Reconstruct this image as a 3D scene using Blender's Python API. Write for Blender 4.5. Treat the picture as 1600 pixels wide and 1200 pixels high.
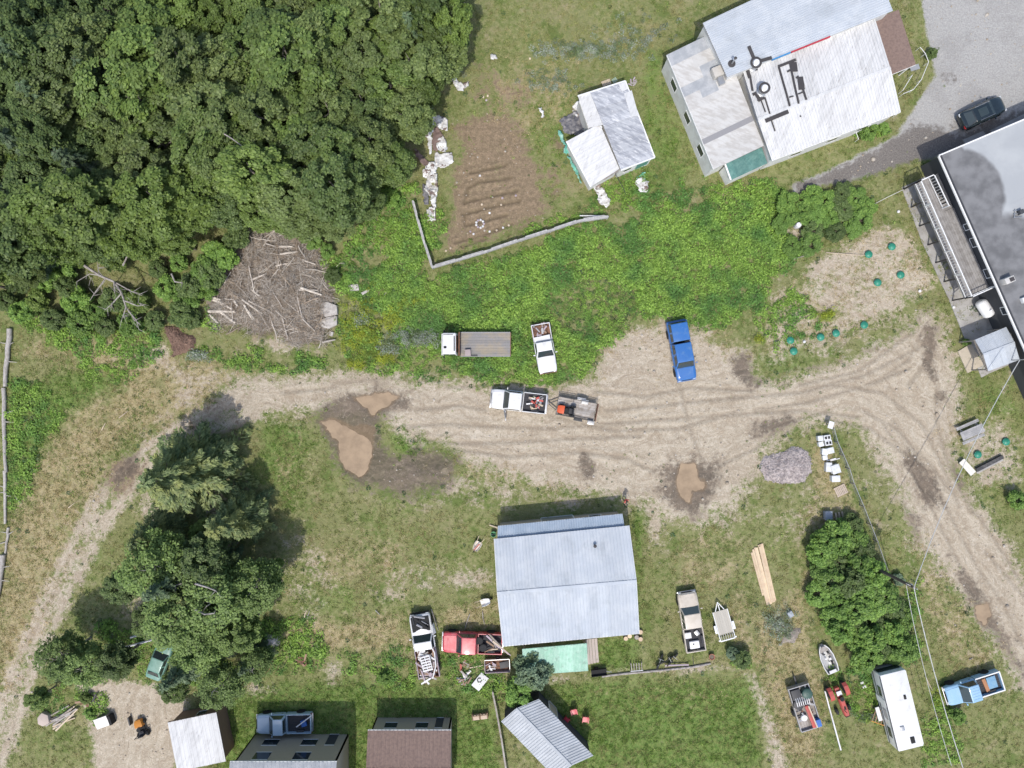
import bpy, bmesh, math, random
import numpy as np
from mathutils import Vector, Matrix

# ------------------------------------------------------------------ camera, sky, sun, exposure
scene = bpy.context.scene
C = scene.collection
for o in list(bpy.data.objects):
    bpy.data.objects.remove(o)
PXM = 16.0      # photograph pixels per metre on the ground
CAM_H = 67.0    # flying height of the drone
cam_data = bpy.data.cameras.new('camera')
cam = bpy.data.objects.new('camera', cam_data)
C.objects.link(cam)
cam.location = (0, 0, CAM_H)
cam.rotation_euler = (0, 0, 0)
cam_data.sensor_width = 36.0
cam_data.lens = 36.0 * CAM_H / 100.0
cam_data.clip_start = 0.5
cam_data.clip_end = 2000
scene.camera = cam

SUN_EL = math.radians(61)
SHADOW = Vector((0.16, 1.0)).normalized()          # shadows fall to the top of the picture
world = bpy.data.worlds.new('World')
scene.world = world
world.use_nodes = True
wn = world.node_tree
wn.nodes.clear()
sky = wn.nodes.new('ShaderNodeTexSky')
sky.sky_type = 'NISHITA'
sky.sun_disc = False
sky.sun_elevation = SUN_EL
sky.sun_rotation = math.atan2(-SHADOW.x, -SHADOW.y)
sky.air_density = 1.0
sky.dust_density = 2.2
bg = wn.nodes.new('ShaderNodeBackground')
bg.inputs['Strength'].default_value = 0.15
wo = wn.nodes.new('ShaderNodeOutputWorld')
wn.links.new(sky.outputs[0], bg.inputs[0])
wn.links.new(bg.outputs[0], wo.inputs[0])
sun_data = bpy.data.lights.new('sun', 'SUN')
sun_data.energy = 2.35
sun_data.angle = math.radians(0.6)
sun_data.color = (1.0, 0.96, 0.90)
sun = bpy.data.objects.new('sun', sun_data)
C.objects.link(sun)
sd = Vector((SHADOW.x * math.cos(SUN_EL), SHADOW.y * math.cos(SUN_EL), -math.sin(SUN_EL)))
sun.rotation_euler = sd.to_track_quat('-Z', 'Y').to_euler()
sun.location = (0, -40, 60)
scene.view_settings.view_transform = 'Standard'
scene.view_settings.look = 'None'
scene.view_settings.gamma = 1.0
scene.view_settings.exposure = 0.34
scene.view_settings.use_curve_mapping = False
scene.render.resolution_x = 1024
scene.render.resolution_y = 768
random.seed(7)
RNG = np.random.default_rng(11)
PI = math.pi


def P(px, py, z=0.0):
    f = (CAM_H - z) / CAM_H / PXM
    return Vector(((px - 800) * f, (600 - py) * f, z))


# ------------------------------------------------------------------ objects
def rmat(root):
    return Matrix.Translation(root.location) @ Matrix.Rotation(root.rotation_euler.z, 4, 'Z')


def tag(o, label=None, cat=None, group=None, kind=None):
    if label: o['label'] = label
    if cat: o['category'] = cat
    if group: o['group'] = group
    if kind: o['kind'] = kind
    return o


def thing(name, label, cat, loc=(0, 0, 0), rotz=0.0, group=None):
    o = bpy.data.objects.new(name, None)
    o.empty_display_size = 0.3
    C.objects.link(o)
    o.location = loc
    o.rotation_euler = (0, 0, rotz)
    return tag(o, label, cat, group)


def link(name, me, mat, parent=None):
    o = bpy.data.objects.new(name, me)
    if mat is not None and len(me.materials) == 0:
        me.materials.append(mat)
    C.objects.link(o)
    if parent is not None:
        o.parent = parent
    return o


def copy_tree(o, parent=None):
    c = o.copy()
    C.objects.link(c)
    c.parent = parent
    for ch in o.children:
        copy_tree(ch, c)
    return c


class MB:
    """collects shapes for ONE mesh"""
    def __init__(self):
        self.v = []
        self.f = []

    def add(self, vs, fs):
        b = len(self.v)
        self.v += [Vector(p) for p in vs]
        self.f += [[b + i for i in f] for f in fs]
        return self

    def box(self, c, s, rz=0.0, m=None):
        x, y, z = s[0] / 2, s[1] / 2, s[2] / 2
        vs = [Vector((a * x, b * y, d * z)) for d in (-1, 1) for a, b in ((-1, -1), (1, -1), (1, 1), (-1, 1))]
        r = m if m is not None else Matrix.Rotation(rz, 3, 'Z')
        return self.add([Vector(c) + r @ p for p in vs],
                        [(3, 2, 1, 0), (4, 5, 6, 7), (0, 1, 5, 4), (1, 2, 6, 5), (2, 3, 7, 6), (3, 0, 4, 7)])

    def beam(self, a, b, w, h, up=(0, 0, 1)):
        a, b = Vector(a), Vector(b)
        d = b - a
        L = d.length
        d.normalize()
        up = Vector(up)
        s = d.cross(up)
        if s.length < 1e-4:
            s = d.cross(Vector((1, 0, 0)))
        s.normalize()
        u = s.cross(d)
        return self.box((a + b) / 2, (L, w, h), m=Matrix((d, -s, u)).transposed())

    def tube(self, pts, rad, n=6, cap=True):
        pts = [Vector(p) for p in pts]
        if not hasattr(rad, '__len__'):
            rad = [rad] * len(pts)
        rings = []
        ref = None
        for i, p in enumerate(pts):
            d = (pts[min(i + 1, len(pts) - 1)] - pts[max(i - 1, 0)])
            if d.length < 1e-7: d = Vector((0, 0, 1))
            d.normalize()
            if ref is None:
                ref = Vector((0, 0, 1)) if abs(d.z) < 0.9 else Vector((1, 0, 0))
            s = d.cross(ref)
            if s.length < 1e-4:
                s = d.cross(Vector((0, 1, 0)))
            s.normalize()
            t = s.cross(d)
            rings.append([p + (s * math.cos(k * 2 * PI / n) + t * math.sin(k * 2 * PI / n)) * rad[i] for k in range(n)])
        vs = [q for r in rings for q in r]
        fs = []
        for i in range(len(rings) - 1):
            for k in range(n):
                k2 = (k + 1) % n
                fs.append((i * n + k2, i * n + k, (i + 1) * n + k, (i + 1) * n + k2))
        if cap:
            fs.append(tuple(range(n)))
            fs.append(tuple(reversed(range((len(rings) - 1) * n, len(rings) * n))))
        return self.add(vs, fs)

    def prism(self, poly, z0, z1):
        poly = [Vector((p[0], p[1], 0)) for p in poly]
        ar = sum(poly[i].x * poly[i - 1].y - poly[i - 1].x * poly[i].y for i in range(len(poly)))
        if ar > 0:
            poly.reverse()
        n = len(poly)
        vs = [(p.x, p.y, z0) for p in poly] + [(p.x, p.y, z1) for p in poly]
        fs = [tuple(reversed(range(n))), tuple(range(n, 2 * n))]
        fs += [(i, (i + 1) % n, n + (i + 1) % n, n + i) for i in range(n)]
        return self.add(vs, fs)

    def slab(self, a, b, c, d, t):
        a, b, c, d = Vector(a), Vector(b), Vector(c), Vector(d)
        n = (c - a).cross(d - b).normalized()
        vs = [a - n * t, b - n * t, c - n * t, d - n * t, a, b, c, d]
        return self.add(vs, [(3, 2, 1, 0), (4, 5, 6, 7), (0, 1, 5, 4), (1, 2, 6, 5), (2, 3, 7, 6), (3, 0, 4, 7)])

    def lathe(self, prof, n=16, c=(0, 0, 0), m=None):
        c = Vector(c)
        vs = []
        for r, z in prof:
            for k in range(n):
                q = Vector((r * math.cos(2 * PI * k / n), r * math.sin(2 * PI * k / n), z))
                vs.append(c + (m @ q if m is not None else q))
        fs = []
        for i in range(len(prof) - 1):
            for k in range(n):
                k2 = (k + 1) % n
                fs.append((i * n + k, i * n + k2, (i + 1) * n + k2, (i + 1) * n + k))
        fs.append(tuple(reversed(range(n))))
        fs.append(tuple(range((len(prof) - 1) * n, len(prof) * n)))
        return self.add(vs, fs)

    def loft(self, secs):
        n = len(secs[0])
        vs = [p for s in secs for p in s]
        fs = []
        for i in range(len(secs) - 1):
            for k in range(n):
                k2 = (k + 1) % n
                fs.append((i * n + k, i * n + k2, (i + 1) * n + k2, (i + 1) * n + k))
        fs.append(tuple(reversed(range(n))))
        fs.append(tuple(range((len(secs) - 1) * n, len(secs) * n)))
        return self.add(vs, fs)

    def me(self, name, smooth=False, inv=None):
        me = bpy.data.meshes.new(name)
        me.from_pydata([(inv @ p) if inv is not None else p for p in self.v], [], self.f)
        if smooth:
            me.polygons.foreach_set('use_smooth', [True] * len(me.polygons))
            me.set_sharp_from_angle(angle=math.radians(smooth if smooth > 1 else 38))
        me.update()
        return me

    def build(self, name, mat, parent=None, smooth=False, world=False, bevel=0):
        inv = None
        if world and parent is not None:
            p, chain = parent, []
            while p is not None:
                chain.append(p)
                p = p.parent
            M = Matrix.Identity(4)
            for p in reversed(chain):
                M = M @ rmat(p)
            inv = M.inverted()
        me = self.me(name, smooth, inv)
        if bevel:
            bm = bmesh.new()
            bm.from_mesh(me)
            bmesh.ops.bevel(bm, geom=list(bm.edges), offset=bevel, segments=2, affect='EDGES', profile=0.6)
            bm.to_mesh(me)
            bm.free()
            me.polygons.foreach_set('use_smooth', [True] * len(me.polygons))
            me.set_sharp_from_angle(angle=math.radians(50))
        return link(name, me, mat, parent)

    def single(self, name, mat, label, cat, group=None, smooth=False, bevel=0):
        """a thing that is one mesh: origin at its base centre, shapes given in world coordinates"""
        lo = Vector((min(p.x for p in self.v), min(p.y for p in self.v), min(p.z for p in self.v)))
        hi = Vector((max(p.x for p in self.v), max(p.y for p in self.v), 0))
        c = Vector(((lo.x + hi.x) / 2, (lo.y + hi.y) / 2, lo.z))
        self.v = [p - c for p in self.v]
        o = self.build(name, mat, None, smooth, False, bevel)
        o.location = c
        return tag(o, label, cat, group)


# ------------------------------------------------------------------ materials
def N(nt, typ, ins=None, **props):
    n = nt.nodes.new(typ)
    for k, v in props.items():
        setattr(n, k, v)
    for k, v in (ins or {}).items():
        s = n.inputs[k]
        if isinstance(v, bpy.types.NodeSocket):
            nt.links.new(v, s)
        else:
            if s.type == 'RGBA' and len(v) == 3:
                v = (*v, 1)
            s.default_value = v
    return n


def mixc(nt, f, a, b, mode='MIX'):
    n = nt.nodes.new('ShaderNodeMix')
    n.data_type = 'RGBA'
    n.blend_type = mode
    for i, v in ((0, f), (6, a), (7, b)):
        if isinstance(v, bpy.types.NodeSocket):
            nt.links.new(v, n.inputs[i])
        else:
            n.inputs[i].default_value = v if i == 0 else (*v, 1)
    return n.outputs[2]


def mth(nt, op, a, b=0.0, clamp=False):
    n = N(nt, 'ShaderNodeMath', {0: a, 1: b}, operation=op, use_clamp=clamp)
    return n.outputs[0]


def sstep(nt, v, lo, hi):
    return N(nt, 'ShaderNodeMapRange', {'Value': v, 'From Min': lo, 'From Max': hi}, interpolation_type='SMOOTHSTEP').outputs[0]


def nz(nt, vec, scale, detail=3, rough=0.55, col=False):
    n = N(nt, 'ShaderNodeTexNoise', {'Vector': vec, 'Scale': scale, 'Detail': detail, 'Roughness': rough})
    return n.outputs['Color' if col else 'Fac']


def newmat(name):
    m = bpy.data.materials.new(name)
    m.use_nodes = True
    nt = m.node_tree
    nt.nodes.clear()
    out = nt.nodes.new('ShaderNodeOutputMaterial')
    b = nt.nodes.new('ShaderNodeBsdfPrincipled')
    nt.links.new(b.outputs[0], out.inputs[0])
    return m, nt, b


MATS = {}


def M(name, col, rough=0.7, col2=None, scale=2.0, lo=0.4, hi=0.65, var=0.12, vscale=9.0, orand=0.0,
      bump=0.0, bscale=40.0, metal=0.0, coat=0.0, spec=0.5, stretch=None, rotz=0.0, col3=None, scale3=6.0, lo3=0.55, hi3=0.7):
    """painted / weathered solid: base colour, patches of a second colour, fine grain, optional spread between copies"""
    if name in MATS:
        return MATS[name]
    m, nt, b = newmat(name)
    vec = nt.nodes.new('ShaderNodeNewGeometry').outputs['Position']
    if stretch:
        vec = N(nt, 'ShaderNodeMapping', {'Vector': vec, 'Rotation': (0, 0, rotz)}).outputs[0]
        svec = N(nt, 'ShaderNodeMapping', {'Vector': vec, 'Scale': stretch}).outputs[0]
    else:
        svec = vec
    c = N(nt, 'ShaderNodeRGB').outputs[0]
    c.default_value = (*col, 1)
    if col2:
        c = mixc(nt, sstep(nt, nz(nt, svec, scale, 5, 0.6), lo, hi), c, col2)
    if col3:
        c = mixc(nt, sstep(nt, nz(nt, svec, scale3, 4, 0.65), lo3, hi3), c, col3)
    f = nz(nt, svec, vscale, 4, 0.65)
    f = mth(nt, 'MULTIPLY_ADD', f, var * 2.6)
    f.node.inputs[2].default_value = 1 - var * 1.3
    if orand:
        r = nt.nodes.new('ShaderNodeObjectInfo').outputs['Random']
        r2 = mth(nt, 'MULTIPLY_ADD', r, orand * 2)
        r2.node.inputs[2].default_value = 1 - orand
        f = mth(nt, 'MULTIPLY', f, r2)
    vm = N(nt, 'ShaderNodeVectorMath', {0: c, 'Scale': f}, operation='SCALE').outputs[0]
    nt.links.new(vm, b.inputs['Base Color'])
    b.inputs['Roughness'].default_value = rough
    b.inputs['Metallic'].default_value = metal
    b.inputs['Specular IOR Level'].default_value = spec
    if coat:
        b.inputs['Coat Weight'].default_value = coat
        b.inputs['Coat Roughness'].default_value = 0.08
    if bump:
        bp = N(nt, 'ShaderNodeBump', {'Height': nz(nt, svec, bscale, 4, 0.6), 'Strength': bump, 'Distance': 0.03})
        nt.links.new(bp.outputs[0], b.inputs['Normal'])
    MATS[name] = m
    return m


def leafmat(name, c1, c2, c3=None, trans=0.35, wscale=0.35, orand=0.22, rough=0.55, spec=0.35):
    """leaf clumps: colour spread leaf by leaf, plant by plant and slowly over the ground"""
    m, nt, b = newmat(name)
    geo = nt.nodes.new('ShaderNodeNewGeometry')
    rnd = geo.outputs['Random Per Island']
    c = mixc(nt, rnd, c1, c2)
    if c3:
        c = mixc(nt, sstep(nt, nz(nt, geo.outputs['Position'], wscale, 3), 0.42, 0.66), c, c3)
    r = nt.nodes.new('ShaderNodeObjectInfo').outputs['Random']
    k = mth(nt, 'MULTIPLY_ADD', r, orand * 2)
    k.node.inputs[2].default_value = 1 - orand
    k2 = mth(nt, 'MULTIPLY_ADD', rnd, 0.5)
    k2.node.inputs[2].default_value = 0.75
    k = mth(nt, 'MULTIPLY', k, k2)
    col = N(nt, 'ShaderNodeVectorMath', {0: c, 'Scale': k}, operation='SCALE').outputs[0]
    nt.links.new(col, b.inputs['Base Color'])
    b.inputs['Roughness'].default_value = rough
    b.inputs['Specular IOR Level'].default_value = spec
    tr = N(nt, 'ShaderNodeBsdfTranslucent', {'Color': col})
    mx = N(nt, 'ShaderNodeMixShader', {0: trans, 1: b.outputs[0], 2: tr.outputs[0]})
    out = [n for n in nt.nodes if n.type == 'OUTPUT_MATERIAL'][0]
    nt.links.new(mx.outputs[0], out.inputs[0])
    return m


# ------------------------------------------------------------------ noise and distance fields in numpy
def vnoise(x, y, seed=0):
    r = np.random.default_rng(seed).random((256, 256))
    xi = np.floor(x).astype(int)
    yi = np.floor(y).astype(int)
    fx = x - xi
    fy = y - yi
    fx = fx * fx * (3 - 2 * fx)
    fy = fy * fy * (3 - 2 * fy)
    a = r[xi % 256, yi % 256]
    b = r[(xi + 1) % 256, yi % 256]
    c = r[xi % 256, (yi + 1) % 256]
    d = r[(xi + 1) % 256, (yi + 1) % 256]
    return (a * (1 - fx) + b * fx) * (1 - fy) + (c * (1 - fx) + d * fx) * fy


def fbm(x, y, scale, oct=4, seed=0):
    s = 0
    a = 0.5
    t = 0
    for i in range(oct):
        s = s + a * vnoise(x * scale * 2 ** i + 17.3 * i, y * scale * 2 ** i + 5.1 * i, seed + i)
        t += a
        a *= 0.5
    return s / t


def seg_dist(x, y, a, b):
    dx, dy = b[0] - a[0], b[1] - a[1]
    L2 = dx * dx + dy * dy + 1e-12
    t = np.clip(((x - a[0]) * dx + (y - a[1]) * dy) / L2, 0, 1)
    return np.hypot(x - a[0] - t * dx, y - a[1] - t * dy), t


def poly_sd(x, y, poly):
    """signed distance in metres to a polygon given in photograph pixels, positive inside"""
    q = [((p[0] - 800) / PXM, (600 - p[1]) / PXM) for p in poly]
    d = np.full(x.shape, 1e9)
    ins = np.zeros(x.shape, bool)
    for i in range(len(q)):
        a, b = q[i - 1], q[i]
        dd, _ = seg_dist(x, y, a, b)
        d = np.minimum(d, dd)
        if a[1] != b[1]:
            cr = ((a[1] > y) != (b[1] > y)) & (x < (b[0] - a[0]) * (y - a[1]) / (b[1] - a[1]) + a[0])
            ins ^= cr
    return np.where(ins, d, -d)


def line_d(x, y, pts):
    q = [((p[0] - 800) / PXM, (600 - p[1]) / PXM) for p in pts]
    d = np.full(x.shape, 1e9)
    for a, b in zip(q, q[1:]):
        d = np.minimum(d, seg_dist(x, y, a, b)[0])
    return d


def ell_sd(x, y, px, py, rx, ry, rot=0.0):
    cx, cy = (px - 800) / PXM, (600 - py) / PXM
    ca, sa = math.cos(rot), math.sin(rot)
    u = ((x - cx) * ca + (y - cy) * sa) / (rx / PXM)
    v = (-(x - cx) * sa + (y - cy) * ca) / (ry / PXM)
    return (1 - np.hypot(u, v)) * min(rx, ry) / PXM

# ------------------------------------------------------------------ zones of the ground, in photograph pixels
LOOP = [(420,620),(330,655),(255,698),(195,750),(145,820),(98,910),(55,1005),(15,1110),(-20,1210)]


def offline(pts, d):
    out = []
    for i, p in enumerate(pts):
        a, c = pts[max(i - 1, 0)], pts[min(i + 1, len(pts) - 1)]
        tx, ty = c[0] - a[0], c[1] - a[1]
        L = math.hypot(tx, ty)
        out.append((p[0] - ty / L * d, p[1] + tx / L * d))
    return out


ZONES = {
 'dirt': [
  ('p', [(330,602),(420,588),(560,580),(650,592),(760,600),(870,606),(925,592),(940,548),(985,516),(1045,498),(1100,512),(1130,545),(1165,548),(1190,595),(1290,575),(1400,525),(1440,490),(1470,495),(1488,560),(1500,600),(1500,640),(1490,690),(1505,760),(1570,840),(1600,900),(1650,960),(1650,1200),(1620,1120),(1580,1050),(1520,955),(1440,860),(1410,790),(1365,700),(1320,660),(1260,662),(1200,700),(1185,745),(1140,795),(1090,822),(1040,812),(1000,785),(900,768),(800,748),(740,725),(690,692),(640,692),(600,652),(520,642),(450,650),(400,652),(335,655)], 1.0, 2.3),
  ('l', LOOP, 1.7, 0.58), ('l', offline(LOOP, 15), 0.6, 0.98), ('l', offline(LOOP, -15), 0.6, 0.98),
  ('p', [(120,1070),(170,1062),(290,1075),(295,1128),(270,1210),(150,1210),(140,1130)], 1.0, 1.0),
  ('p', [(1245,425),(1290,388),(1380,348),(1410,342),(1450,402),(1472,440),(1440,478),(1340,520),(1290,500),(1250,455)], 0.62, 1.2),
  ('p', [(1495,660),(1570,650),(1600,690),(1600,760),(1540,770),(1500,740)], 0.58, 1.2),
  ('e', (640,905,90,40,0.2), 0.42, 1.5), ('e', (730,905,60,24,0.1), 0.55, 1.2), ('e', (1250,800,70,50,0.3), 0.40, 1.5),
  ('p', [(180,525),(320,560),(420,580),(420,600),(330,640),(230,690),(130,830),(60,980),(40,960),(110,800),(190,690),(260,610),(170,560)], 0.52, 2.0), ('e', (230,560,60,18,-.2), .6, 1.2),
  ('e', (340,770,40,60,0), 0.6, 1.5), ('e', (240,790,40,60,0.4), 0.5, 1.5), ('e', (215,930,50,40,0.4), 0.5, 1.5),
  ('p', [(980,760),(1060,800),(1050,850),(1020,900),(1000,840)], 0.5, 1.5),
  ('p', [(620,690),(780,735),(1000,780),(1180,750),(1215,800),(1150,840),(1000,815),(780,800),(640,790),(560,780)], 0.50, 2.2), ('p', [(1175,480),(1240,420),(1300,470),(1440,478),(1440,500),(1320,560),(1190,595)], 0.52, 2.0), ('p', [(1320,660),(1400,780),(1450,880),(1520,980),(1560,1060),(1500,1020),(1420,880),(1340,760)], 0.48, 2.0), ('e', (480,900,60,90,0.2), 0.42, 2.0),
  ('p', [(500,1030),(540,1020),(530,1080),(505,1070)], 0.55, 1.0), ('e', (1090,1045,90,10,0.05), 0.55, 0.6),
  ('e', (880,1060,120,9,0.12), 0.55, 0.6), ('p', [(1165,1045),(1185,1045),(1215,1130),(1240,1210),(1200,1210)], 0.6, 0.8),
  ('e', (400,1075,40,14,0), 0.6, 0.8), ('e', (245,550,25,14,0), 0.75, 0.8), ('e', (1570,620,14,40,0), 0.45, 1),
  ('e', (1240,365,22,12,0), 0.7, 0.8), ('e', (1345,250,14,8,0), 0.5, 0.6), ('e', (440,540,60,18,0), 0.55, 0.9), ('e', (425,440,95,85,0), 0.6, 1.2)],
 'dry': [
  ('p', [(20,545),(180,525),(400,570),(330,640),(200,700),(140,790),(60,1000),(0,1110),(-20,900),(20,800),(60,705),(100,655),(190,600),(110,570)], 0.95, 2.0),
  ('p', [(440,975),(530,960),(640,955),(645,1000),(600,1020),(520,1020),(440,1010)], 0.9, 1.5),
  ('p', [(690,945),(780,935),(790,985),(690,985)], 0.85, 1.2),
  ('p', [(1180,960),(1230,930),(1275,850),(1250,800),(1280,770),(1320,800),(1300,850),(1260,930),(1270,1000),(1290,1100),(1280,1210),(1230,1210),(1210,1130),(1170,1020)], 0.9, 1.5),
  ('p', [(1265,690),(1300,690),(1330,760),(1340,800),(1290,800),(1270,760)], 0.9, 1.0),
  ('p', [(1120,940),(1170,930),(1180,1010),(1150,1010)], 0.75, 1.5),
  ('p', [(1240,425),(1290,385),(1380,345),(1410,340),(1450,402),(1475,440),(1440,478),(1340,525),(1200,560),(1180,500)], 0.62, 1.5),
  ('p', [(900,540),(1000,505),(1150,490),(1180,560),(1100,600),(930,600)], 0.6, 1.5),
  ('p', [(740,100),(880,90),(930,140),(850,230),(760,200)], 0.6, 2.0), ('e', (460,740,40,60,0), 0.55, 1.5),
  ('p', [(1400,800),(1500,900),(1560,1000),(1600,1120),(1480,1050),(1430,950)], 0.6, 2.0), ('e', (560,880,110,60,0), 0.55, 2.0),
  ('e', (820,740,140,30,-0.1), 0.62, 1.5), ('e', (1110,880,70,60,0), 0.55, 2), ('e', (1500,660,80,20,0.4), 0.6, 1.5), ('e', (1060,1085,120,22,0), 0.5, 2)],
 'soil': [
  ('p', [(700,300),(716,240),(706,190),(745,176),(800,168),(835,235),(852,300),(872,326),(800,368),(700,398),(688,380),(703,335)], 0.86, 1.2),
  ('e', (800,150,60,40,0.3), 0.52, 1.5), ('e', (855,285,55,45,0), 0.55, 1.8), ('e', (760,130,40,40,0), .5, 1.5), ('e', (425,450,90,75,0), 0.7, 1.5), ('e', (875,225,22,18,0), 0.7, 0.8),
  ('p', [(1170,990),(1200,980),(1240,1100),(1215,1128)], 0.45, 1.0), ('e', (190,745,30,40,-0.7), 0.72, 0.9), ('e', (340,660,60,50,0), 0.45, 1.2)],
 'lush': [
  ('p', [(330,1085),(420,1065),(560,1060),(770,1075),(790,1210),(340,1210)], 0.95, 1.5),
  ('p', [(985,785),(1008,800),(1012,860),(1000,1000),(1000,1050),(915,1050),(925,1000),(990,985),(984,850)], 0.72, 0.8),
  ('p', [(10,590),(100,585),(190,560),(200,590),(120,650),(70,710),(50,780),(10,830)], 0.85, 1.5),
  ('p', [(410,660),(470,655),(490,700),(480,780),(440,800),(400,740)], 0.8, 1.5),
  ('e', (640,690,34,26,0), 0.9, 0.7), ('e', (520,930,70,40,0), 0.6, 1.5), ('p', [(860,1060),(1190,1060),(1200,1210),(860,1210)], 0.85, 1.5),
  ('e', (185,690,16,70,-0.7), 0.7, 0.8), ('p', [(1180,560),(1300,500),(1260,590),(1190,600)], 0.6, 1.2),
  ('p', [(1040,70),(1090,270),(1000,330),(990,200),(1000,70)], 0.65, 1.5), ('p', [(1210,290),(1420,215),(1430,250),(1300,290)], 0.5, 1.2),
  ('p', [(1500,600),(1590,590),(1600,660),(1530,650)], 0.6, 1.0), ('e', (880,200,60,60,0), 0.6, 1.5), ('e', (150,860,14,60,-0.45), 0.6, .8)],
 'mud': [
  ('p', [(478,655),(520,615),(590,600),(655,615),(640,640),(602,655),(600,690),(622,702),(680,695),(722,710),(722,740),(690,772),(620,782),(560,762),(520,735),(508,690)], 0.86, 1.44),
  ('p', [(1022,732),(1060,714),(1130,714),(1125,760),(1100,802),(1080,817),(1050,790),(1005,766),(1030,750)], 0.88, 1.44),
  ('p', [(1130,560),(1165,548),(1182,580),(1200,602),(1170,612),(1150,596)], 0.8, 0.96), ('p', [(1437,505),(1472,498),(1467,550),(1462,597),(1440,592)], 0.82, 1.12),
  ('e', (917,731,18,22,0), 0.9, 0.80), ('p', [(1172,655),(1230,643),(1257,660),(1220,682),(1168,692)], 0.8, 1.12),
  ('p', [(1404,692),(1430,705),(1472,758),(1480,792),(1440,805),(1420,760)], 0.8, 1.12), ('e', (1472,620,12,11,0), 0.85, 0.64),
  ('p', [(1480,715),(1490,718),(1512,760),(1500,770),(1486,740)], 0.85, 0.64), ('p', [(1480,865),(1530,910),(1562,960),(1605,1040),(1605,1075),(1560,1012),(1518,955)], 0.85, 1.28),
  ('p', [(168,745),(200,700),(228,698),(216,742),(180,778)], 0.72, 0.96), ('e', (1148,620,9,6,0), 0.8, 0.48), ('e', (1056,676,4,8,0), 0.8, 0.48), ('e', (590,905,1,1,0), 0.1, 1),
  ('p', [(1400,770),(1440,800),(1450,860),(1420,840)], 0.6, 1.0), ('e', (1500,1085,30,40,0), 0.45, 1.0), ('l', [(1200,588),(1290,570),(1370,545),(1440,495),(1470,455)], 0.25, 0.75),
  ('e', (420,628,20,12,0), 0.55, 1.28)],
 'asph': [
  ('p', [(1450,60),(1440,0),(1450,-60),(1750,-60),(1750,160),(1600,192),(1480,242),(1420,250),(1330,282),(1290,288),(1240,302),(1236,290),(1300,264),(1400,212),(1430,165),(1462,118)], 1.0, 0.7)],
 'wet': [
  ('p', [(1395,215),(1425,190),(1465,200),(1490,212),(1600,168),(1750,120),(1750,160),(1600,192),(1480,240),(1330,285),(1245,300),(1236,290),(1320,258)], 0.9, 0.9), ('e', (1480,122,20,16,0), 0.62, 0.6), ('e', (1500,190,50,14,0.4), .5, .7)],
}
# standing water: outline in pixels, the ground is scooped out below it
PUDDLES = [
  [(503,660),(520,655),(545,666),(583,668),(581,690),(577,735),(562,745),(545,736),(533,720),(527,690),(515,676)],
  [(550,620),(575,617),(600,612),(621,620),(611,632),(582,648),(572,636)],
  [(1065,724),(1085,724),(1090,745),(1103,755),(1096,769),(1081,766),(1078,786),(1062,776),(1060,750)],
  [(1524,948),(1545,945),(1549,963),(1537,976),(1526,966)],
]
TRACKS = [
  [(640,640),(720,632),(760,640)], [(860,650),(960,672),(1060,668),(1160,640)], [(930,610),(1010,618),(1080,604),(1180,610)], [(1180,640),(1260,628),(1350,602),(1420,575)], [(1300,600),(1380,612),(1440,660),(1470,720),(1500,790)], [(1250,600),(1340,580),(1430,515)],
  [(700,700),(800,712),(900,705),(980,715),(1020,735)], [(520,600),(600,592),(700,594)], [(440,612),(520,606)], [(1180,680),(1240,655),(1300,640)], [(1540,860),(1600,930)], [(1350,640),(1400,668),(1450,720),(1490,770)],
  [(1063,600),(1069,630),(1078,665),(1092,710),(1100,740)], [(1215,672),(1180,700),(1130,722),(1100,760),(1080,800)],
  [(1380,660),(1410,705),(1445,770),(1475,830),(1500,880),(1540,940)], [(1396,655),(1428,700),(1466,765),(1497,825),(1525,880),(1570,950),(1600,1010)],
  [(640,665),(700,661),(760,665),(860,668),(960,660),(1100,650),(1250,640),(1340,650)], [(640,685),(720,692),(800,690),(900,684),(1000,680)],
  [(700,604),(860,596)], [(950,640),(1100,625),(1250,612),(1350,585),(1440,540)], [(1300,655),(1360,668),(1410,705)],
  [(1466,600),(1462,650),(1480,720),(1520,800)], [(480,650),(530,625),(600,600)], [(560,650),(590,630),(640,612)], [(1090,815),(1115,770),(1125,725)],
  [(1380,590),(1420,560),(1440,520)], [(1420,600),(1450,560)], [(1500,760),(1560,850),(1610,930)]]
ROADLINE = [(-60,1300),(-20,1210),(15,1110),(55,1005),(98,910),(145,820),(195,750),(255,698),(330,655),(420,622),(560,630),(760,650),(1000,650),(1250,620),(1360,640),(1440,730),(1520,850),(1590,960),(1660,1100),(1700,1250)]
FURROWS = [[(733,292),(748,284),(798,278)], [(724,316),(760,308),(808,298)], [(722,335),(770,322),(812,314)], [(728,352),(790,336)], [(712,378),(740,372),(800,350)], [(731,292),(726,318)], [(726,338),(727,352)],
           [(735,270),(790,258)], [(720,385),(760,372)]]


def zone(x, y, name):
    m = np.zeros(x.shape)
    for z in ZONES[name]:
        k, g = z[0], z[1]
        if k == 'p':
            sd_, w, s = poly_sd(x, y, g), z[2], z[3]
        elif k == 'l':
            sd_, w, s = z[2] - line_d(x, y, g), z[3], 1.2
        else:
            sd_, w, s = ell_sd(x, y, *g), z[2], z[3]
        m = np.maximum(m, w * np.clip(0.5 + sd_ / (2 * s), 0, 1))
    return m


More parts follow.
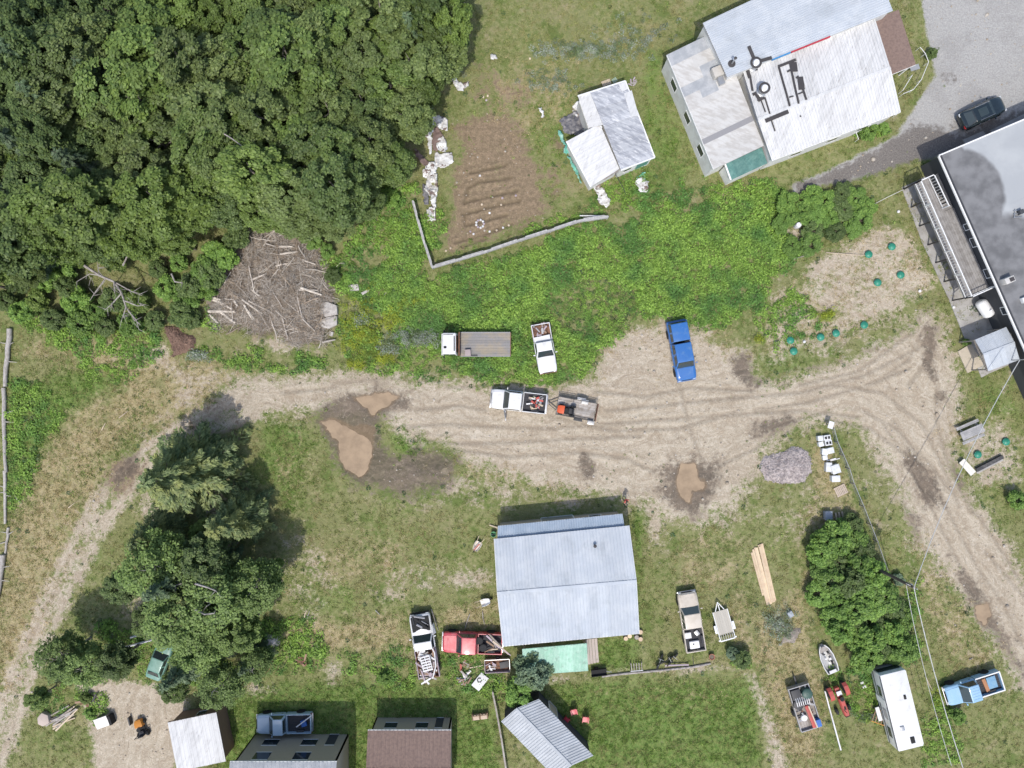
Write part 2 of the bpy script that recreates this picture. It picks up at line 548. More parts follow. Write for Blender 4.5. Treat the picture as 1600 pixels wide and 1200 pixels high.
FX = np.arange(-52, 52.001, 0.165)
FY = np.arange(-39.5, 39.501, 0.165)
ext = np.array([1, 3, 7, 15, 30, 60, 120, 240, 480])
GX = np.concatenate([FX[0] - ext[::-1], FX, FX[-1] + ext])
GY = np.concatenate([FY[0] - ext[::-1], FY, FY[-1] + ext])
XX, YY = np.meshgrid(GX, GY)
ZM = {k: zone(XX, YY, k) for k in ZONES}
wob = (fbm(XX, YY, 0.7, 4, 50) - 0.5) * 1.6
pud = np.full(XX.shape, -9.0)
for p in PUDDLES:
    pud = np.maximum(pud, poly_sd(XX, YY, p))
pudw = pud + wob * 0.28 + (fbm(XX, YY, 2.4, 3, 58) - 0.5) * 0.5
trk = np.full(XX.shape, 9.0)
for t in TRACKS:
    trk = np.minimum(trk, line_d(XX, YY, t))
fur = np.full(XX.shape, 9.0)
for t in FURROWS:
    fur = np.minimum(fur, line_d(XX, YY, t))
ZZ = (fbm(XX, YY, 0.25, 4, 3) - 0.5) * 0.10 + (fbm(XX, YY, 1.6, 3, 9) - 0.5) * 0.035
ZZ = np.where(ZM['asph'] > 0.5, ZZ * 0.3, ZZ)
ZZ += (fbm(XX, YY, 2.2, 3, 21) - 0.5) * 0.16 * np.clip(ZM['mud'], 0, 1)
ZZ -= 0.06 * np.exp(-(trk / 0.16) ** 2) - 0.04 * np.exp(-((trk - 0.38) / 0.16) ** 2)
ZZ += 0.08 * np.exp(-((fur - 0.3) / 0.16) ** 2) - 0.14 * np.exp(-(fur / 0.14) ** 2)
WLEV = []
for p in PUDDLES:
    sdp = poly_sd(XX, YY, p)
    wl = float(np.median(ZZ[(sdp > -0.4) & (sdp < 0.2)])) - 0.03
    WLEV.append(wl)
    own = sdp + wob * 0.28 + (fbm(XX, YY, 2.4, 3, 58) - 0.5) * 0.5
    shore = wl + np.clip(-own * 0.14, -0.16, 0.07)
    w_ = np.clip((sdp + 3.0) / 1.4, 0, 1)
    ZZ = ZZ * (1 - w_) + shore * w_
far = np.clip((np.maximum(np.abs(XX) - 54, np.abs(YY) - 41)) / 40, 0, 1)
ZZ *= (1 - far)
# straight-line distance along / across the road for the wheel streaks
q = [((p[0] - 800) / PXM, (600 - p[1]) / PXM) for p in ROADLINE]
across = np.full(XX.shape, 1e9)
along = np.zeros(XX.shape)
acc = 0.0
for a, b in zip(q, q[1:]):
    d, t = seg_dist(XX, YY, a, b)
    L = math.hypot(b[0] - a[0], b[1] - a[1])
    sgn = np.sign((b[0] - a[0]) * (YY - a[1]) - (b[1] - a[1]) * (XX - a[0]))
    better = d < np.abs(across)
    across = np.where(better, d * sgn, across)
    along = np.where(better, acc + t * L, along)
    acc += L


def gh(x, y):
    j = int(np.clip(np.searchsorted(GX, x), 1, len(GX) - 1))
    i = int(np.clip(np.searchsorted(GY, y), 1, len(GY) - 1))
    return float(max(ZZ[i, j], ZZ[i - 1, j], ZZ[i, j - 1], ZZ[i - 1, j - 1]))


def G(px, py, dz=0.0):
    p = P(px, py)
    p.z = gh(p.x, p.y) + dz
    return p


nx, ny = len(GX), len(GY)
gm = bpy.data.meshes.new('ground')
idx = np.arange(nx * ny).reshape(ny, nx)
quads = np.stack([idx[:-1, :-1], idx[:-1, 1:], idx[1:, 1:], idx[1:, :-1]], -1).reshape(-1, 4)
gm.vertices.add(nx * ny)
gm.vertices.foreach_set('co', np.stack([XX, YY, ZZ], -1).reshape(-1).astype(np.float32))
gm.loops.add(len(quads) * 4)
gm.loops.foreach_set('vertex_index', quads.reshape(-1).astype(np.int32))
gm.polygons.add(len(quads))
gm.polygons.foreach_set('loop_start', np.arange(0, len(quads) * 4, 4, dtype=np.int32))
gm.polygons.foreach_set('use_smooth', np.ones(len(quads), bool))
gm.update()
gm.validate()


def attr_col(name, chans):
    a = gm.attributes.new(name, 'FLOAT_COLOR', 'POINT')
    a.data.foreach_set('color', np.stack([np.asarray(c, float) for c in chans], -1).reshape(-1).astype(np.float32))


attr_col('zone_a', [ZM['dirt'], ZM['dry'], ZM['soil'], ZM['lush']])
attr_col('zone_b', [ZM['mud'], ZM['asph'], ZM['wet'], np.exp(-(trk / 0.2) ** 2)])
attr_col('zone_c', [along / 10, across / 10, np.clip(0.5 + pudw * 0.8, 0, 1), np.exp(-(fur / 0.16) ** 2)])

m, nt, bs = newmat('earth_and_grass')
pos = nt.nodes.new('ShaderNodeNewGeometry').outputs['Position']


def attr(name):
    n = N(nt, 'ShaderNodeAttribute', attribute_name=name)
    s = N(nt, 'ShaderNodeSeparateColor', {0: n.outputs['Color']})
    return [s.outputs[0], s.outputs[1], s.outputs[2], n.outputs['Alpha']]


dirt, dry, soil, lush = attr('zone_a')
mud, asph, wet, trkm = attr('zone_b')
al, ac, pd, furm = attr('zone_c')
n1 = nz(nt, pos, 0.55, 7, 0.66)
n2 = nz(nt, pos, 2.3, 6, 0.72)
n3 = nz(nt, pos, 8.0, 4, 0.72)
n4 = nz(nt, pos, 0.16, 8, 0.66)
n5 = nz(nt, pos, 26.0, 2, 0.7)
n6 = nz(nt, N(nt, 'ShaderNodeVectorMath', {0: pos, 1: (31.0, 17.0, 0)}, operation='ADD').outputs[0], 0.42, 8, 0.7)
swirl = N(nt, 'ShaderNodeTexNoise', {'Vector': pos, 'Scale': 1.1, 'Detail': 6, 'Roughness': 0.68, 'Distortion': 1.6}).outputs['Fac']
edge = mth(nt, 'ADD', mth(nt, 'MULTIPLY', n1, 0.42), mth(nt, 'ADD', mth(nt, 'MULTIPLY', n2, 0.36), mth(nt, 'MULTIPLY', n3, 0.22)))
edge = mth(nt, 'MULTIPLY', mth(nt, 'SUBTRACT', edge, 0.5), 3.6)


def cover(mask, lo=0.34, hi=0.70, k=1.0):
    return sstep(nt, mth(nt, 'ADD', mask, mth(nt, 'MULTIPLY', edge, k)), lo, hi)


def part(f, amt):
    return mth(nt, 'MULTIPLY', f, amt)


# rough grass: green, olive, worn and dry in patches of every size
grass = mixc(nt, sstep(nt, n2, 0.34, 0.64), (0.140, 0.176, 0.052), (0.255, 0.252, 0.115))
grass = mixc(nt, part(sstep(nt, n4, 0.44, 0.60), 0.75), grass, (0.211, 0.211, 0.092))
grass = mixc(nt, part(sstep(nt, n6, 0.54, 0.66), 0.6), grass, (0.301, 0.262, 0.147))
grass = mixc(nt, part(sstep(nt, n1, 0.56, 0.70), 0.55), grass, (0.371, 0.307, 0.211))
grass = mixc(nt, part(sstep(nt, n6, 0.48, 0.38), 0.8), grass, (0.109, 0.154, 0.038))
straw = mixc(nt, sstep(nt, n3, 0.36, 0.64), (0.472, 0.384, 0.230), (0.277, 0.236, 0.118))
straw = mixc(nt, part(sstep(nt, n2, 0.5, 0.64), 0.6), straw, (0.425, 0.354, 0.254))
straw = mixc(nt, part(sstep(nt, n6, 0.5, 0.38), 0.6), straw, (0.177, 0.195, 0.071))
lushc = mixc(nt, sstep(nt, n2, 0.36, 0.64), (0.106, 0.194, 0.040), (0.188, 0.237, 0.069))
col = mixc(nt, part(cover(lush, 0.36, 0.76), 0.9), grass, lushc)
col = mixc(nt, part(cover(dry, 0.36, 0.80), 0.85), col, straw)
# bare sandy earth with streaks that follow the wheels
fv = N(nt, 'ShaderNodeCombineXYZ', {0: al, 1: ac}).outputs[0]
wob_ = N(nt, 'ShaderNodeVectorMath', {0: nz(nt, pos, 0.35, 3, 0.5, True), 'Scale': 0.35}, operation='SCALE').outputs[0]
fv = N(nt, 'ShaderNodeVectorMath', {0: fv, 1: wob_}, operation='ADD').outputs[0]
sv = N(nt, 'ShaderNodeMapping', {'Vector': fv, 'Scale': (2.4, 17.0, 1.0)}).outputs[0]
st = nz(nt, sv, 1.0, 7, 0.7)
sv2 = N(nt, 'ShaderNodeMapping', {'Vector': fv, 'Scale': (7.0, 48.0, 1.0)}).outputs[0]
st2 = nz(nt, sv2, 1.0, 5, 0.66)
sand = mixc(nt, sstep(nt, st, 0.38, 0.62), (0.385, 0.318, 0.24), (0.495, 0.428, 0.335))
sand = mixc(nt, part(sstep(nt, swirl, 0.54, 0.66), 0.6), sand, (0.36, 0.295, 0.22))
sand = mixc(nt, part(sstep(nt, swirl, 0.44, 0.36), 0.55), sand, (0.585, 0.52, 0.425))
sw2 = N(nt, 'ShaderNodeTexNoise', {'Vector': fv, 'Scale': 26.0, 'Detail': 5, 'Roughness': 0.7, 'Distortion': 1.2}).outputs['Fac']
sand = mixc(nt, part(sstep(nt, sw2, 0.54, 0.64), 0.55), sand, (0.27, 0.215, 0.155))
sand = mixc(nt, part(sstep(nt, sw2, 0.45, 0.36), 0.5), sand, (0.60, 0.535, 0.44))
sand = mixc(nt, part(sstep(nt, n1, 0.55, 0.68), 0.5), sand, (0.34, 0.27, 0.195))
sand = mixc(nt, part(sstep(nt, n3, 0.58, 0.70), 0.25), sand, (0.64, 0.58, 0.49))
sand = mixc(nt, part(sstep(nt, n3, 0.42, 0.32), 0.25), sand, (0.27, 0.215, 0.155))
sand = mixc(nt, part(sstep(nt, st2, 0.58, 0.70), 0.5), sand, (0.25, 0.20, 0.145))
sand = mixc(nt, part(trkm, 0.42), sand, (0.20, 0.16, 0.12))
col = mixc(nt, part(cover(dirt, 0.34, 0.68, 0.85), 0.96), col, sand)
earth = mixc(nt, sstep(nt, n2, 0.38, 0.62), (0.293, 0.213, 0.144), (0.190, 0.140, 0.094))
earth = mixc(nt, part(sstep(nt, n3, 0.56, 0.68), 0.4), earth, (0.380, 0.287, 0.201))
earth = mixc(nt, part(furm, 0.6), earth, (0.109, 0.081, 0.055))
col = mixc(nt, part(cover(soil, 0.36, 0.74, 0.9), 0.92), col, earth)
tar = mixc(nt, sstep(nt, n3, 0.35, 0.65), (0.35, 0.342, 0.325), (0.41, 0.40, 0.38))
tar = mixc(nt, part(sstep(nt, n4, 0.46, 0.58), 0.5), tar, (0.30, 0.29, 0.275))
tar = mixc(nt, part(sstep(nt, n1, 0.56, 0.7), 0.5), tar, (0.27, 0.262, 0.25))
col = mixc(nt, cover(asph, 0.38, 0.62, 0.42), col, tar)
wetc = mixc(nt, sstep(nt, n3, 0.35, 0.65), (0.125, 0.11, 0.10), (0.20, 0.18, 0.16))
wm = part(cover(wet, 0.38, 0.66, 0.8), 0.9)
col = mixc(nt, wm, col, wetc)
mudc = mixc(nt, sstep(nt, st, 0.38, 0.62), (0.165, 0.128, 0.095), (0.088, 0.069, 0.052))
mudc = mixc(nt, part(sstep(nt, swirl, 0.52, 0.64), 0.6), mudc, (0.29, 0.235, 0.175))
mudc = mixc(nt, part(sstep(nt, n3, 0.55, 0.68), 0.4), mudc, (0.085, 0.068, 0.052))
mm = cover(mud, 0.36, 0.74, 0.8)
col = mixc(nt, part(mm, 0.88), col, mudc)
pm = sstep(nt, pd, 0.25, 0.5)
col = mixc(nt, part(pm, 0.7), col, (0.20, 0.14, 0.085))
k = mth(nt, 'MULTIPLY_ADD', n5, 0.7)
k.node.inputs[2].default_value = 0.65
n7 = nz(nt, pos, 4.5, 5, 0.75)
k = mth(nt, 'MULTIPLY', k, mth(nt, 'ADD', mth(nt, 'ADD', mth(nt, 'MULTIPLY', n3, 0.65), mth(nt, 'MULTIPLY', n7, 0.75)), 0.3))
col = N(nt, 'ShaderNodeVectorMath', {0: col, 'Scale': k}, operation='SCALE').outputs[0]
nt.links.new(col, bs.inputs['Base Color'])
ro = mth(nt, 'SUBTRACT', 0.95, mth(nt, 'MULTIPLY', mth(nt, 'MAXIMUM', mm, pm), 0.28))
nt.links.new(ro, bs.inputs['Roughness'])
bs.inputs['Specular IOR Level'].default_value = 0.25
hgt = mth(nt, 'ADD', mth(nt, 'MULTIPLY', n3, 0.6), mth(nt, 'ADD', mth(nt, 'MULTIPLY', n5, 0.35), mth(nt, 'MULTIPLY', st2, 0.35)))
bp = N(nt, 'ShaderNodeBump', {'Height': hgt, 'Strength': 0.8, 'Distance': 0.08})
nt.links.new(bp.outputs[0], bs.inputs['Normal'])
tag(link('ground', gm, m), 'bare sandy yard and patchy grass of the lot', 'ground', kind='structure')

# muddy water
m, nt, bs = newmat('muddy_water')
pos = nt.nodes.new('ShaderNodeNewGeometry').outputs['Position']
cw = mixc(nt, sstep(nt, nz(nt, pos, 0.8, 5, 0.6), 0.34, 0.66), (0.375, 0.275, 0.175), (0.285, 0.208, 0.132))
nt.links.new(cw, bs.inputs['Base Color'])
bs.inputs['Roughness'].default_value = 0.03
bs.inputs['Specular IOR Level'].default_value = 0.5
bp = N(nt, 'ShaderNodeBump', {'Height': nz(nt, pos, 3.0, 2), 'Strength': 0.05, 'Distance': 0.02})
nt.links.new(bp.outputs[0], bs.inputs['Normal'])
PUDL = ['broad brown puddle, biggest of the muddy pools in the yard', 'brown puddle among ruts above the biggest muddy pool', 'murky puddle in dark mud between the shed and the driveway',
        'small round puddle beside the gravel lane near the light blue pickup']
for pl, lb, wl in zip(PUDDLES, PUDL, WLEV):
    cx = sum(p[0] for p in pl) / len(pl)
    cy = sum(p[1] for p in pl) / len(pl)
    pts = []
    for p in pl:
        d_ = math.hypot(p[0] - cx, p[1] - cy)
        pts.append(P(cx + (p[0] - cx) * (1 + 14 / d_), cy + (p[1] - cy) * (1 + 14 / d_)))
    mb = MB().prism([(p.x, p.y) for p in pts], wl - 0.05, wl)
    tag(mb.single('puddle', m, lb, 'puddle'), kind='structure')

# ------------------------------------------------------------------ leaves
def quads_mesh(name, cen, d, nrm, length, width, mat, fold=0.0):
    """many leaf-sized rhombs as one mesh"""
    n = len(cen)
    nrm = nrm / (np.linalg.norm(nrm, axis=1, keepdims=True) + 1e-9)
    d = d - nrm * (d * nrm).sum(1, keepdims=True)
    d /= (np.linalg.norm(d, axis=1, keepdims=True) + 1e-9)
    s = np.cross(nrm, d)
    L = (length / 2)[:, None]
    W = (width / 2)[:, None]
    v = np.stack([cen - d * L, cen + s * W + nrm * W * fold, cen + d * L, cen - s * W + nrm * W * fold], 1).reshape(-1, 3)
    me = bpy.data.meshes.new(name)
    me.vertices.add(4 * n)
    me.vertices.foreach_set('co', v.reshape(-1).astype(np.float32))
    me.loops.add(4 * n)
    me.loops.foreach_set('vertex_index', np.arange(4 * n, dtype=np.int32))
    me.polygons.add(n)
    me.polygons.foreach_set('loop_start', np.arange(0, 4 * n, 4, dtype=np.int32))
    me.update()
    me.materials.append(mat)
    return me


def rdir(n, rng):
    v = rng.normal(size=(n, 3))
    return v / np.linalg.norm(v, axis=1, keepdims=True)


def lobed_crown(name, R, z0, z1, nleaf, mat, seed, size=(0.2, 0.34), nlobe=16, lobe=(0.3, 0.5)):
    rng = np.random.default_rng(seed)
    cz, hz = (z0 + z1) / 2, (z1 - z0) / 2
    lc, lr = [], []
    for i in range(nlobe):
        a = rng.uniform(0, 2 * PI)
        t = rng.uniform(-0.75, 0.85)
        rr = math.sqrt(max(0, 1 - t * t)) * rng.uniform(0.35, 0.8)
        lc.append((R * rr * math.cos(a), R * rr * math.sin(a), cz + hz * t * 0.8))
        lr.append(R * rng.uniform(*lobe) * (1.1 - 0.35 * max(t, 0)))
    lc, lr = np.array(lc), np.array(lr)
    pk = rng.choice(nlobe, nleaf, p=lr ** 2 / (lr ** 2).sum())
    dv = rdir(nleaf, rng)
    dv[:, 2] = np.where(rng.random(nleaf) < 0.6, np.abs(dv[:, 2]), dv[:, 2])
    rad = lr[pk] * rng.uniform(0.25, 1.35, nleaf) ** 0.6
    cen = lc[pk] + dv * rad[:, None] * np.array([1, 1, 0.75])
    keep = cen[:, 2] > z0 * 0.5
    cen, dv = cen[keep], dv[keep]
    n = len(cen)
    nrm = dv * 0.35 + np.array([0, -0.12, 1.0]) + rdir(n, rng) * 0.5
    ln = rng.uniform(size[0], size[1], n)
    return quads_mesh(name, cen, rdir(n, rng), nrm, ln, ln * rng.uniform(0.55, 0.8, n), mat, 0.25), lc


def limbs_mesh(name, h, r, lc, mat, seed, zsplit=0.35):
    rng = random.Random(seed)
    mb = MB()
    bend = [(rng.uniform(-.25, .25), rng.uniform(-.25, .25)) for _ in range(5)]
    pts = [Vector((bend[i][0] * i / 4, bend[i][1] * i / 4, h * i / 4 - (0.15 if i == 0 else 0))) for i in range(5)]
    mb.tube(pts, [r * 1.25, r, r * .75, r * .5, r * .18], 7)
    for c in lc:
        c = Vector(c)
        zb = max(h * 0.2, c.z - (c.xy.length) * 0.9)
        k = min(zb / h, 0.95) * 4
        i = min(int(k), 3)
        s = pts[i].lerp(pts[i + 1], k - i)
        c = s.lerp(c, 0.62)
        mid = s.lerp(c, 0.5) + Vector((rng.uniform(-.2, .2), rng.uniform(-.2, .2), -0.1))
        mb.tube([s, mid, c], [r * .34, r * .22, r * .06], 5)
    me = mb.me(name, True)
    me.materials.append(mat)
    return me


def spruce_meshes(name, h, R, mat, bark, seed, dens=1.0):
    rng = np.random.default_rng(seed)
    cen, dd, nn, ll, ww = [], [], [], [], []
    tw = MB()
    nlev = int(h * 2.6)
    for i in range(nlev):
        t = (i + rng.uniform(-.3, .3)) / nlev
        t = min(max(t, 0), 0.985)
        z = h * (0.07 + 0.93 * t)
        L0 = R * (1 - t) ** 0.75 * rng.uniform(0.8, 1.08) + 0.18
        nb = int(4 + 3 * (1 - t))
        a0 = rng.uniform(0, 2 * PI)
        for b in range(nb):
            a = a0 + 2 * PI * b / nb + rng.uniform(-.28, .28)
            L = L0 * rng.uniform(0.6, 1.2)
            dr = np.array([math.cos(a), math.sin(a), 0])
            sd_ = np.array([-math.sin(a), math.cos(a), 0])
            n = int((10 + 20 * L) * dens)
            s = rng.uniform(0.12, 1.0, n) ** 0.75
            droop = -0.22 * s ** 1.6 * L + 0.10 * s * L
            wid = (0.05 + 0.24 * (1 - s) * s * 2.4) * L
            off = rng.uniform(-1, 1, n)
            c = dr[None] * (s * L)[:, None] + sd_[None] * (off * wid)[:, None]
            c[:, 2] = z + droop - np.abs(off) * 0.06 * L + rng.normal(0, 0.03, n)
            d = dr[None] * (0.75 + 0.2 * rng.random((n, 1))) + sd_[None] * (np.sign(off) * (0.35 + 0.5 * rng.random(n)))[:, None] + rng.normal(0, .12, (n, 3))
            cen.append(c)
            dd.append(d)
            nn.append(np.array([0, -.1, 1.0])[None] + dr[None] * 0.15 + rng.normal(0, .25, (n, 3)))
            ll.append(rng.uniform(0.28, 0.52, n) * (0.55 + 0.45 * min(1, L)))
            ww.append(rng.uniform(0.09, 0.17, n))
            if i % 2 == 0:
                p0 = Vector((0, 0, z))
                p1 = Vector(dr * L * 0.9) + Vector((0, 0, z - 0.1 * L))
                tw.tube([p0, p1], [0.035, 0.012], 4)
    tw.tube([(0, 0, -0.15), (0, 0, h * .5), (0, 0, h * 1.0)], [0.02 * h, 0.013 * h, 0.01], 7)
    cm = quads_mesh(name + '_crown', np.concatenate(cen), np.concatenate(dd), np.concatenate(nn), np.concatenate(ll), np.concatenate(ww), mat, 0.2)
    tm = tw.me(name + '_trunk', True)
    tm.materials.append(bark)
    return tm, cm


def place_tree(kind, label, cat, tm, cm, loc, scale, rz, group=None, lean=(0, 0), part='crown', stem='trunk'):
    r = thing(kind, label, cat, loc, rz, group)
    r.scale = scale if hasattr(scale, '__len__') else (scale,) * 3
    r.rotation_euler = (lean[0], lean[1], rz)
    link(stem, tm, None, r)
    link(part, cm, None, r)
    return r


# ------------------------------------------------------------------ scatter with geometry nodes (uncountable plants only)
def scatter(name, label, cat, xyz, protos, scl, rng, tilt=0.2, parent=None, idx=None):
    n = len(xyz)
    me = bpy.data.meshes.new(name)
    me.vertices.add(n)
    me.vertices.foreach_set('co', np.asarray(xyz, np.float32).reshape(-1))
    rot = np.stack([rng.normal(0, tilt, n), rng.normal(0, tilt, n), rng.uniform(0, 2 * PI, n)], -1)
    a = me.attributes.new('rot', 'FLOAT_VECTOR', 'POINT')
    a.data.foreach_set('vector', rot.reshape(-1).astype(np.float32))
    a = me.attributes.new('scl', 'FLOAT', 'POINT')
    a.data.foreach_set('value', np.asarray(scl, np.float32))
    a = me.attributes.new('pick', 'INT', 'POINT')
    a.data.foreach_set('value', (rng.integers(0, len(protos), n) if idx is None else np.asarray(idx)).astype(np.int32))
    ng = bpy.data.node_groups.new(name, 'GeometryNodeTree')
    ng.interface.new_socket('Geometry', in_out='INPUT', socket_type='NodeSocketGeometry')
    ng.interface.new_socket('Geometry', in_out='OUTPUT', socket_type='NodeSocketGeometry')
    gi = ng.nodes.new('NodeGroupInput')
    go = ng.nodes.new('NodeGroupOutput')
    jn = ng.nodes.new('GeometryNodeJoinGeometry')
    for p in reversed(protos):
        oi = ng.nodes.new('GeometryNodeObjectInfo')
        oi.inputs['Object'].default_value = p
        oi.inputs['As Instance'].default_value = True
        ng.links.new(oi.outputs['Geometry'], jn.inputs[0])

    def na(nm, ty):
        k = ng.nodes.new('GeometryNodeInputNamedAttribute')
        k.data_type = ty
        k.inputs['Name'].default_value = nm
        return k.outputs[0]
    ip = ng.nodes.new('GeometryNodeInstanceOnPoints')
    ng.links.new(gi.outputs[0], ip.inputs['Points'])
    ng.links.new(jn.outputs[0], ip.inputs['Instance'])
    ip.inputs['Pick Instance'].default_value = True
    ng.links.new(na('pick', 'INT'), ip.inputs['Instance Index'])
    ng.links.new(na('rot', 'FLOAT_VECTOR'), ip.inputs['Rotation'])
    ng.links.new(na('scl', 'FLOAT'), ip.inputs['Scale'])
    ng.links.new(ip.outputs[0], go.inputs[0])
    o = bpy.data.objects.new(name, me)
    C.objects.link(o)
    md = o.modifiers.new('scatter', 'NODES')
    md.node_group = ng
    if parent is not None:
        o.parent = parent
    return tag(o, label, cat, kind='stuff')


def proto(name, me):
    return bpy.data.objects.new(name, me)      # never linked to the scene: a source for the scatter


def tuft_mesh(name, mat, n, r, h, w, seed, lean=0.5):
    rng = np.random.default_rng(seed)
    b = np.stack([rng.normal(0, r * .5, n), rng.normal(0, r * .5, n), np.zeros(n)], -1)
    d = np.stack([rng.normal(0, lean, n), rng.normal(0, lean, n), np.ones(n)], -1)
    d /= np.linalg.norm(d, axis=1, keepdims=True)
    ln = rng.uniform(.6, 1.1, n) * h
    return quads_mesh(name, b + d * (ln / 2)[:, None], d, rdir(n, rng) + np.array([0, 0, .6]), ln, np.full(n, w), mat)


def clump_mesh(name, mat, n, r, h, size, seed):
    rng = np.random.default_rng(seed)
    a = rng.uniform(0, 2 * PI, n)
    q = np.sqrt(rng.uniform(0, 1, n))
    c = np.stack([q * r * np.cos(a), q * r * np.sin(a), h * (1 - 0.6 * q ** 2) * rng.uniform(.35, 1.05, n)], -1)
    out = np.stack([np.cos(a), np.sin(a), np.full(n, -.25)], -1)
    ln = rng.uniform(.7, 1.25, n) * size
    return quads_mesh(name, c, out + rdir(n, rng) * .5, np.array([0, 0, 1.0])[None] + out * .25 + rdir(n, rng) * .35, ln, ln * .62, mat, .25)


def sample(x, y, arr):
    j = np.clip(np.searchsorted(GX, x), 0, nx - 1)
    i = np.clip(np.searchsorted(GY, y), 0, ny - 1)
    return arr[i, j]


def rand_in(rng, n, poly=None):
    if poly is None:
        return rng.uniform(-51, 51, n), rng.uniform(-39, 39, n)
    xs = [(p[0] - 800) / PXM for p in poly]
    ys = [(600 - p[1]) / PXM for p in poly]
    return rng.uniform(min(xs), max(xs), n), rng.uniform(min(ys), max(ys), n)


L_cover = leafmat('nettle_leaves', (0.148, 0.279, 0.040), (0.288, 0.436, 0.081), (0.111, 0.234, 0.051), 0.3, 0.30, 0.25)
L_weed = leafmat('weed_leaves', (0.122, 0.208, 0.040), (0.245, 0.316, 0.079), (0.273, 0.302, 0.108), 0.3, 0.5, 0.3)
L_dark = leafmat('dark_weed_leaves', (0.056, 0.106, 0.031), (0.106, 0.156, 0.050), (0.075, 0.138, 0.062), 0.3, 0.4, 0.3)
L_grass = leafmat('grass_blades', (0.171, 0.233, 0.064), (0.295, 0.314, 0.116), (0.376, 0.339, 0.152), 0.3, 0.45, 0.28, 0.7, .2)
L_straw = leafmat('straw_blades', (0.476, 0.377, 0.198), (0.608, 0.509, 0.305), (0.397, 0.330, 0.159), 0.25, 0.45, 0.25, 0.8, .2)
L_lush = leafmat('lush_blades', (0.125, 0.242, 0.041), (0.235, 0.336, 0.070), (0.188, 0.258, 0.077), 0.3, 0.45, 0.25, 0.6, .2)
L_yel = leafmat('yellow_flower_heads', (0.44, 0.46, 0.035), (0.24, 0.32, 0.04), (0.18, 0.26, 0.04), 0.25, 0.9, 0.25)
L_wht = leafmat('white_flower_heads', (0.480, 0.500, 0.460), (0.140, 0.200, 0.090), (0.110, 0.160, 0.060), 0.2, 0.9, 0.25)

COVER = [
  [(640,330),(652,330),(678,425),(815,385),(905,354),(960,345),(1040,330),(1100,310),(1180,280),(1225,300),(1228,370),(1250,400),(1200,470),(1120,512),(1040,498),(975,512),(938,545),(925,590),(860,602),(800,592),(690,572),(640,520),(560,480),(530,440),(600,400)],
  [(930,290),(1000,240),(1110,280),(1180,285),(1100,320),(960,345),(905,340)],
  [(690,330),(700,400),(870,335),(950,338),(905,348),(815,372),(680,415),(655,330)],
  [(560,560),(640,548),(700,570),(900,585),(860,606),(760,600),(650,592),(540,580)],
  [(10,595),(60,590),(110,640),(60,700),(40,780),(10,830)], [(130,545),(200,545),(250,560),(190,600),(110,590)],
  [(300,545),(420,540),(530,560),(540,585),(420,580),(310,570)], [(0,470),(170,490),(260,520),(250,560),(120,560),(0,500)],
  [(530,480),(600,490),(600,570),(530,570)], [(600,430),(680,430),(690,570),(600,560)],
  [(380,990),(430,960),(490,960),(520,1010),(500,1050),(380,1060)], [(520,1025),(640,1010),(660,1060),(640,1080),(560,1080),(510,1060)],
  [(690,1025),(790,1030),(800,1100),(770,1090),(700,1070)], [(690,1020),(780,1020),(760,1035),(690,1040)],
  [(590,290),(655,280),(645,330),(610,400),(530,440),(520,400),(560,350)], [(1150,1010),(1185,1020),(1180,1050),(1130,1045)],
  [(1330,195),(1395,190),(1385,215),(1340,220)], [(60,1090),(100,1070),(160,1090),(170,1130),(60,1130)], [(150,960),(260,1000),(380,960),(360,1080),(180,1060)],
  [(438,392),(468,392),(472,418),(440,420)], [(390,470),(410,470),(408,490),(392,488)], [(455,470),(485,475),(470,500),(450,495)], [(500,400),(540,410),(545,470),(515,460)], [(320,480),(345,500),(340,520),(310,510)],
  [(1300,1040),(1370,1040),(1380,1130),(1330,1130),(1290,1080)], [(1440,1060),(1490,1100),(1510,1200),(1440,1200)],
  [(1175,470),(1250,440),(1290,510),(1230,560),(1180,520)], [(1345,950),(1440,900),(1450,1040),(1370,1040)],
]


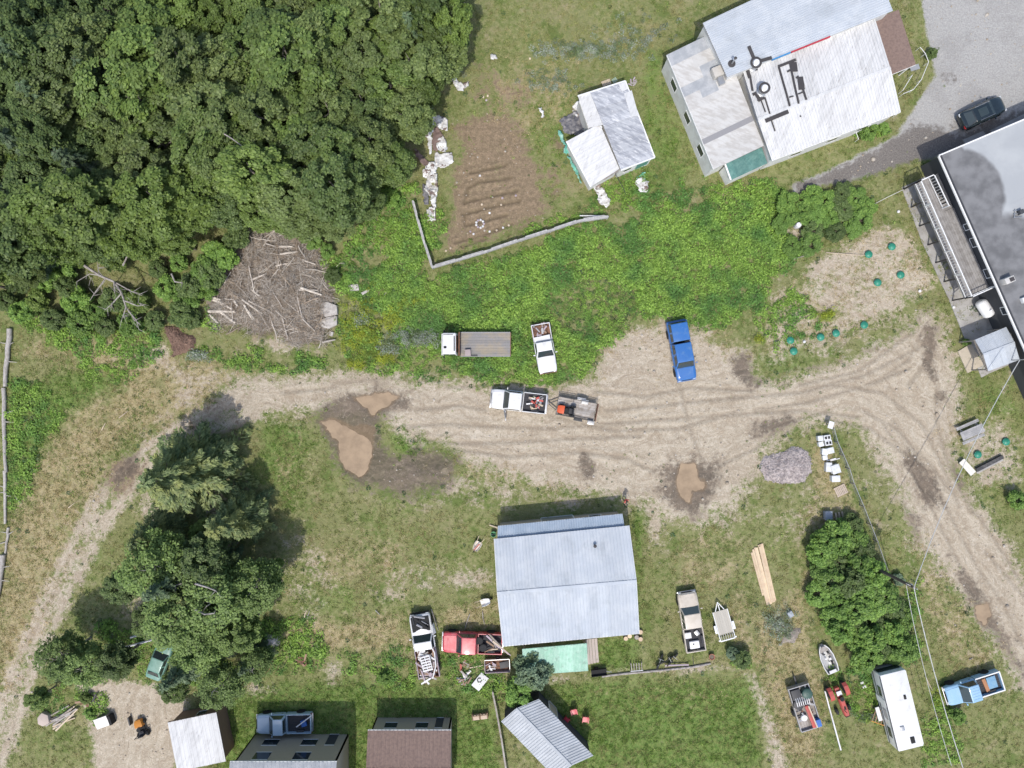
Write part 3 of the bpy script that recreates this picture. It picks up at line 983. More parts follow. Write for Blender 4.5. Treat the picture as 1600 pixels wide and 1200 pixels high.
def build_ground_plants():
    rng = np.random.default_rng(5)
    cl = [proto('leaf_clump', clump_mesh('leaf_clump', L_cover, 24, .34, .42, .17, s)) for s in range(4)]
    wd = [proto('weed_clump', clump_mesh('weed_clump', L_weed, 16, .24, .22, .15, 10 + s)) for s in range(3)]
    dk = [proto('weed_clump', clump_mesh('weed_clump', L_dark, 18, .28, .30, .17, 20 + s)) for s in range(3)]
    gr = [proto('grass_tuft', tuft_mesh('grass_tuft', L_grass, 16, .22, .17, .03, 30 + s, .7)) for s in range(3)]
    sr = [proto('straw_tuft', tuft_mesh('straw_tuft', L_straw, 16, .26, .16, .03, 40 + s, 1.0)) for s in range(3)]
    lu = [proto('lush_tuft', tuft_mesh('lush_tuft', L_lush, 18, .22, .20, .035, 50 + s, .7)) for s in range(3)]
    bare = np.clip(np.maximum.reduce([ZM['dirt'], ZM['mud'] * 0.9, ZM['asph'] * 1.2, ZM['soil'] * 0.9]), 0, 1)
    # leafy cover
    pts = []
    for k, pl in enumerate(COVER):
        xs = [p[0] for p in pl]
        ys = [p[1] for p in pl]
        n = int((max(xs) - min(xs)) * (max(ys) - min(ys)) / 256 * (17 if k == 0 else 8.5))
        x, y = rand_in(rng, n, pl)
        s = poly_sd(x, y, pl) + (fbm(x, y, 0.5, 3, 71) - 0.5) * 2.2
        keep = (s > rng.uniform(-0.1, 0.7, n)) & (fbm(x, y, 0.35, 3, 77 + k) > (0.20 if k == 0 else 0.33)) & (sample(x, y, pud) < -0.3)
        pts.append(np.stack([x[keep], y[keep]], -1))
    pts = np.concatenate(pts)
    x, y = pts[:, 0], pts[:, 1]
    z = sample(x, y, ZZ)
    tall = 0.55 + 0.9 * fbm(x, y, 0.22, 3, 91)
    # thin the parts flattened near the middle of the patch
    flat = ell_sd(x, y, 930, 480, 70, 45) > 0
    tall = np.where(flat, tall * 0.6, tall)
    scatter('leafy_ground_cover', 'bright green leafy weeds carpeting the ground around the parked trucks', 'weeds', np.stack([x, y, z - .02], -1), cl + dk,
            tall * rng.uniform(.65, 1.15, len(x)), rng, .2, idx=np.where(rng.random(len(x)) < np.where(flat, .3, .05), rng.integers(4, 7, len(x)), rng.integers(0, 4, len(x))))
    # yellow and white flowers
    for nm, mt, lab, spots in (('yellow_wildflowers', L_yel, 'yellow flowering weeds beside the brush pile and septic lids', [(565,520,34,48,130), (600,560,20,10,30), (1292,492,12,9,24), (555,570,18,8,20), (1185,530,8,6,10), (640,470,20,8,8), (1470,1080,20,14,14), (610,500,20,18,20)]),
                               ('white_wildflowers', L_wht, 'white flowering weeds scattered among the grass and scrub', [(650,528,34,16,60), (610,540,20,20,20), (920,80,70,14,110), (700,115,20,10,30), (1215,975,26,24,60), (310,555,14,10,22), (860,130,40,20,34), (565,500,12,14,16), (990,60,60,40,40), (1350,1120,20,10,8)])):
        f = [proto('flower_clump', clump_mesh('flower_clump', mt, 26, .28, .55, .11, 60 + s)) for s in range(3)]
        pp = []
        for (px, py, rx, ry, n) in spots:
            c = P(px, py)
            for _ in range(int(n * 1.9)):
                pp.append((c.x + rng.normal(0, .5) * rx / 16, c.y + rng.normal(0, .5) * ry / 16))
        pp = np.array(pp)
        scatter(nm, lab, 'flowers', np.column_stack([pp, sample(pp[:, 0], pp[:, 1], ZZ) + .10]), f, rng.uniform(.6, 1.2, len(pp)), rng, .2)
    # small weeds: sparse over the yard, thick along its edges
    n = 70000
    x, y = rand_in(rng, n)
    b = sample(x, y, bare)
    ptch = fbm(x, y, 0.6, 3, 33)
    edgek = np.exp(-((b - 0.5) / 0.2) ** 2)
    specks = np.maximum(ell_sd(x, y, 985, 735, 75, 30) > 0, np.maximum(ell_sd(x, y, 1345, 715, 40, 45) > 0, ell_sd(x, y, 1230, 575, 60, 35) > 0))
    pr = np.where(b > 0.6, 0.004 + 0.10 * specks * (ptch > .5) + 0.01 * (ptch > 0.6), 0.012 + 0.10 * (ptch > 0.60)) + edgek * 0.05
    pr = np.where((sample(x, y, ZM['lush']) > .6) & (y < -28), 0.004, pr)
    pr = np.where(sample(x, y, ZM['asph']) > .4, 0.002, pr)
    pr = np.where(sample(x, y, ZM['soil']) > .6, 0.035, pr)
    keep = (rng.random(n) < pr) & (sample(x, y, pud) < -0.3)
    x, y = x[keep], y[keep]
    scatter('small_weeds', 'small broad leaved weeds dotted over the yard and grass', 'weeds', np.stack([x, y, sample(x, y, ZZ) - .01], -1), wd + dk, rng.uniform(.3, .95, len(x)) * np.where(sample(x, y, bare) > .6, .6, 1), rng, .2, idx=np.where(rng.random(len(x)) < .25, rng.integers(3, 6, len(x)), rng.integers(0, 3, len(x))))
    # grass, straw, lush grass
    for nm, lab, prs, n, fld, sd_ in (('grass', 'olive green rough grass of the lot', gr, 150000, 1.0, 0), ('dry_grass', 'straw coloured dry grass along the track and sheds', sr, 110000, ZM['dry'], 1), ('lush_grass', 'fresh green grass on lawns and verges', lu, 110000, ZM['lush'], 2)):
        x, y = rand_in(rng, n)
        b = sample(x, y, bare)
        ptch = fbm(x, y, 0.5, 4, 44 + sd_)
        if sd_ == 0:
            pr = np.clip(0.62 - b * 1.0, 0, .5) * (0.4 + ptch)
        else:
            pr = np.clip(sample(x, y, fld) * 1.3 - 0.35 + (ptch - .5) * 1.2, 0, 0.7) * np.clip(1.25 - b * 1.05, .06, 1)
        pr = np.where(sample(x, y, ZM['asph']) > .45, 0, pr)
        keep = (rng.random(n) < pr) & (sample(x, y, pud) < -0.2)
        x, y = x[keep], y[keep]
        scatter(nm, lab, 'grass', np.stack([x, y, sample(x, y, ZZ) - .01], -1), prs, rng.uniform(.6, 1.35, len(x)), rng, .15)
    # stones and clods on the bare yard
    st = MB()
    for k in range(1):
        st.lathe([(0.02, 0), (0.07, 0.015), (0.06, 0.05), (0.02, 0.07)], 6)
    so = [proto('clod', st.me('clod'))]
    so[0].data.materials.append(M('clod', (.34, .28, .21), .95, col2=(.5, .46, .4), scale=1.5, var=.25))
    n = 26000
    x, y = rand_in(rng, n)
    keep = (rng.random(n) < np.clip(sample(x, y, bare) - .35, 0, 1) * .5) & (sample(x, y, pud) < -0.2)
    x, y = x[keep], y[keep]
    scatter('loose_stones', 'pale stones and clods strewn over the bare yard', 'stones', np.stack([x, y, sample(x, y, ZZ) - .01], -1), so, rng.lognormal(-.25, .45, len(x)), rng, .4)


# ------------------------------------------------------------------ trees
B_pale = M('pale_bark', (.42, .39, .34), .9, col2=(.16, .14, .12), scale=3, var=.2)
B_dark = M('dark_bark', (.13, .10, .08), .95, col2=(.22, .18, .14), scale=3, var=.2)
B_grey = M('grey_bark', (.15, .13, .11), .95, col2=(.24, .22, .19), scale=3, var=.2)
B_dead = M('dead_bark', (.40, .37, .34), .9, col2=(.25, .22, .2), scale=4, var=.2)
T_olive = leafmat('poplar_leaves_olive', (0.085, 0.130, 0.035), (0.185, 0.236, 0.074), (0.115, 0.160, 0.046), .2, .25, .24)
T_green = leafmat('poplar_leaves_green', (0.073, 0.130, 0.028), (0.159, 0.225, 0.056), (0.109, 0.160, 0.038), .2, .25, .24)
T_lime = leafmat('poplar_leaves_lime', (0.093, 0.155, 0.028), (0.178, 0.244, 0.057), (0.131, 0.197, 0.042), .2, .25, .18)
T_dark = leafmat('alder_leaves_dark', (0.068, 0.119, 0.033), (0.140, 0.193, 0.058), (0.095, 0.143, 0.041), .2, .25, .22)
T_bush = leafmat('shrub_leaves', (0.095, 0.197, 0.034), (0.213, 0.332, 0.067), (0.134, 0.238, 0.047), .2, .4, .22)
T_blue = leafmat('bluish_leaves', (0.094, 0.151, 0.094), (0.173, 0.238, 0.144), (0.130, 0.187, 0.086), .2, .4, .2)
T_spr = leafmat('spruce_needles', (0.079, 0.134, 0.048), (0.206, 0.259, 0.104), (0.266, 0.295, 0.092), .15, .5, .15)
T_sprd = leafmat('dark_spruce_needles', (0.050, 0.091, 0.043), (0.127, 0.178, 0.091), (0.091, 0.137, 0.064), .12, .4, .2)

T_birch = leafmat('birch_leaves', (0.095, 0.165, 0.040), (0.205, 0.290, 0.080), (0.145, 0.215, 0.055), .2, .25, .2)
PT = {}


def tree_protos():
    for k, mt in (('olive', T_olive), ('green', T_green), ('lime', T_lime), ('dark', T_dark)):
        PT[k] = []
        for s in range(2 if k in ('lime', 'dark') else 3):
            cm, lc = lobed_crown('crown', 2.7, 3.2, 10.6, 15000, mt, 100 + s + len(k) * 7, (.13, .27), 120, (.09, .20))
            PT[k].append((limbs_mesh('trunk', 8.2, .17, lc[::8], B_grey, s), cm))
    for k, mt in (('bush', T_bush), ('bushdark', T_dark), ('bushblue', T_blue), ('bushlime', T_lime)):
        PT[k] = []
        for s in range(3 if k == 'bush' else 2):
            cm, lc = lobed_crown('foliage', 1.25, .25, 2.0, 4600, mt, 200 + s + len(k) * 5, (.11, .22), 46, (.12, .28))
            PT[k].append((limbs_mesh('stem', 1.5, .06, lc[::3], B_dark, s), cm))
    PT['birch'] = []
    for s in range(3):
        cm, lc = lobed_crown('crown', 3.1, 2.4, 10.4, 8200, T_birch, 300 + s, (.14, .28), 170, (.07, .20))
        PT['birch'].append((limbs_mesh('trunk', 8.4, .15, lc[::9], B_pale, s), cm))
    PT['spruce'] = [spruce_meshes('spruce', 12, 3.5, T_spr, B_dark, 5, 1.6)]
    PT['darkspruce'] = [spruce_meshes('darkspruce', 13, 2.8, T_sprd, B_dark, 8 + s, 1.3) for s in range(2)]


def at_top(px, py, h, k=0.75):
    p = P(px, py, h * k)
    return Vector((p.x, p.y, gh(p.x, p.y) - 0.03))


def build_trees():
    tree_protos()
    rng = random.Random(3)
    FOREST = [(-70,-60),(770,-60),(735,60),(690,110),(652,170),(632,235),(612,290),(590,312),(560,350),(530,372),(470,368),(400,345),(345,345),(300,362),(275,392),(225,398),(100,395),(60,430),(-70,455)]
    pts = []
    tries = 0
    arr = lambda px, py: float(poly_sd(np.array([(px - 800) / 16.]), np.array([(600 - py) / 16.]), FOREST)[0])
    while tries < 9000:
        tries += 1
        px, py = rng.uniform(-60, 770), rng.uniform(-55, 480)
        e = arr(px, py)
        if e < 0.6:
            continue
        if any((px - a) ** 2 + (py - b) ** 2 < 40 ** 2 for a, b, _ in pts):
            continue
        pts.append((px, py, e))
    LB = {'olive': 'olive green leafy tree', 'green': 'fresh green leafy tree', 'lime': 'lime green leafy tree', 'dark': 'dark green leafy tree'}
    for px, py, e in pts:
        if px < 190 and py < 320 and rng.random() < .55:
            kind = 'dark'
        elif py > 270 and px < 420 and rng.random() < .4:
            kind = 'lime'
        else:
            kind = rng.choice(['olive', 'olive', 'olive', 'green', 'green', 'green', 'lime', 'dark'])
        s = rng.uniform(.85, 1.25) * (0.62 + 0.38 * min(1, e / 4))
        tm, cm = rng.choice(PT[kind])
        h = 10.5 * s
        size = 'tall' if s > 1.08 else 'small' if s < .8 else 'middle sized'
        where = 'overhanging the garden edge' if px > 600 and e < 5 else 'above the brush pile' if py > 230 and 300 < px < 580 else 'in the shady corner with spruces' if px < 190 and py < 320 else 'over the dead tree shrubs' if py > 270 and px < 320 else 'deep inside the wood'
        place_tree('leafy_tree', size + ' ' + LB[kind] + ' ' + where, 'tree', tm, cm, at_top(px, py, h, .68), (s * rng.uniform(.8, 1.35), s * rng.uniform(.8, 1.35), s * rng.uniform(.9, 1.1)), rng.uniform(0, 6.28), 'leafy trees of the dense wood', part='crown')
    for px, py, s in ((60,150,1.0),(20,220,.95),(110,250,.9),(140,110,.95),(30,90,1.05),(65,330,.7),(10,300,.8),(640,40,.8),(95,185,.8),(20,400,.6)):
        tm, cm = rng.choice(PT['darkspruce'])
        place_tree('spruce_tree', 'dark spruce tree rising among leafy trees of the wood', 'tree', tm, cm, at_top(px, py, 13 * s, .8), s, rng.uniform(0, 6.28), 'dark spruces of the wood')
    # trees on the island inside the bend of the track
    tm, cm = PT['spruce'][0]
    place_tree('spruce_tree', 'big spruce tree shading the bend of the dirt track', 'tree', tm, cm, G(330, 728), (1.25, 1.25, 1.05), .4)
    isl = [('spruce', 392, 800, .8, 'shorter spruce tree behind the big spruce beside the grass'), ('darkspruce', 330, 1010, .75, 'dark spruce tree above the parked cars under the trees'),
           ('darkspruce', 365, 880, .6, 'bluish dark spruce tree in the middle of the tree island'), ('darkspruce', 318, 880, .85, 'dark spruce tree in the heart of the tree island'), ('spruce', 275, 822, .72, 'spruce tree whose branches reach over the dirt track'), ('spruce', 345, 900, .7, 'spruce tree inside the tree island beside the dark spruce'), ('darkspruce', 410, 1015, .45, 'small dark spruce tree next to the sand heap')]
    for k, px, py, s, lb in isl:
        tm, cm = PT[k][0]
        b = P(px, py)
        place_tree('spruce_tree', lb, 'tree', tm, cm, (b.x, b.y, gh(b.x, b.y) - .03), s, rng.uniform(0, 6), None)
    isl2 = [('birch', 245, 880, 1.0, 'broad olive green tree in the tree island, near the dirt track'), ('birch', 280, 965, 1.0, 'wide green tree shading the hidden green car'), ('lime', 318, 830, .45, 'small lime green tree beside the big spruce'),
            ('birch', 340, 935, 1.0, 'olive green tree with bare twigs in the tree island'), ('birch', 400, 915, .85, 'green tree on the grass side of the tree island'), ('dark', 330, 870, .9, 'dark green tree in the heart of the tree island'),
            ('birch', 95, 1025, .72, 'green tree leaning over the dirt track above the firewood'), ('birch', 135, 1040, .68, 'olive tree above the firewood pile beside the track'),
            ('dark', 185, 1030, .62, 'dark small tree between the firewood and green car'), ('green', 275, 1070, .55, 'small green tree shading the white roofed building'), ('lime', 435, 880, .2, 'tiny lime green sapling in shade of the tree island'),
            ('birch', 345, 1070, .7, 'olive tree beside the white roofed building'), ('dark', 195, 915, .62, 'sparse dark tree at the brown bare patch by the track'), ('green', 60, 1090, .4, 'low green tree next to the firewood pile'), ('birch', 290, 905, .9, 'olive tree at the centre of the tree island beside pale twigs'), ('green', 375, 985, .75, 'green tree above the sand heap'), ('birch', 310, 1010, .8, 'olive tree shading the silver sheet'), ('green', 235, 965, .6, 'green tree over the grey pipes'), ('birch', 400, 1040, .55, 'olive tree in weeds behind the sand heap')]
    for k, px, py, s, lb in isl2:
        tm, cm = PT[k][len(lb) % len(PT[k])]
        place_tree('leafy_tree', lb, 'tree', tm, cm, at_top(px, py, 10.5 * s, .6), (s * 1.12, s * 1.12, s), rng.uniform(0, 6.28))
    tm, cm = PT['bushblue'][0]
    place_tree('leafy_tree', 'bluish green tree hanging over the mint green roof', 'tree', tm, cm, at_top(832, 1050, 3.9, .6), (1.6, 1.5, 1.95), 1.0)
    tm, cm = PT['bush'][1]
    place_tree('leafy_tree', 'round green bush tree touching the ribbed grey roof', 'tree', tm, cm, at_top(812, 1082, 3.2, .6), (1.4, 1.3, 1.6), 2.0)
    # shrubs
    def shrub(kind, px, py, s, lb, group=None, sz=None):
        tm, cm = rng.choice(PT[kind])
        place_tree('shrub', lb, 'shrub', tm, cm, at_top(px, py, 2 * s, .5), (s, s * rng.uniform(.85, 1.15), s * (sz or rng.uniform(.8, 1.2))), rng.uniform(0, 6.28), group, part='foliage', stem='stem')
    A = []
    poly = [(1262,840),(1300,812),(1345,800),(1360,850),(1385,900),(1400,930),(1430,960),(1440,1010),(1420,1040),(1370,1045),(1330,1040),(1310,1000),(1270,970),(1258,900)]
    t = 0
    while len(A) < 34 and t < 4000:
        t += 1
        px, py = rng.uniform(1255, 1440), rng.uniform(800, 1045)
        if float(poly_sd(np.array([(px - 800) / 16.]), np.array([(600 - py) / 16.]), poly)[0]) < .9 or any((px - a) ** 2 + (py - b) ** 2 < 20 ** 2 for a, b in A):
            continue
        A.append((px, py))
        kd, ss = rng.choice(['bush', 'bush', 'bush', 'bushdark']), rng.uniform(.85, 1.35)
        shrub(kd, px, py, ss, ('big ' if ss > 1.1 else 'small ') + ('dark green' if kd == 'bushdark' else 'bright green') + ' shrub in the thicket ' + ('near the sawn lumber' if px < 1310 else 'near the camper' if py > 980 else 'near the wire fence'), 'thicket shrubs by the wire fence')
    A = []
    poly = [(1215,310),(1260,300),(1320,295),(1372,318),(1365,350),(1330,362),(1290,372),(1260,395),(1235,395),(1225,360)]
    t = 0
    while len(A) < 24 and t < 3000:
        t += 1
        px, py = rng.uniform(1215, 1372), rng.uniform(295, 395)
        if float(poly_sd(np.array([(px - 800) / 16.]), np.array([(600 - py) / 16.]), poly)[0]) < .1 or any((px - a) ** 2 + (py - b) ** 2 < 20 ** 2 for a, b in A) or math.hypot(px - 1245, py - 362) < 16:
            continue
        A.append((px, py))
        kd, ss = rng.choice(['bush', 'bush', 'bushdark']), rng.uniform(.75, 1.15)
        shrub(kd, px, py, ss, ('dark green' if kd == 'bushdark' else 'bright green') + ' shrub in the strip above the septic lids, ' + ('near the pale barrel' if px < 1285 else 'near the concrete apron'), 'shrubs above the septic lids', .6)
    for px, py, k in ((40,488,'bush'),(85,498,'bushdark'),(125,505,'bush'),(165,512,'bushdark'),(205,508,'bush'),(240,500,'bushdark'),(285,490,'bushdark'),(215,470,'bushlime'),(60,470,'bushlime'),(120,470,'bush'),(180,470,'bushdark'),(300,450,'bushdark'),(10,470,'bushdark'),(100,420,'bush'),(130,400,'bushlime'),(245,420,'bushdark'),(280,410,'bush'),(260,450,'bush'),(110,450,'bushdark'),(300,500,'bushdark'),(230,390,'bush'),(70,440,'bush'),(30,440,'bushdark'),(180,405,'bushlime'),(320,425,'bush'),(290,470,'bush'),(150,490,'bush'),(332,432,'bushdark'),(348,402,'bush'),(368,372,'bushdark'),(335,395,'bush'),(325,455,'bush')):
        shrub(k, px, py, rng.uniform(.8, 1.3), {'bush': 'green', 'bushdark': 'dark green', 'bushlime': 'lime green'}[k] + ' shrub along the wood edge ' + ('near the bark heap' if px > 235 else 'around the bare dead tree' if px > 90 else 'near the boundary logs'), 'shrubs along the wood edge')
    for px, py, s, k, lb in ((1510,535,.32,'bush','small round shrub beside the tan concrete slab'), (1355,205,.8,'bush','shrub against the wall of the white roofed house'), (1380,200,.55,'bush','low shrub at the corner of the white roofed house'),
                             (1160,1030,.8,'bushdark','dark shrub at the end of the log border'), (1145,1020,.6,'bushblue','bluish shrub behind the small trailer'), (600,1060,.5,'bush','low shrub in weeds beside the wrecked truck'),
                             (132,1092,.55,'bushlime','lime shrub beside the firewood pile'), (62,1095,.6,'bushlime','lime shrub at the edge of the dirt track'), (140,1118,.5,'bush','green shrub behind the firewood pile'),
                             (1405,905,.5,'bushblue','grey green shrub at the foot of the utility pole'), (1495,1118,.7,'bush','green shrub in front of the light blue pickup'), (1590,780,.8,'bush','shrub on the verge beside the gravel lane'),
                             (1455,85,.5,'bushdark','dark shrub next to the brown roofed porch'), (650,190,.7,'bushdark','shrub at the garden edge beside white plastic'), (690,110,.8,'bushdark','shrub at the wood corner above the garden'),
                             (715,70,.9,'bushdark','large shrub at the top of the garden'), (560,330,.9,'bush','shrub between the wood and the garden fence'), (512,392,.7,'bush','green shrub at the right rim of the brush pile'), (520,430,.7,'bushdark','dark shrub at the right rim of the brush pile'), (490,375,.8,'bush','green shrub at the top rim of the brush pile'), (610,310,.8,'bush','green shrub beside the short garden fence'), (1390,420,.001,'bush','x')):
        if s > .01:
            shrub(k, px, py, s, lb)
    # bare dead tree lying over the shrubs
    r = thing('dead_tree', 'bare grey dead tree fallen over the shrubs', 'tree', at_top(150, 440, 3))
    tb = MB()
    rr = random.Random(4)

    def pth(pp, r0, z):
        tb.tube([P(a, b, z + rr.uniform(-.2, .2)) for a, b in pp], [r0 * (1 - .75 * i / max(1, len(pp) - 1)) for i in range(len(pp))], 6)
    pth([(132,415),(155,430),(178,440),(190,458),(197,480),(210,498),(219,508)], .14, 3.4)
    tb.build('trunk', B_dead, r, True, True)
    for pp in ([(178,440),(179,458)], [(178,440),(205,455),(222,462)], [(190,458),(175,475),(163,485)], [(197,480),(190,500)], [(155,430),(140,428),(120,440)], [(155,430),(152,410)], [(201,486),(213,500),(217,515)], [(165,435),(150,455),(140,470)], [(195,470),(215,478),(228,476)]):
        tb = MB()
        pth(pp, .07, 3.4)
        e = pp[-1]
        for k in range(5):
            a = rr.uniform(0, 6.28)
            t = rr.uniform(.3, 1)
            c = (pp[0][0] + (e[0] - pp[0][0]) * t, pp[0][1] + (e[1] - pp[0][1]) * t)
            pth([c, (c[0] + 14 * math.cos(a), c[1] + 14 * math.sin(a))], .028, 3.4)
        tb.build('branch', B_dead, r, True, True)
    # bare pale stems showing in the wood and the island
    for pp, z, lb in (([(268,428),(273,440),(285,442)], 3, 'thin bare branch sticking out of shrubs above the brush pile'), ([(192,415),(198,402),(204,395)], 3, 'short bare branch in shrubs beside the dead tree'), ([(305,912),(325,918),(337,923)], 9, 'pale bare branch in the crown of the tree island'),
                      ([(305,953),(320,960),(335,958)], 8.5, 'curved pale branch in the lower crown of the tree island'), ([(305,185),(335,200),(360,215),(392,238)], 10.4, 'grey leaning trunk showing through the dense wood'), ([(68,395),(90,402)], 5, 'pale broken trunk in the shady corner of the wood')):
        mb = MB().tube([P(a, b, z + .1 * i) for i, (a, b) in enumerate(pp)], [.09, .07, .05, .03][:len(pp)], 6)
        for i in range(3):
            c = P(*pp[-1], z)
            mb.tube([c, c + Vector((rng.uniform(-.6, .6), rng.uniform(-.6, .6), rng.uniform(-.2, .3)))], [.03, .01], 4)
        mb.single('bare_branch', B_dead, lb, 'branch', smooth=True)


build_ground_plants()
build_trees()

# ------------------------------------------------------------------ buildings
def lerp3(a, b, t):
    return a + (b - a) * t


def roof_quad(root, a, b, c, d, n, mat, ribs=3, rib=0.03, name='roof_sheet', deck=None, gap=0.0, mats=None, rng=random.Random(1), lap=0.012):
    """sheets side by side from the eave a-b up to the ridge d-c, each a part of its own with raised ribs"""
    a, b, c, d = (Vector(p) for p in (a, b, c, d))
    nrm = (b - a).cross(d - a).normalized()
    if nrm.z < 0:
        nrm = -nrm
    for i in range(n):
        u0, u1 = i / n, (i + 1) / n
        g = gap / n
        mb = MB()
        prof = [(u0 + g, 0)]
        for r in range(ribs):
            uc = u0 + (r + .5) / ribs / n
            w = 0.12 / ribs / n
            prof += [(uc - 1.7 * w, 0), (uc - w * .8, rib), (uc + w * .8, rib), (uc + 1.7 * w, 0)]
        prof.append((u1 - g, 0))
        off = 0.012 + lap * (i % 2) + rng.uniform(0, .003)
        lo = [lerp3(a, b, u) + nrm * (h + off) for u, h in prof]
        hi = [lerp3(d, c, u) + nrm * (h + off) for u, h in prof]
        k = len(prof)
        mb.add(lo + hi, [(j, j + 1, k + j + 1, k + j) for j in range(k - 1)])
        mb.build(name, mats[i % len(mats)] if mats else mat, root, False, True)
    warp = nrm * (-.004 - abs((c - (b + d - a)).dot(nrm)) * .3)
    a, b, c, d = a + warp, b + warp, c + warp, d + warp
    mb = MB().slab(*((a, b, c, d) if (c - a).cross(d - b).z > 0 else (d, c, b, a)), .05)
    mb.build('roof_deck', deck or W_board, root, False, True)


def wall_ring(root, pts, zs, mat, z0=-.1, t=.14, name='wall'):
    n = len(pts)
    c = sum((Vector((p[0], p[1], 0)) for p in pts), Vector()) / n
    for i in range(n):
        p, q_ = Vector((pts[i][0], pts[i][1], 0)), Vector((pts[(i + 1) % n][0], pts[(i + 1) % n][1], 0))
        nr = Vector((q_.y - p.y, p.x - q_.x, 0)).normalized()
        if nr.dot(c - p) < 0:
            nr = -nr
        za, zb = zs[i], zs[(i + 1) % n]
        vs = []
        for o_ in (0, t):
            e = (q_ - p).normalized() * (o_ * .0)
            vs += [p + nr * o_ + e + Vector((0, 0, z0)), q_ + nr * o_ + Vector((0, 0, z0)), q_ + nr * o_ + Vector((0, 0, zb)), p + nr * o_ + Vector((0, 0, za))]
        MB().add(vs, [(0, 1, 2, 3), (7, 6, 5, 4), (0, 4, 5, 1), (1, 5, 6, 2), (2, 6, 7, 3), (3, 7, 4, 0)]).build(name, mat, root, False, True)


def wall_panel(root, p, q_, t0, t1, z0, z1, mat, name, out=.03, frame=None, sub=None):
    """a door or window set on the wall line p-q, with its frame"""
    p, q_ = Vector((p[0], p[1], 0)), Vector((q_[0], q_[1], 0))
    d = (q_ - p)
    nr = Vector((d.y, -d.x, 0)).normalized() * out
    a, b = p + d * t0 - nr, p + d * t1 - nr
    o = MB().beam(a + Vector((0, 0, (z0 + z1) / 2)), b + Vector((0, 0, (z0 + z1) / 2)), abs(out) * 2.4, z1 - z0).build(name, mat, root, False, True)
    if frame:
        f = MB()
        for z in (z0, z1):
            f.beam(a + Vector((0, 0, z)), b + Vector((0, 0, z)), abs(out) * 2.4 + .05, .07)
        for e in (a, b):
            f.beam(e + Vector((0, 0, z0)), e + Vector((0, 0, z1)), .07, abs(out) * 2.4 + .05)
        f.build('frame', frame, o, False, True)
    return o


def plane_pt(px, py, a, b, c, dz=0.0):
    n = (b - a).cross(c - a)
    z = a.z
    for _ in range(8):
        p = P(px, py, z)
        z = a.z - ((p.x - a.x) * n.x + (p.y - a.y) * n.y) / n.z
    return P(px, py, z + dz)


W_board = M('weathered_board', (.30, .28, .26), .9, col2=(.20, .17, .14), scale=2, var=.2, stretch=(1, 6, 6))
R_blue = M('blue_grey_sheet_roof', (.45, .485, .525), .85, col2=(.50, .53, .56), scale=.8, var=.06, orand=.045, spec=.2, col3=(.38, .41, .44), scale3=.5, lo3=.5, hi3=.75)
R_blue2 = M('ribbed_blue_sheet', (.33, .40, .48), .8, col2=(.40, .46, .53), scale=.8, var=.06, orand=.04, spec=.2)
R_white = M('white_sheet_roof', (.62, .62, .615), .85, spec=.2, col2=(.53, .53, .525), scale=.9, lo=.45, hi=.65, var=.1, vscale=5, orand=.06, stretch=(3.0, .7, 1), rotz=.38, col3=(.42, .41, .40), scale3=1.6, lo3=.6, hi3=.72)
R_off = M('aged_white_sheet', (.55, .54, .515), .7, col2=(.45, .43, .40), scale=1.1, var=.1, orand=.05, stretch=(1, 3, 1), rotz=.4)
R_grey = M('grey_shingle', (.33, .345, .36), .85, col2=(.42, .43, .44), scale=1.5, var=.12, orand=.06)
R_rolled = M('weathered_rolled_roof', (.47, .48, .50), .85, col2=(.32, .33, .36), scale=1.2, lo=.42, hi=.6, var=.14, orand=.08, stretch=(.6, 2.4, 1), rotz=.4, col3=(.62, .62, .62), scale3=2.2, lo3=.55, hi3=.66)
R_brown = M('brown_shingle', (.235, .165, .135), .9, col2=(.18, .125, .105), scale=5, var=.3, vscale=20, bump=.3)
R_mint = M('mint_plastic_sheet', (.26, .49, .37), .5, col2=(.36, .56, .46), scale=1.6, var=.14, orand=.10, col3=(.22, .36, .28), scale3=1.8)
R_green = M('dark_green_sheet', (.085, .20, .18), .5, col2=(.13, .26, .23), scale=2, var=.15, orand=.08)
R_tar = M('tar_patch', (.055, .05, .05), .7, var=.2)
W_white = M('white_painted_wall', (.70, .70, .68), .7, col2=(.60, .59, .56), scale=1.2, var=.06)
W_dark = M('charcoal_siding', (.055, .058, .065), .7, var=.15)
W_tan = M('tan_siding', (.42, .36, .28), .8, var=.1)
W_green = M('green_painted_wall', (.10, .26, .20), .7, var=.15)
TRIM = M('white_trim', (.78, .78, .77), .5, var=.04)
GLASS = M('window_glass', (.03, .04, .05), .08, var=.1, spec=.8)
GREYM = M('galvanised_metal', (.45, .46, .47), .4, var=.1, metal=.6)
CONC = M('concrete', (.40, .385, .36), .9, col2=(.30, .285, .265), scale=.9, var=.12, bump=.2)
CONC_T = M('tan_concrete', (.52, .455, .355), .9, col2=(.46, .40, .31), scale=1.4, var=.08)
DECKW = M('deck_board', (.31, .295, .28), .85, col2=(.23, .215, .20), scale=1.5, var=.16, orand=.14, stretch=(1, 1, 1))
BLACKP = M('black_plastic', (.03, .03, .032), .6, var=.15)


def roof_items_on(root, items, pl, mat, name):
    for it in items:
        a, b = plane_pt(it[0], it[1], *pl, dz=.105), plane_pt(it[2], it[3], *pl, dz=.105)
        MB().beam(a, b, it[4] / 16, .02).build(name, mat, root, False, True)


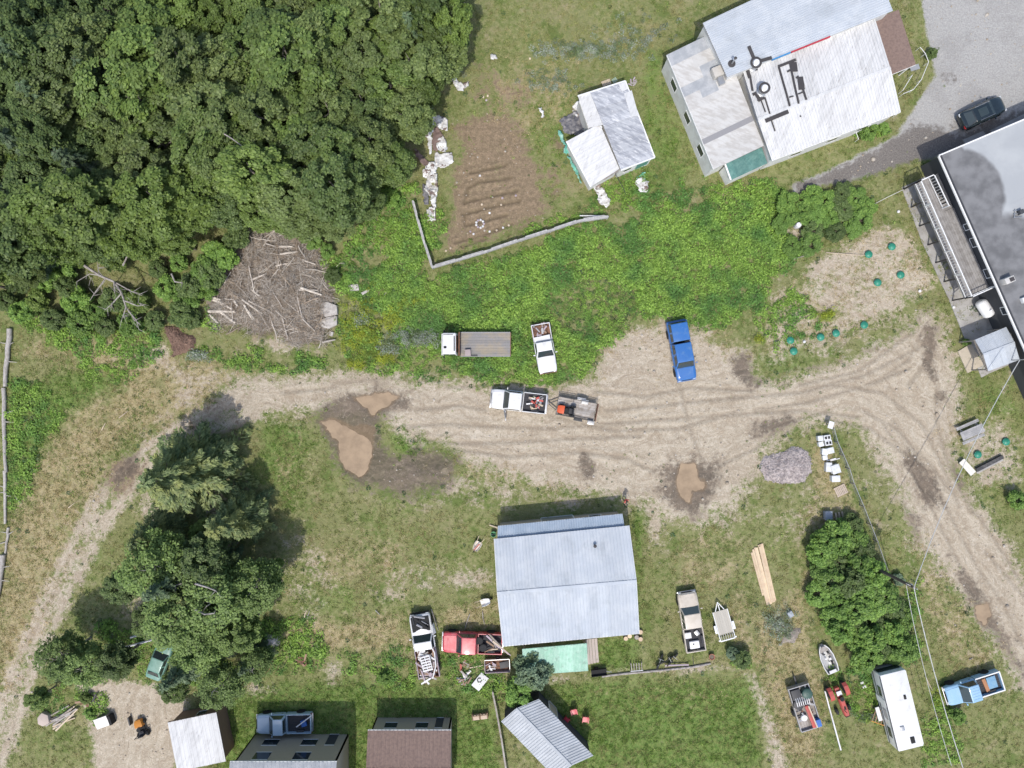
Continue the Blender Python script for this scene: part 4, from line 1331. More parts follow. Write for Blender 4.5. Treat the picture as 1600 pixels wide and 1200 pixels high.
def central_shed():
    e0, e1 = P(772, 842, 3.0), P(983, 821, 3.0)
    r0, r1 = P(777, 927, 3.55), P(994.5, 908, 3.55)
    s0, s1 = P(786, 1010, 3.0), P(999, 990, 3.0)
    base = (e0 + e1 + s0 + s1) / 4
    root = thing('metal_shed', 'large shed with pale blue grey metal gable roof in the middle of the yard', 'shed', (base.x, base.y, 0))
    roof_quad(root, e0, e1, r1, r0, 14, R_blue, ribs=3, rib=.035)
    roof_quad(root, s0, s1, r1, r0, 14, R_blue, ribs=3, rib=.035)
    l0, l1 = P(778, 822, 2.45), P(972.5, 803, 2.45)
    m0, m1 = P(777, 848, 2.86), P(977, 829, 2.86)
    roof_quad(root, l0, l1, m1, m0, 13, R_blue2, ribs=4, rib=.05)
    MB().beam(r0 + Vector((0, 0, .06)), r1 + Vector((0, 0, .06)), .30, .035).build('ridge_cap', R_blue, root, False, True)
    for p, q_, nm in ((e0, r0, 'barge_board'), (r0, s0, 'barge_board'), (e1, r1, 'barge_board'), (r1, s1, 'barge_board'), (s0, s1, 'gutter'), (l0, l1, 'gutter')):
        dz = Vector((0, 0, -.07))
        MB().beam(p + dz, q_ + dz, .05, .13).build(nm, TRIM if nm == 'barge_board' else GREYM, root, False, True)
    c = (e0 + e1 + s0 + s1) / 4
    ins = lambda p, k=.955: (c.x + (p.x - c.x) * k, c.y + (p.y - c.y) * k)
    pts = [ins(e0), ins(r0), ins(s0), ins(s1), ins(r1), ins(e1)]
    wall_ring(root, pts, [2.98, 3.48, 2.98, 2.98, 3.48, 2.98], W_tan)
    lp = [ins(l0, .97), ins(m0, .97), ins(m1, .97), ins(l1, .97)]
    wall_ring(root, lp, [2.4, 2.75, 2.75, 2.4], W_tan)
    wall_panel(root, lp[0], lp[3], .35, .62, .02, 2.1, GREYM, 'door', .03, TRIM)
    wall_panel(root, lp[0], lp[3], .75, .85, 1.1, 1.9, GLASS, 'window', .03, TRIM)
    wall_panel(root, pts[5], pts[4], .3, .7, .02, 2.3, GREYM, 'door', -.03, TRIM)
    wall_panel(root, pts[2], pts[3], .12, .3, 1.1, 1.9, GLASS, 'window', .03, TRIM)
    v = plane_pt(929, 852, e0, e1, r0)
    o = MB().tube([v - Vector((0, 0, .1)), v + Vector((0, 0, .35))], .10, 12).build('vent_pipe', BLACKP, root, True, True)
    MB().lathe([(.16, 0), (.16, .03), (.02, .10)], 12, v + Vector((0, 0, .36))).build('cap', R_tar, o, True, True)
    # mint green lean-to below it
    a, b = P(816, 1014, 2.35), P(917, 1005, 2.35)
    d, c2 = P(818, 1055, 2.05), P(919, 1048, 2.05)
    ctr = (a + b + c2 + d) / 4
    r2 = thing('lean_to', 'mint green corrugated plastic lean-to roof against the big shed', 'lean-to', (ctr.x, ctr.y, 0))
    roof_quad(r2, d, c2, b, a, 9, R_mint, ribs=5, rib=.05, deck=R_mint)
    for p in (a, b, c2, d):
        q_ = Vector((ctr.x + (p.x - ctr.x) * .94, ctr.y + (p.y - ctr.y) * .9, 0))
        MB().beam((q_.x, q_.y, -.1), (q_.x, q_.y, p.z - .06), .1, .1).build('post', W_board, r2, False, True)
    MB().beam(d - Vector((0, 0, .1)), c2 - Vector((0, 0, .1)), .08, .12).build('beam', W_board, r2, False, True)
    s = thing('board_ramp', 'weathered plank ramp beside the mint green lean-to', 'ramp', (0, 0, 0))
    s.location = P(927, 1018)
    for k in range(4):
        u = 917 + k * 4.6
        MB().beam(P(u, 999 - k * .5, .35), P(u + 3, 1038 - k * 1, .12), .26, .05).build('plank', M('pinkish_board', (.42, .36, .32), .85, var=.15, orand=.1), s, False, True)


def garden_shed():
    g = lambda x, y, z: P(x, y, z)
    A, B, Cc, D = g(922, 144, 3.1), g(977, 126.5, 2.5), g(1023, 246, 2.5), g(970, 266, 3.1)
    ctr = (A + B + Cc + D) / 4
    root = thing('garden_shed', 'old white and grey patched shed beside the vegetable garden', 'shed', (ctr.x, ctr.y, 0))
    roof_quad(root, B, Cc, D, A, 9, R_rolled, ribs=1, rib=.012, lap=.02)
    # white slope on the other side
    E, F = g(903, 150, 2.45), g(920, 200, 2.45)
    A2 = lerp3(A, D, .42)
    roof_quad(root, E, F, A2, A, 3, R_white, ribs=1, rib=.015)
    Gq, H, I = g(885, 221, 2.3), g(923, 292, 2.0), g(968, 264, 2.75)
    J = g(937, 193, 2.75)
    roof_quad(root, Gq, H, I, J, 7, R_white, ribs=1, rib=.015, lap=.02)
    pl = (B, Cc, D)
    for k, (x0, y0, x1, y1, x2, y2, x3, y3) in enumerate([(975, 146, 987, 141, 998, 181, 986, 182), (966, 131, 976, 128, 981, 139, 972, 143)]):
        q4 = [plane_pt(x, y, *pl, dz=.06) for x, y in ((x0, y0), (x1, y1), (x2, y2), (x3, y3))]
        MB().slab(q4[3], q4[2], q4[1], q4[0], .02).build('roof_patch', R_white, root, False, True)
    for p, q_ in ((B, Cc), (Cc, D), (A, B), (Gq, H), (E, A)):
        MB().beam(p + Vector((0, 0, -.02)), q_ + Vector((0, 0, -.02)), .12, .12).build('barge_board', TRIM, root, False, True)
    ins = lambda p, k=.95: (ctr.x + (p.x - ctr.x) * k, ctr.y + (p.y - ctr.y) * k)
    w = [ins(B), ins(Cc), ins(D), ins(A)]
    wall_ring(root, w, [2.4, 2.4, 3.0, 3.0], W_white)
    c2 = (Gq + H + I + J) / 4
    ins2 = lambda p, k=.93: (c2.x + (p.x - c2.x) * k, c2.y + (p.y - c2.y) * k)
    wall_ring(root, [ins2(Gq), ins2(H), ins2(I), ins2(J)], [2.2, 1.9, 2.6, 2.6], W_white)
    wall_ring(root, [ins2(E), ins2(F), ins2(A2), ins2(A)], [2.3, 2.3, 2.9, 2.9], W_white)
    wall_panel(root, w[2], w[1], .55, .95, .1, 2.0, W_green, 'door', .04, TRIM)
    wall_panel(root, w[2], w[1], .15, .4, 1.0, 1.8, GLASS, 'window', .04, TRIM)
    # torn green tarpaulin along its side
    tp = M('teal_tarpaulin', (.10, .36, .27), .6, col2=(.30, .50, .42), scale=2, var=.2)
    for pts, lb in (([(872, 205), (877, 206), (885, 228), (880, 226)], 'teal tarpaulin strip standing at the corner of the patched shed'), ([(879, 232), (886, 226), (893, 240), (884, 243), (880, 240)], 'crumpled teal tarpaulin beside the patched shed wall'),
                    ([(886, 244), (892, 246), (905, 272), (912, 290), (905, 286), (896, 268)], 'long teal tarpaulin hanging down the patched shed wall')):
        crumple(pts, .14, tp, .5, 'tarpaulin', lb, 'tarpaulin', seed=len(lb))


def crumple(poly, amp, mat, z, name, label, cat, seed=1, res=.10, group=None):
    """a creased sheet inside an outline given in pixels, lying at height z above the ground"""
    if cat == 'sheet':
        mx_, my_ = sum(p[0] for p in poly) / len(poly), sum(p[1] for p in poly) / len(poly)
        poly = [(mx_ + (p[0] - mx_) * 1.22, my_ + (p[1] - my_) * 1.22) for p in poly]
    q_ = [P(*p, z) for p in poly]
    x0, x1 = min(p.x for p in q_), max(p.x for p in q_)
    y0, y1 = min(p.y for p in q_), max(p.y for p in q_)
    gx, gy = np.meshgrid(np.arange(x0, x1 + res, res), np.arange(y0, y1 + res, res))
    f = (CAM_H - z) / CAM_H
    s = poly_sd(gx / f, gy / f, poly) + (fbm(gx, gy, 1.9, 4, seed + 5) - .5) * .5
    r = 1 - 2 * np.abs(fbm(gx, gy, 1.3, 4, seed) - .5) * 2.2
    base = sample(gx, gy, ZZ) if z < .6 else 0
    zz = z + base + np.clip(r, -.5, 1) * amp
    me = MB()
    h, w = gx.shape
    ok = s > -.02
    m_ = {}
    for i in range(h - 1):
        for j in range(w - 1):
            if ok[i, j] and ok[i, j + 1] and ok[i + 1, j] and ok[i + 1, j + 1]:
                f4 = []
                for a, b in ((i, j), (i, j + 1), (i + 1, j + 1), (i + 1, j)):
                    if (a, b) not in m_:
                        m_[(a, b)] = len(me.v)
                        me.v.append(Vector((gx[a, b], gy[a, b], zz[a, b])))
                    f4.append(m_[(a, b)])
                me.f.append(f4)
    if not me.f:
        return None
    o = me.single(name, mat, label, cat, group, smooth=60)
    sol = o.modifiers.new('thickness', 'SOLIDIFY')
    sol.thickness = .015
    return o


def white_house():
    root = thing('white_roofed_house', 'long house with bright white metal roof and patched side wings', 'house', (P(1270, 140).x, P(1270, 140).y, 0))
    # left wing
    a, b, c, d = P(1042, 86, 3.0), P(1115, 265, 3.0), P(1193, 228, 3.25), P(1122, 47, 3.25)
    bands = [(0, .10, [(0, 1, R_grey)]), (.10, .20, [(0, .38, R_off), (.38, 1, R_off)]), (.20, .29, [(0, .45, R_off), (.45, 1, R_grey)]), (.29, .37, [(0, .6, R_grey), (.6, 1, R_grey)]), (.37, .44, [(0, .3, R_off), (.3, .62, R_grey), (.62, 1, R_off)])]
    t = .44
    while t < .74:
        bands.append((t, t + .06, [(0, 1, R_off)]))
        t += .06
    bands += [(.74, .785, [(0, 1, M('dark_ridge_strip', (.27, .265, .27), .8, var=.1))]), (.785, .85, [(0, 1, R_off)]), (.85, .92, [(0, 1, R_off)]), (.92, 1, [(0, 1, R_off)])]  # dark band at the ridge: shadow of the roof step painted in
    for i, (t0, t1, cells) in enumerate(bands):
        for u0, u1, mt in cells:
            q4 = [lerp3(lerp3(a, b, tt), lerp3(d, c, tt), uu) for tt, uu in ((t0, u0), (t1, u0), (t1, u1), (t0, u1))]
            off = Vector((0, 0, .06 + .012 * (i % 3)))
            MB().slab(*[p + off for p in (q4 if (q4[2] - q4[0]).cross(q4[3] - q4[1]).z > 0 else q4[::-1])], .03).build('roof_sheet', mt, root, False, True)
    MB().slab(*((a, b, c, d) if (c - a).cross(d - b).z > 0 else (d, c, b, a)), .08).build('roof_deck', W_board, root, False, True)
    MB().beam(a - Vector((0, 0, .05)), b - Vector((0, 0, .05)), .08, .2).build('barge_board', TRIM, root, False, True)
    cc = (a + b + c + d) / 4
    ins = lambda p, k=.97: (cc.x + (p.x - cc.x) * k, cc.y + (p.y - cc.y) * k)
    w = [ins(a), ins(b), ins(c), ins(d)]
    wall_ring(root, w, [2.95, 2.95, 3.2, 3.2], W_white)
    for t0 in (.15, .45, .75):
        wall_panel(root, w[1], w[0], t0, t0 + .1, 1.0, 2.1, GLASS, 'window', -.04, TRIM)
    # main white roof
    e0, e1 = P(1206, 251, 3.4), P(1407, 175, 3.4)
    r0, r1 = P(1184, 187, 3.95), P(1391, 106, 3.95)
    t0, t1 = P(1161, 112, 3.6), P(1366, 26, 3.6)
    roof_quad(root, e0, e1, r1, r0, 15, R_white, ribs=3, rib=.07)
    roof_quad(root, t0, t1, r1, r0, 15, R_white, ribs=3, rib=.07)
    MB().beam(r0 + Vector((0, 0, .05)), r1 + Vector((0, 0, .05)), .28, .04).build('ridge_cap', R_white, root, False, True)
    MB().beam(e0 - Vector((0, 0, .07)), e1 - Vector((0, 0, .07)), .08, .16).build('gutter', TRIM, root, False, True)
    MB().beam(e1 - Vector((0, 0, .07)), r1 - Vector((0, 0, .07)), .06, .16).build('barge_board', TRIM, root, False, True)
    cc = (e0 + e1 + t0 + t1) / 4
    w = [ins(e0), ins(e1), ins(r1), ins(t1), ins(t0), ins(r0)]
    wall_ring(root, w, [3.35, 3.35, 3.85, 3.5, 3.5, 3.85], W_white)
    for t_ in (.2, .5, .75):
        wall_panel(root, w[0], w[1], t_, t_ + .09, 1.0, 2.1, GLASS, 'window', .04, TRIM)
    pl_up, pl_lo = (t0, t1, r0), (e0, e1, r0)
    up = [(1217, 104, 1234, 166, 3), (1234, 98, 1248, 162, 3), (1216, 104, 1244, 93, 4), (1240, 97, 1242, 112, 9), (1250, 120, 1253, 140, 9), (1255, 140, 1260, 156, 3), (1230, 112, 1236, 109, 3), (1244, 122, 1248, 119, 3), (1233, 152, 1240, 150, 2), (1247, 147, 1254, 144, 2),
          (1164, 98, 1172, 122, 5), (1172, 118, 1176, 142, 3), (1180, 100, 1182, 110, 4), (1168, 108, 1186, 100, 6), (1181, 146, 1188, 158, 5), (1189, 156, 1196, 175, 2), (1195, 152, 1203, 178, 2), (1176, 148, 1184, 144, 4), (1183, 156, 1195, 153, 4)]
    roof_items_on(root, up, pl_up, R_tar, 'tar_strip')
    roof_items_on(root, [(1196, 189, 1232, 174, 6), (1205, 187, 1211, 205, 2), (1250, 182, 1252, 181, 2)], pl_lo, R_tar, 'tar_strip')
    for vx, vy in ((1176, 105), (1189, 144)):
        v = plane_pt(vx, vy, *pl_up)
        o = MB().lathe([(.5, 0), (.48, .1), (.32, .16), (.30, .55), (.46, .62), (.46, .85), (.30, .98), (.12, 1.02)], 18, v).build('turbine_vent', GREYM, root, True, True)
        MB().lathe([(.52, .9), (.52, .97), (.36, .99), (.36, .9)], 18, v).build('rim', R_tar, o, True, True)
        MB().lathe([(.28, 1.0), (.24, 1.08), (.05, 1.10)], 18, v).build('cap', TRIM, o, True, True)
    # blue grey upper roof with red and blue trim
    p0, p1, p2, p3 = P(1136, 121, 4.3), P(1395, 17, 4.3), P(1355, -85, 4.7), P(1098, 36, 4.7)
    roof_quad(root, p0, p3, p2, p1, 7, R_blue, ribs=4, rib=.04)
    cc = (p0 + p1 + p2 + p3) / 4
    wall_ring(root, [ins(p0), ins(p1), ins(p2), ins(p3)], [4.2, 4.2, 4.5, 4.5], W_white)
    q0 = lambda t_: lerp3(p0, p1, t_) + Vector((.02, -.05, -.02))
    RED = M('red_trim', (.45, .03, .05), .5, var=.05)
    BLU = M('blue_trim', (.06, .25, .50), .5, var=.05)
    MB().beam(q0(.27), q0(.38), .1, .22).build('trim_board', BLU, root, False, True)
    MB().beam(q0(.385), q0(.62), .1, .22).build('trim_board', RED, root, False, True)
    v = plane_pt(1143, 100, p0, p1, p3)
    MB().lathe([(.35, 0), (.34, .03), (.10, .05)], 14, v + Vector((0, 0, .07))).build('flashing', R_tar, root, True, True)
    o = MB().tube([v, v + Vector((0, 0, 1.1))], .07, 10).build('flue_pipe', GREYM, root, True, True)
    MB().lathe([(.14, 0), (.14, .04), (.03, .12)], 12, v + Vector((0, 0, 1.12))).build('cap', R_tar, o, True, True)
    roof_items_on(root, [(1170, 72, 1180, 96, 5), (1182, 97, 1206, 90, 5)], (p0, p1, p3), R_tar, 'tar_strip')
    # vent box on the wing
    bx = P(1121, 113, 3.6)
    o = MB().box(bx, (1.0, .9, .7), .38).build('vent_box', M('beige_box', (.50, .47, .42), .7, var=.1), root, False, True, bevel=.03)
    MB().box(bx + Vector((.35, -.75, -.1)), (.5, .7, .45), .38).build('duct', GREYM, root, False, True)
    # brown roofed porch
    f0, f1, f2, f3 = P(1394, 116, 2.6), P(1431, 101, 2.6), P(1404, 15, 2.9), P(1366, 30, 2.9)
    r2 = thing('porch', 'brown shingled porch roof attached to the white roofed house', 'porch', (P(1400, 80).x, P(1400, 80).y, 0))
    roof_quad(r2, f0, f3, f2, f1, 12, R_brown, ribs=0, lap=.02, name='shingle_row')
    for p in (f0, f1, f2, f3):
        z_ = p.z
        ctr = (f0 + f1 + f2 + f3) / 4
        q_ = (ctr.x + (p.x - ctr.x) * .92, ctr.y + (p.y - ctr.y) * .92)
        MB().beam((*q_, -.1), (*q_, z_ - .05), .12, .12).build('post', TRIM, r2, False, True)
    MB().beam(f0 - Vector((0, 0, .08)), f1 - Vector((0, 0, .08)), .06, .14).build('fascia', TRIM, r2, False, True)
    # dark green lean-to
    g0, g1, g2, g3 = P(1143, 281, 2.1), P(1199, 255, 2.1), P(1190, 230, 2.6), P(1134, 256, 2.6)
    r3 = thing('lean_to', 'dark green corrugated lean-to at the foot of the white roofed house', 'lean-to', (P(1168, 255).x, P(1168, 255).y, 0))
    roof_quad(r3, g0, g1, g2, g3, 6, R_green, ribs=5, rib=.035)
    MB().beam(g0 + Vector((-.08, 0, 0)), g3 + Vector((-.08, 0, 0)), .14, .12).build('barge_board', TRIM, r3, False, True)
    cc = (g0 + g1 + g2 + g3) / 4
    wall_ring(r3, [ins(g0, .94), ins(g1, .94), ins(g2, .94), ins(g3, .94)], [2.0, 2.0, 2.5, 2.5], W_white)


def flat_roof_mat():
    m_, nt, b = newmat('flat_roof_with_standing_wet')
    pos = nt.nodes.new('ShaderNodeNewGeometry').outputs['Position']
    n0 = nz(nt, pos, .35, 4)
    base = mixc(nt, sstep(nt, n0, .4, .65), (.37, .385, .395), (.42, .435, .44))
    base = mixc(nt, mth(nt, 'MULTIPLY', sstep(nt, nz(nt, pos, 4, 5), .55, .75), .25), base, (.40, .41, .42))
    ax = P(1467, 244, 3.9)
    ay = P(1600, 543, 3.9)
    d = (ay - ax).normalized()
    nn = Vector((-d.y, d.x, 0))
    if nn.x < 0:
        nn = -nn
    rel = N(nt, 'ShaderNodeVectorMath', {0: pos, 1: tuple(ax)}, operation='SUBTRACT').outputs[0]
    dist = N(nt, 'ShaderNodeVectorMath', {0: rel, 1: tuple(nn)}, operation='DOT_PRODUCT').outputs['Value']
    vor = N(nt, 'ShaderNodeTexVoronoi', {'Vector': pos, 'Scale': .22, 'Randomness': .8}, voronoi_dimensions='2D').outputs['Distance']
    lim = mth(nt, 'ADD', mth(nt, 'MULTIPLY', vor, -5.5), mth(nt, 'MULTIPLY_ADD', nz(nt, pos, .25, 3), 3.0))
    lim.node.inputs[1].links[0].from_node.inputs[2].default_value = 5.3
    e = mth(nt, 'SUBTRACT', lim, dist)
    wetm = sstep(nt, e, -.35, .55)
    wetc = mixc(nt, sstep(nt, nz(nt, pos, .8, 5), .35, .7), (.22, .22, .222), (.14, .14, .142))
    ring = mth(nt, 'MULTIPLY', sstep(nt, e, -.2, .1), .5)
    base = mixc(nt, wetm, base, wetc)
    nt.links.new(base, b.inputs['Base Color'])
    rgh = mth(nt, 'SUBTRACT', .9, mth(nt, 'MULTIPLY', wetm, .3))
    b.inputs['Specular IOR Level'].default_value = .2
    nt.links.new(rgh, b.inputs['Roughness'])
    return m_


def right_building():
    Z = 3.9
    A, B, Cc, D = P(1467, 244, Z), P(1750, 124, Z), P(1950, 574, Z), P(1667, 694, Z)
    root = thing('flat_roofed_building', 'large flat grey roofed building with dark wet stains on the roof', 'building', (P(1600, 350).x, P(1600, 350).y, 0))
    fm = flat_roof_mat()
    roof_quad(root, A, D, Cc, B, 22, fm, ribs=0, lap=.008, deck=W_dark)
    dn = (D - A).normalized()
    nn = Vector((-dn.y, dn.x, 0))
    if nn.x > 0:
        nn = -nn
    for off, w, h, mt, nm, dz in ((.05, .12, .16, TRIM, 'gutter', .02), (-.16, .10, .14, W_dark, 'edge_strip', .03)):
        MB().beam(A + nn * off + Vector((0, 0, dz)), D + nn * off + Vector((0, 0, dz)), w, h).build(nm, mt, root, False, True)
    up = (A - D).normalized()
    MB().beam(A + up * .05, B + up * .05, .12, .16).build('gutter', TRIM, root, False, True)
    OH = .65
    AW, DW = A - nn * OH, D - nn * OH
    w = [(AW.x, AW.y), (B.x, B.y), (Cc.x, Cc.y), (DW.x, DW.y)]
    wall_ring(root, w, [Z - .06] * 4, W_dark)
    L = (D - A).length
    for t, t1, z0, z1 in ((.235, .255, 2.2, 3.1), (.285, .315, 2.2, 3.2), (.395, .425, 2.2, 3.2), (.53, .555, 2.2, 3.2), (.62, .66, .05, 2.1)):
        wall_panel(root, (AW.x, AW.y), (DW.x, DW.y), t, t1, z0, z1, GLASS if z0 > 1 else TRIM, 'window' if z0 > 1 else 'door', .05, TRIM)
    # roof furniture
    pl = (A, B, D)
    c = plane_pt(1570, 439, *pl)
    ch = MB().box(c + Vector((0, 0, .35)), (.9, .55, .7), .4).build('chimney', M('pale_block', (.55, .53, .50), .8, var=.1), root, False, True, bevel=.03)
    MB().box(c + Vector((.15, .05, .72)), (.42, .36, .04), .4).build('flue', R_tar, ch, False, True)
    c = plane_pt(1590, 334, *pl)
    o = MB()
    for k in range(3):
        o.beam(c + Vector((-.45, -.35 + k * .3, .1)), c + Vector((.4, -.3 + k * .3, .12)), .06, .08)
    o.beam(c + Vector((-.4, -.4, .1)), c + Vector((-.3, .4, .1)), .06, .08)
    o.build('antenna_mount', GREYM, root, False, True)
    MB().box(c + Vector((.1, .1, .25)), (.4, .4, .4), .4).build('vent_box', W_dark, root, False, True, bevel=.02)
    MB().box(plane_pt(1598, 469, *pl) + Vector((0, 0, .2)), (.5, .5, .4), .4).build('vent_box', TRIM, root, False, True, bevel=.03)
    ms = plane_pt(1592, 562, *pl) + nn * 0.0
    ms = Vector((ms.x + nn.x * -.3, ms.y, Z))
    o = MB().tube([ms - Vector((0, 0, 1.5)), ms + Vector((0, 0, 1.6))], .05, 8).build('service_mast', GREYM, root, True, True)
    # raised deck along the left wall
    zd = 2.1
    o0, o1 = P(1429, 287, zd), P(1508, 466, zd)
    wl = lambda q_: AW + dn * (q_ - AW).dot(dn) + nn * .06
    i0, i1 = wl(o0), wl(o1)
    i0.z = i1.z = zd
    dk = thing('raised_deck', 'raised wooden deck with white railing along the flat roofed building', 'deck', ((o0.x + o1.x) / 2, (o0.y + o1.y) / 2, 0))
    nb = 11
    for k in range(nb):
        f = (k + .5) / nb
        s = .30 if f > .62 else 0
        a, b = lerp3(lerp3(o0, o1, s), lerp3(i0, i1, s), f), lerp3(o1, i1, f)
        MB().beam(a - Vector((0, 0, .02)), b - Vector((0, 0, .02)), (i0 - o0).length / nb * .93, .04).build('deck_board', DECKW, dk, False, True)
    for f in (.03, .6, .97):
        MB().beam(lerp3(o0, i0, f) - Vector((0, 0, .15)), lerp3(o1, i1, f) - Vector((0, 0, .15)), .08, .2).build('joist', DECKW, dk, False, True)
    for t in (0, .16, .33, .5, .66, .83, 1):
        p = lerp3(o0, o1, t) + (i0 - o0) * .04
        MB().beam((p.x, p.y, -.1), (p.x, p.y, zd - .05), .12, .12).build('support_post', R_tar, dk, False, True)
        MB().beam((p.x, p.y, zd - .7), p + (i0 - o0) * .25 - Vector((0, 0, .1)), .08, .08).build('brace', R_tar, dk, False, True)

    def railing(p, q_, n):
        H1 = Vector((0, 0, 1.0))
        MB().beam(p + H1, q_ + H1, .09, .06).build('top_rail', TRIM, dk, False, True)
        MB().beam(p + H1 * .1, q_ + H1 * .1, .06, .06).build('bottom_rail', TRIM, dk, False, True)
        k = max(1, int((q_ - p).length / 2.0))
        for i in range(k + 1):
            e = lerp3(p, q_, i / k)
            MB().beam(e, e + H1 * 1.05, .1, .1).build('rail_post', TRIM, dk, False, True)
        m2 = int((q_ - p).length / .28)
        for i in range(1, m2):
            e = lerp3(p, q_, i / m2)
            MB().beam(e + H1 * .1, e + H1, .035, .035).build('baluster', TRIM, dk, False, True)
    railing(o0, o1, 6)
    mid = lerp3(o0, i0, .55)
    railing(o0, mid, 2)
    railing(mid, lerp3(lerp3(o0, i0, .58), lerp3(o1, i1, .58), .27), 2)
    railing(o1, i1, 2)
    for k in range(7):     # stair flight in the notch
        f = .285 - k * .03
        p, q_ = lerp3(lerp3(o0, o1, f), lerp3(i0, i1, f), .62), lerp3(lerp3(o0, o1, f), lerp3(i0, i1, f), .97)
        dz = Vector((0, 0, -.02 - .27 * k))
        MB().beam(p + dz, q_ + dz, .30, .05).build('stair_tread', DECKW, dk, False, True)
    # concrete apron
    ap = [(1408, 293), (1432, 283), (1470, 262), (1520, 250), (1600, 480), (1600, 560), (1546, 583), (1533, 590), (1500, 512), (1482, 468), (1440, 378)]
    tag(MB().prism([P(*p) for p in ap], -.2, .07).single('concrete_apron', CONC, 'grey concrete apron along the flat roofed building', 'pavement'), kind='structure')
    tag(MB().prism([P(*p) for p in [(1600, 565), (1585, 575), (1610, 640), (1640, 650)]], -.2, .07).single('concrete_path', CONC, 'narrow concrete path at the wall below the porch roof', 'path'), kind='structure')
    tag(MB().prism([P(*p, .1) for p in [(1497, 549), (1517, 537), (1537, 570), (1512, 583)]], -.2, .11).single('concrete_slab', CONC_T, 'tan concrete slab beside the blue grey porch roof', 'slab'), kind='structure')
    # small gabled porch
    z0, z1 = 2.5, 2.95
    q0, q1, q2, q3 = P(1523, 531, z0), P(1572, 511, z0), P(1593, 562, z0), P(1544, 580, z0)
    rr0, rr1 = P(1536, 554, z1), P(1585, 535, z1)
    pr = thing('gabled_porch', 'small blue grey metal gable roof over the side entrance', 'porch', ((q0.x + q2.x) / 2, (q0.y + q2.y) / 2, 0))
    roof_quad(pr, q0, q1, rr1, rr0, 6, R_blue, ribs=4, rib=.03)
    roof_quad(pr, q3, q2, rr1, rr0, 6, R_blue, ribs=4, rib=.03)
    MB().beam(rr0 + Vector((0, 0, .04)), rr1 + Vector((0, 0, .04)), .2, .03).build('ridge_cap', R_blue, pr, False, True)
    cc = (q0 + q1 + q2 + q3) / 4
    ins = lambda p, k=.92: (cc.x + (p.x - cc.x) * k, cc.y + (p.y - cc.y) * k)
    for p_ in (q0, q1, q2, q3):
        x_, y_ = ins(p_)
        MB().beam((x_, y_, -.1), (x_, y_, z0 - .04), .12, .12).build('post', W_board, pr, False, True)
    for p_, q_ in ((q0, q3), (q1, q2)):
        MB().beam(p_ - Vector((0, 0, .12)), q_ - Vector((0, 0, .12)), .08, .16).build('tie_beam', W_board, pr, False, True)
    # propane tank
    c0, c1 = P(1533, 472, .9), P(1546, 492, .9)
    t = thing('propane_tank', 'white horizontal propane tank on the concrete apron', 'tank', ((c0.x + c1.x) / 2, (c0.y + c1.y) / 2, .07), math.atan2(c1.y - c0.y, c1.x - c0.x))
    TW = M('tank_white', (.80, .80, .80), .35, var=.04, coat=.3)
    mr = Matrix.Rotation(PI / 2, 3, 'Y')
    MB().lathe([(.02, -.95), (.25, -.93), (.42, -.85), (.52, -.7), (.54, -.5), (.54, .5), (.52, .7), (.42, .85), (.25, .93), (.02, .95)], 22, (0, 0, .78), mr).build('vessel', TW, t, True)
    MB().lathe([(.13, 0), (.13, .14), (.09, .19)], 12, (0.3, 0, 1.3)).build('valve_dome', TW, t, True)
    for x in (-.5, .5):
        MB().box((x, 0, .15), (.12, .8, .34)).build('saddle', GREYM, t)


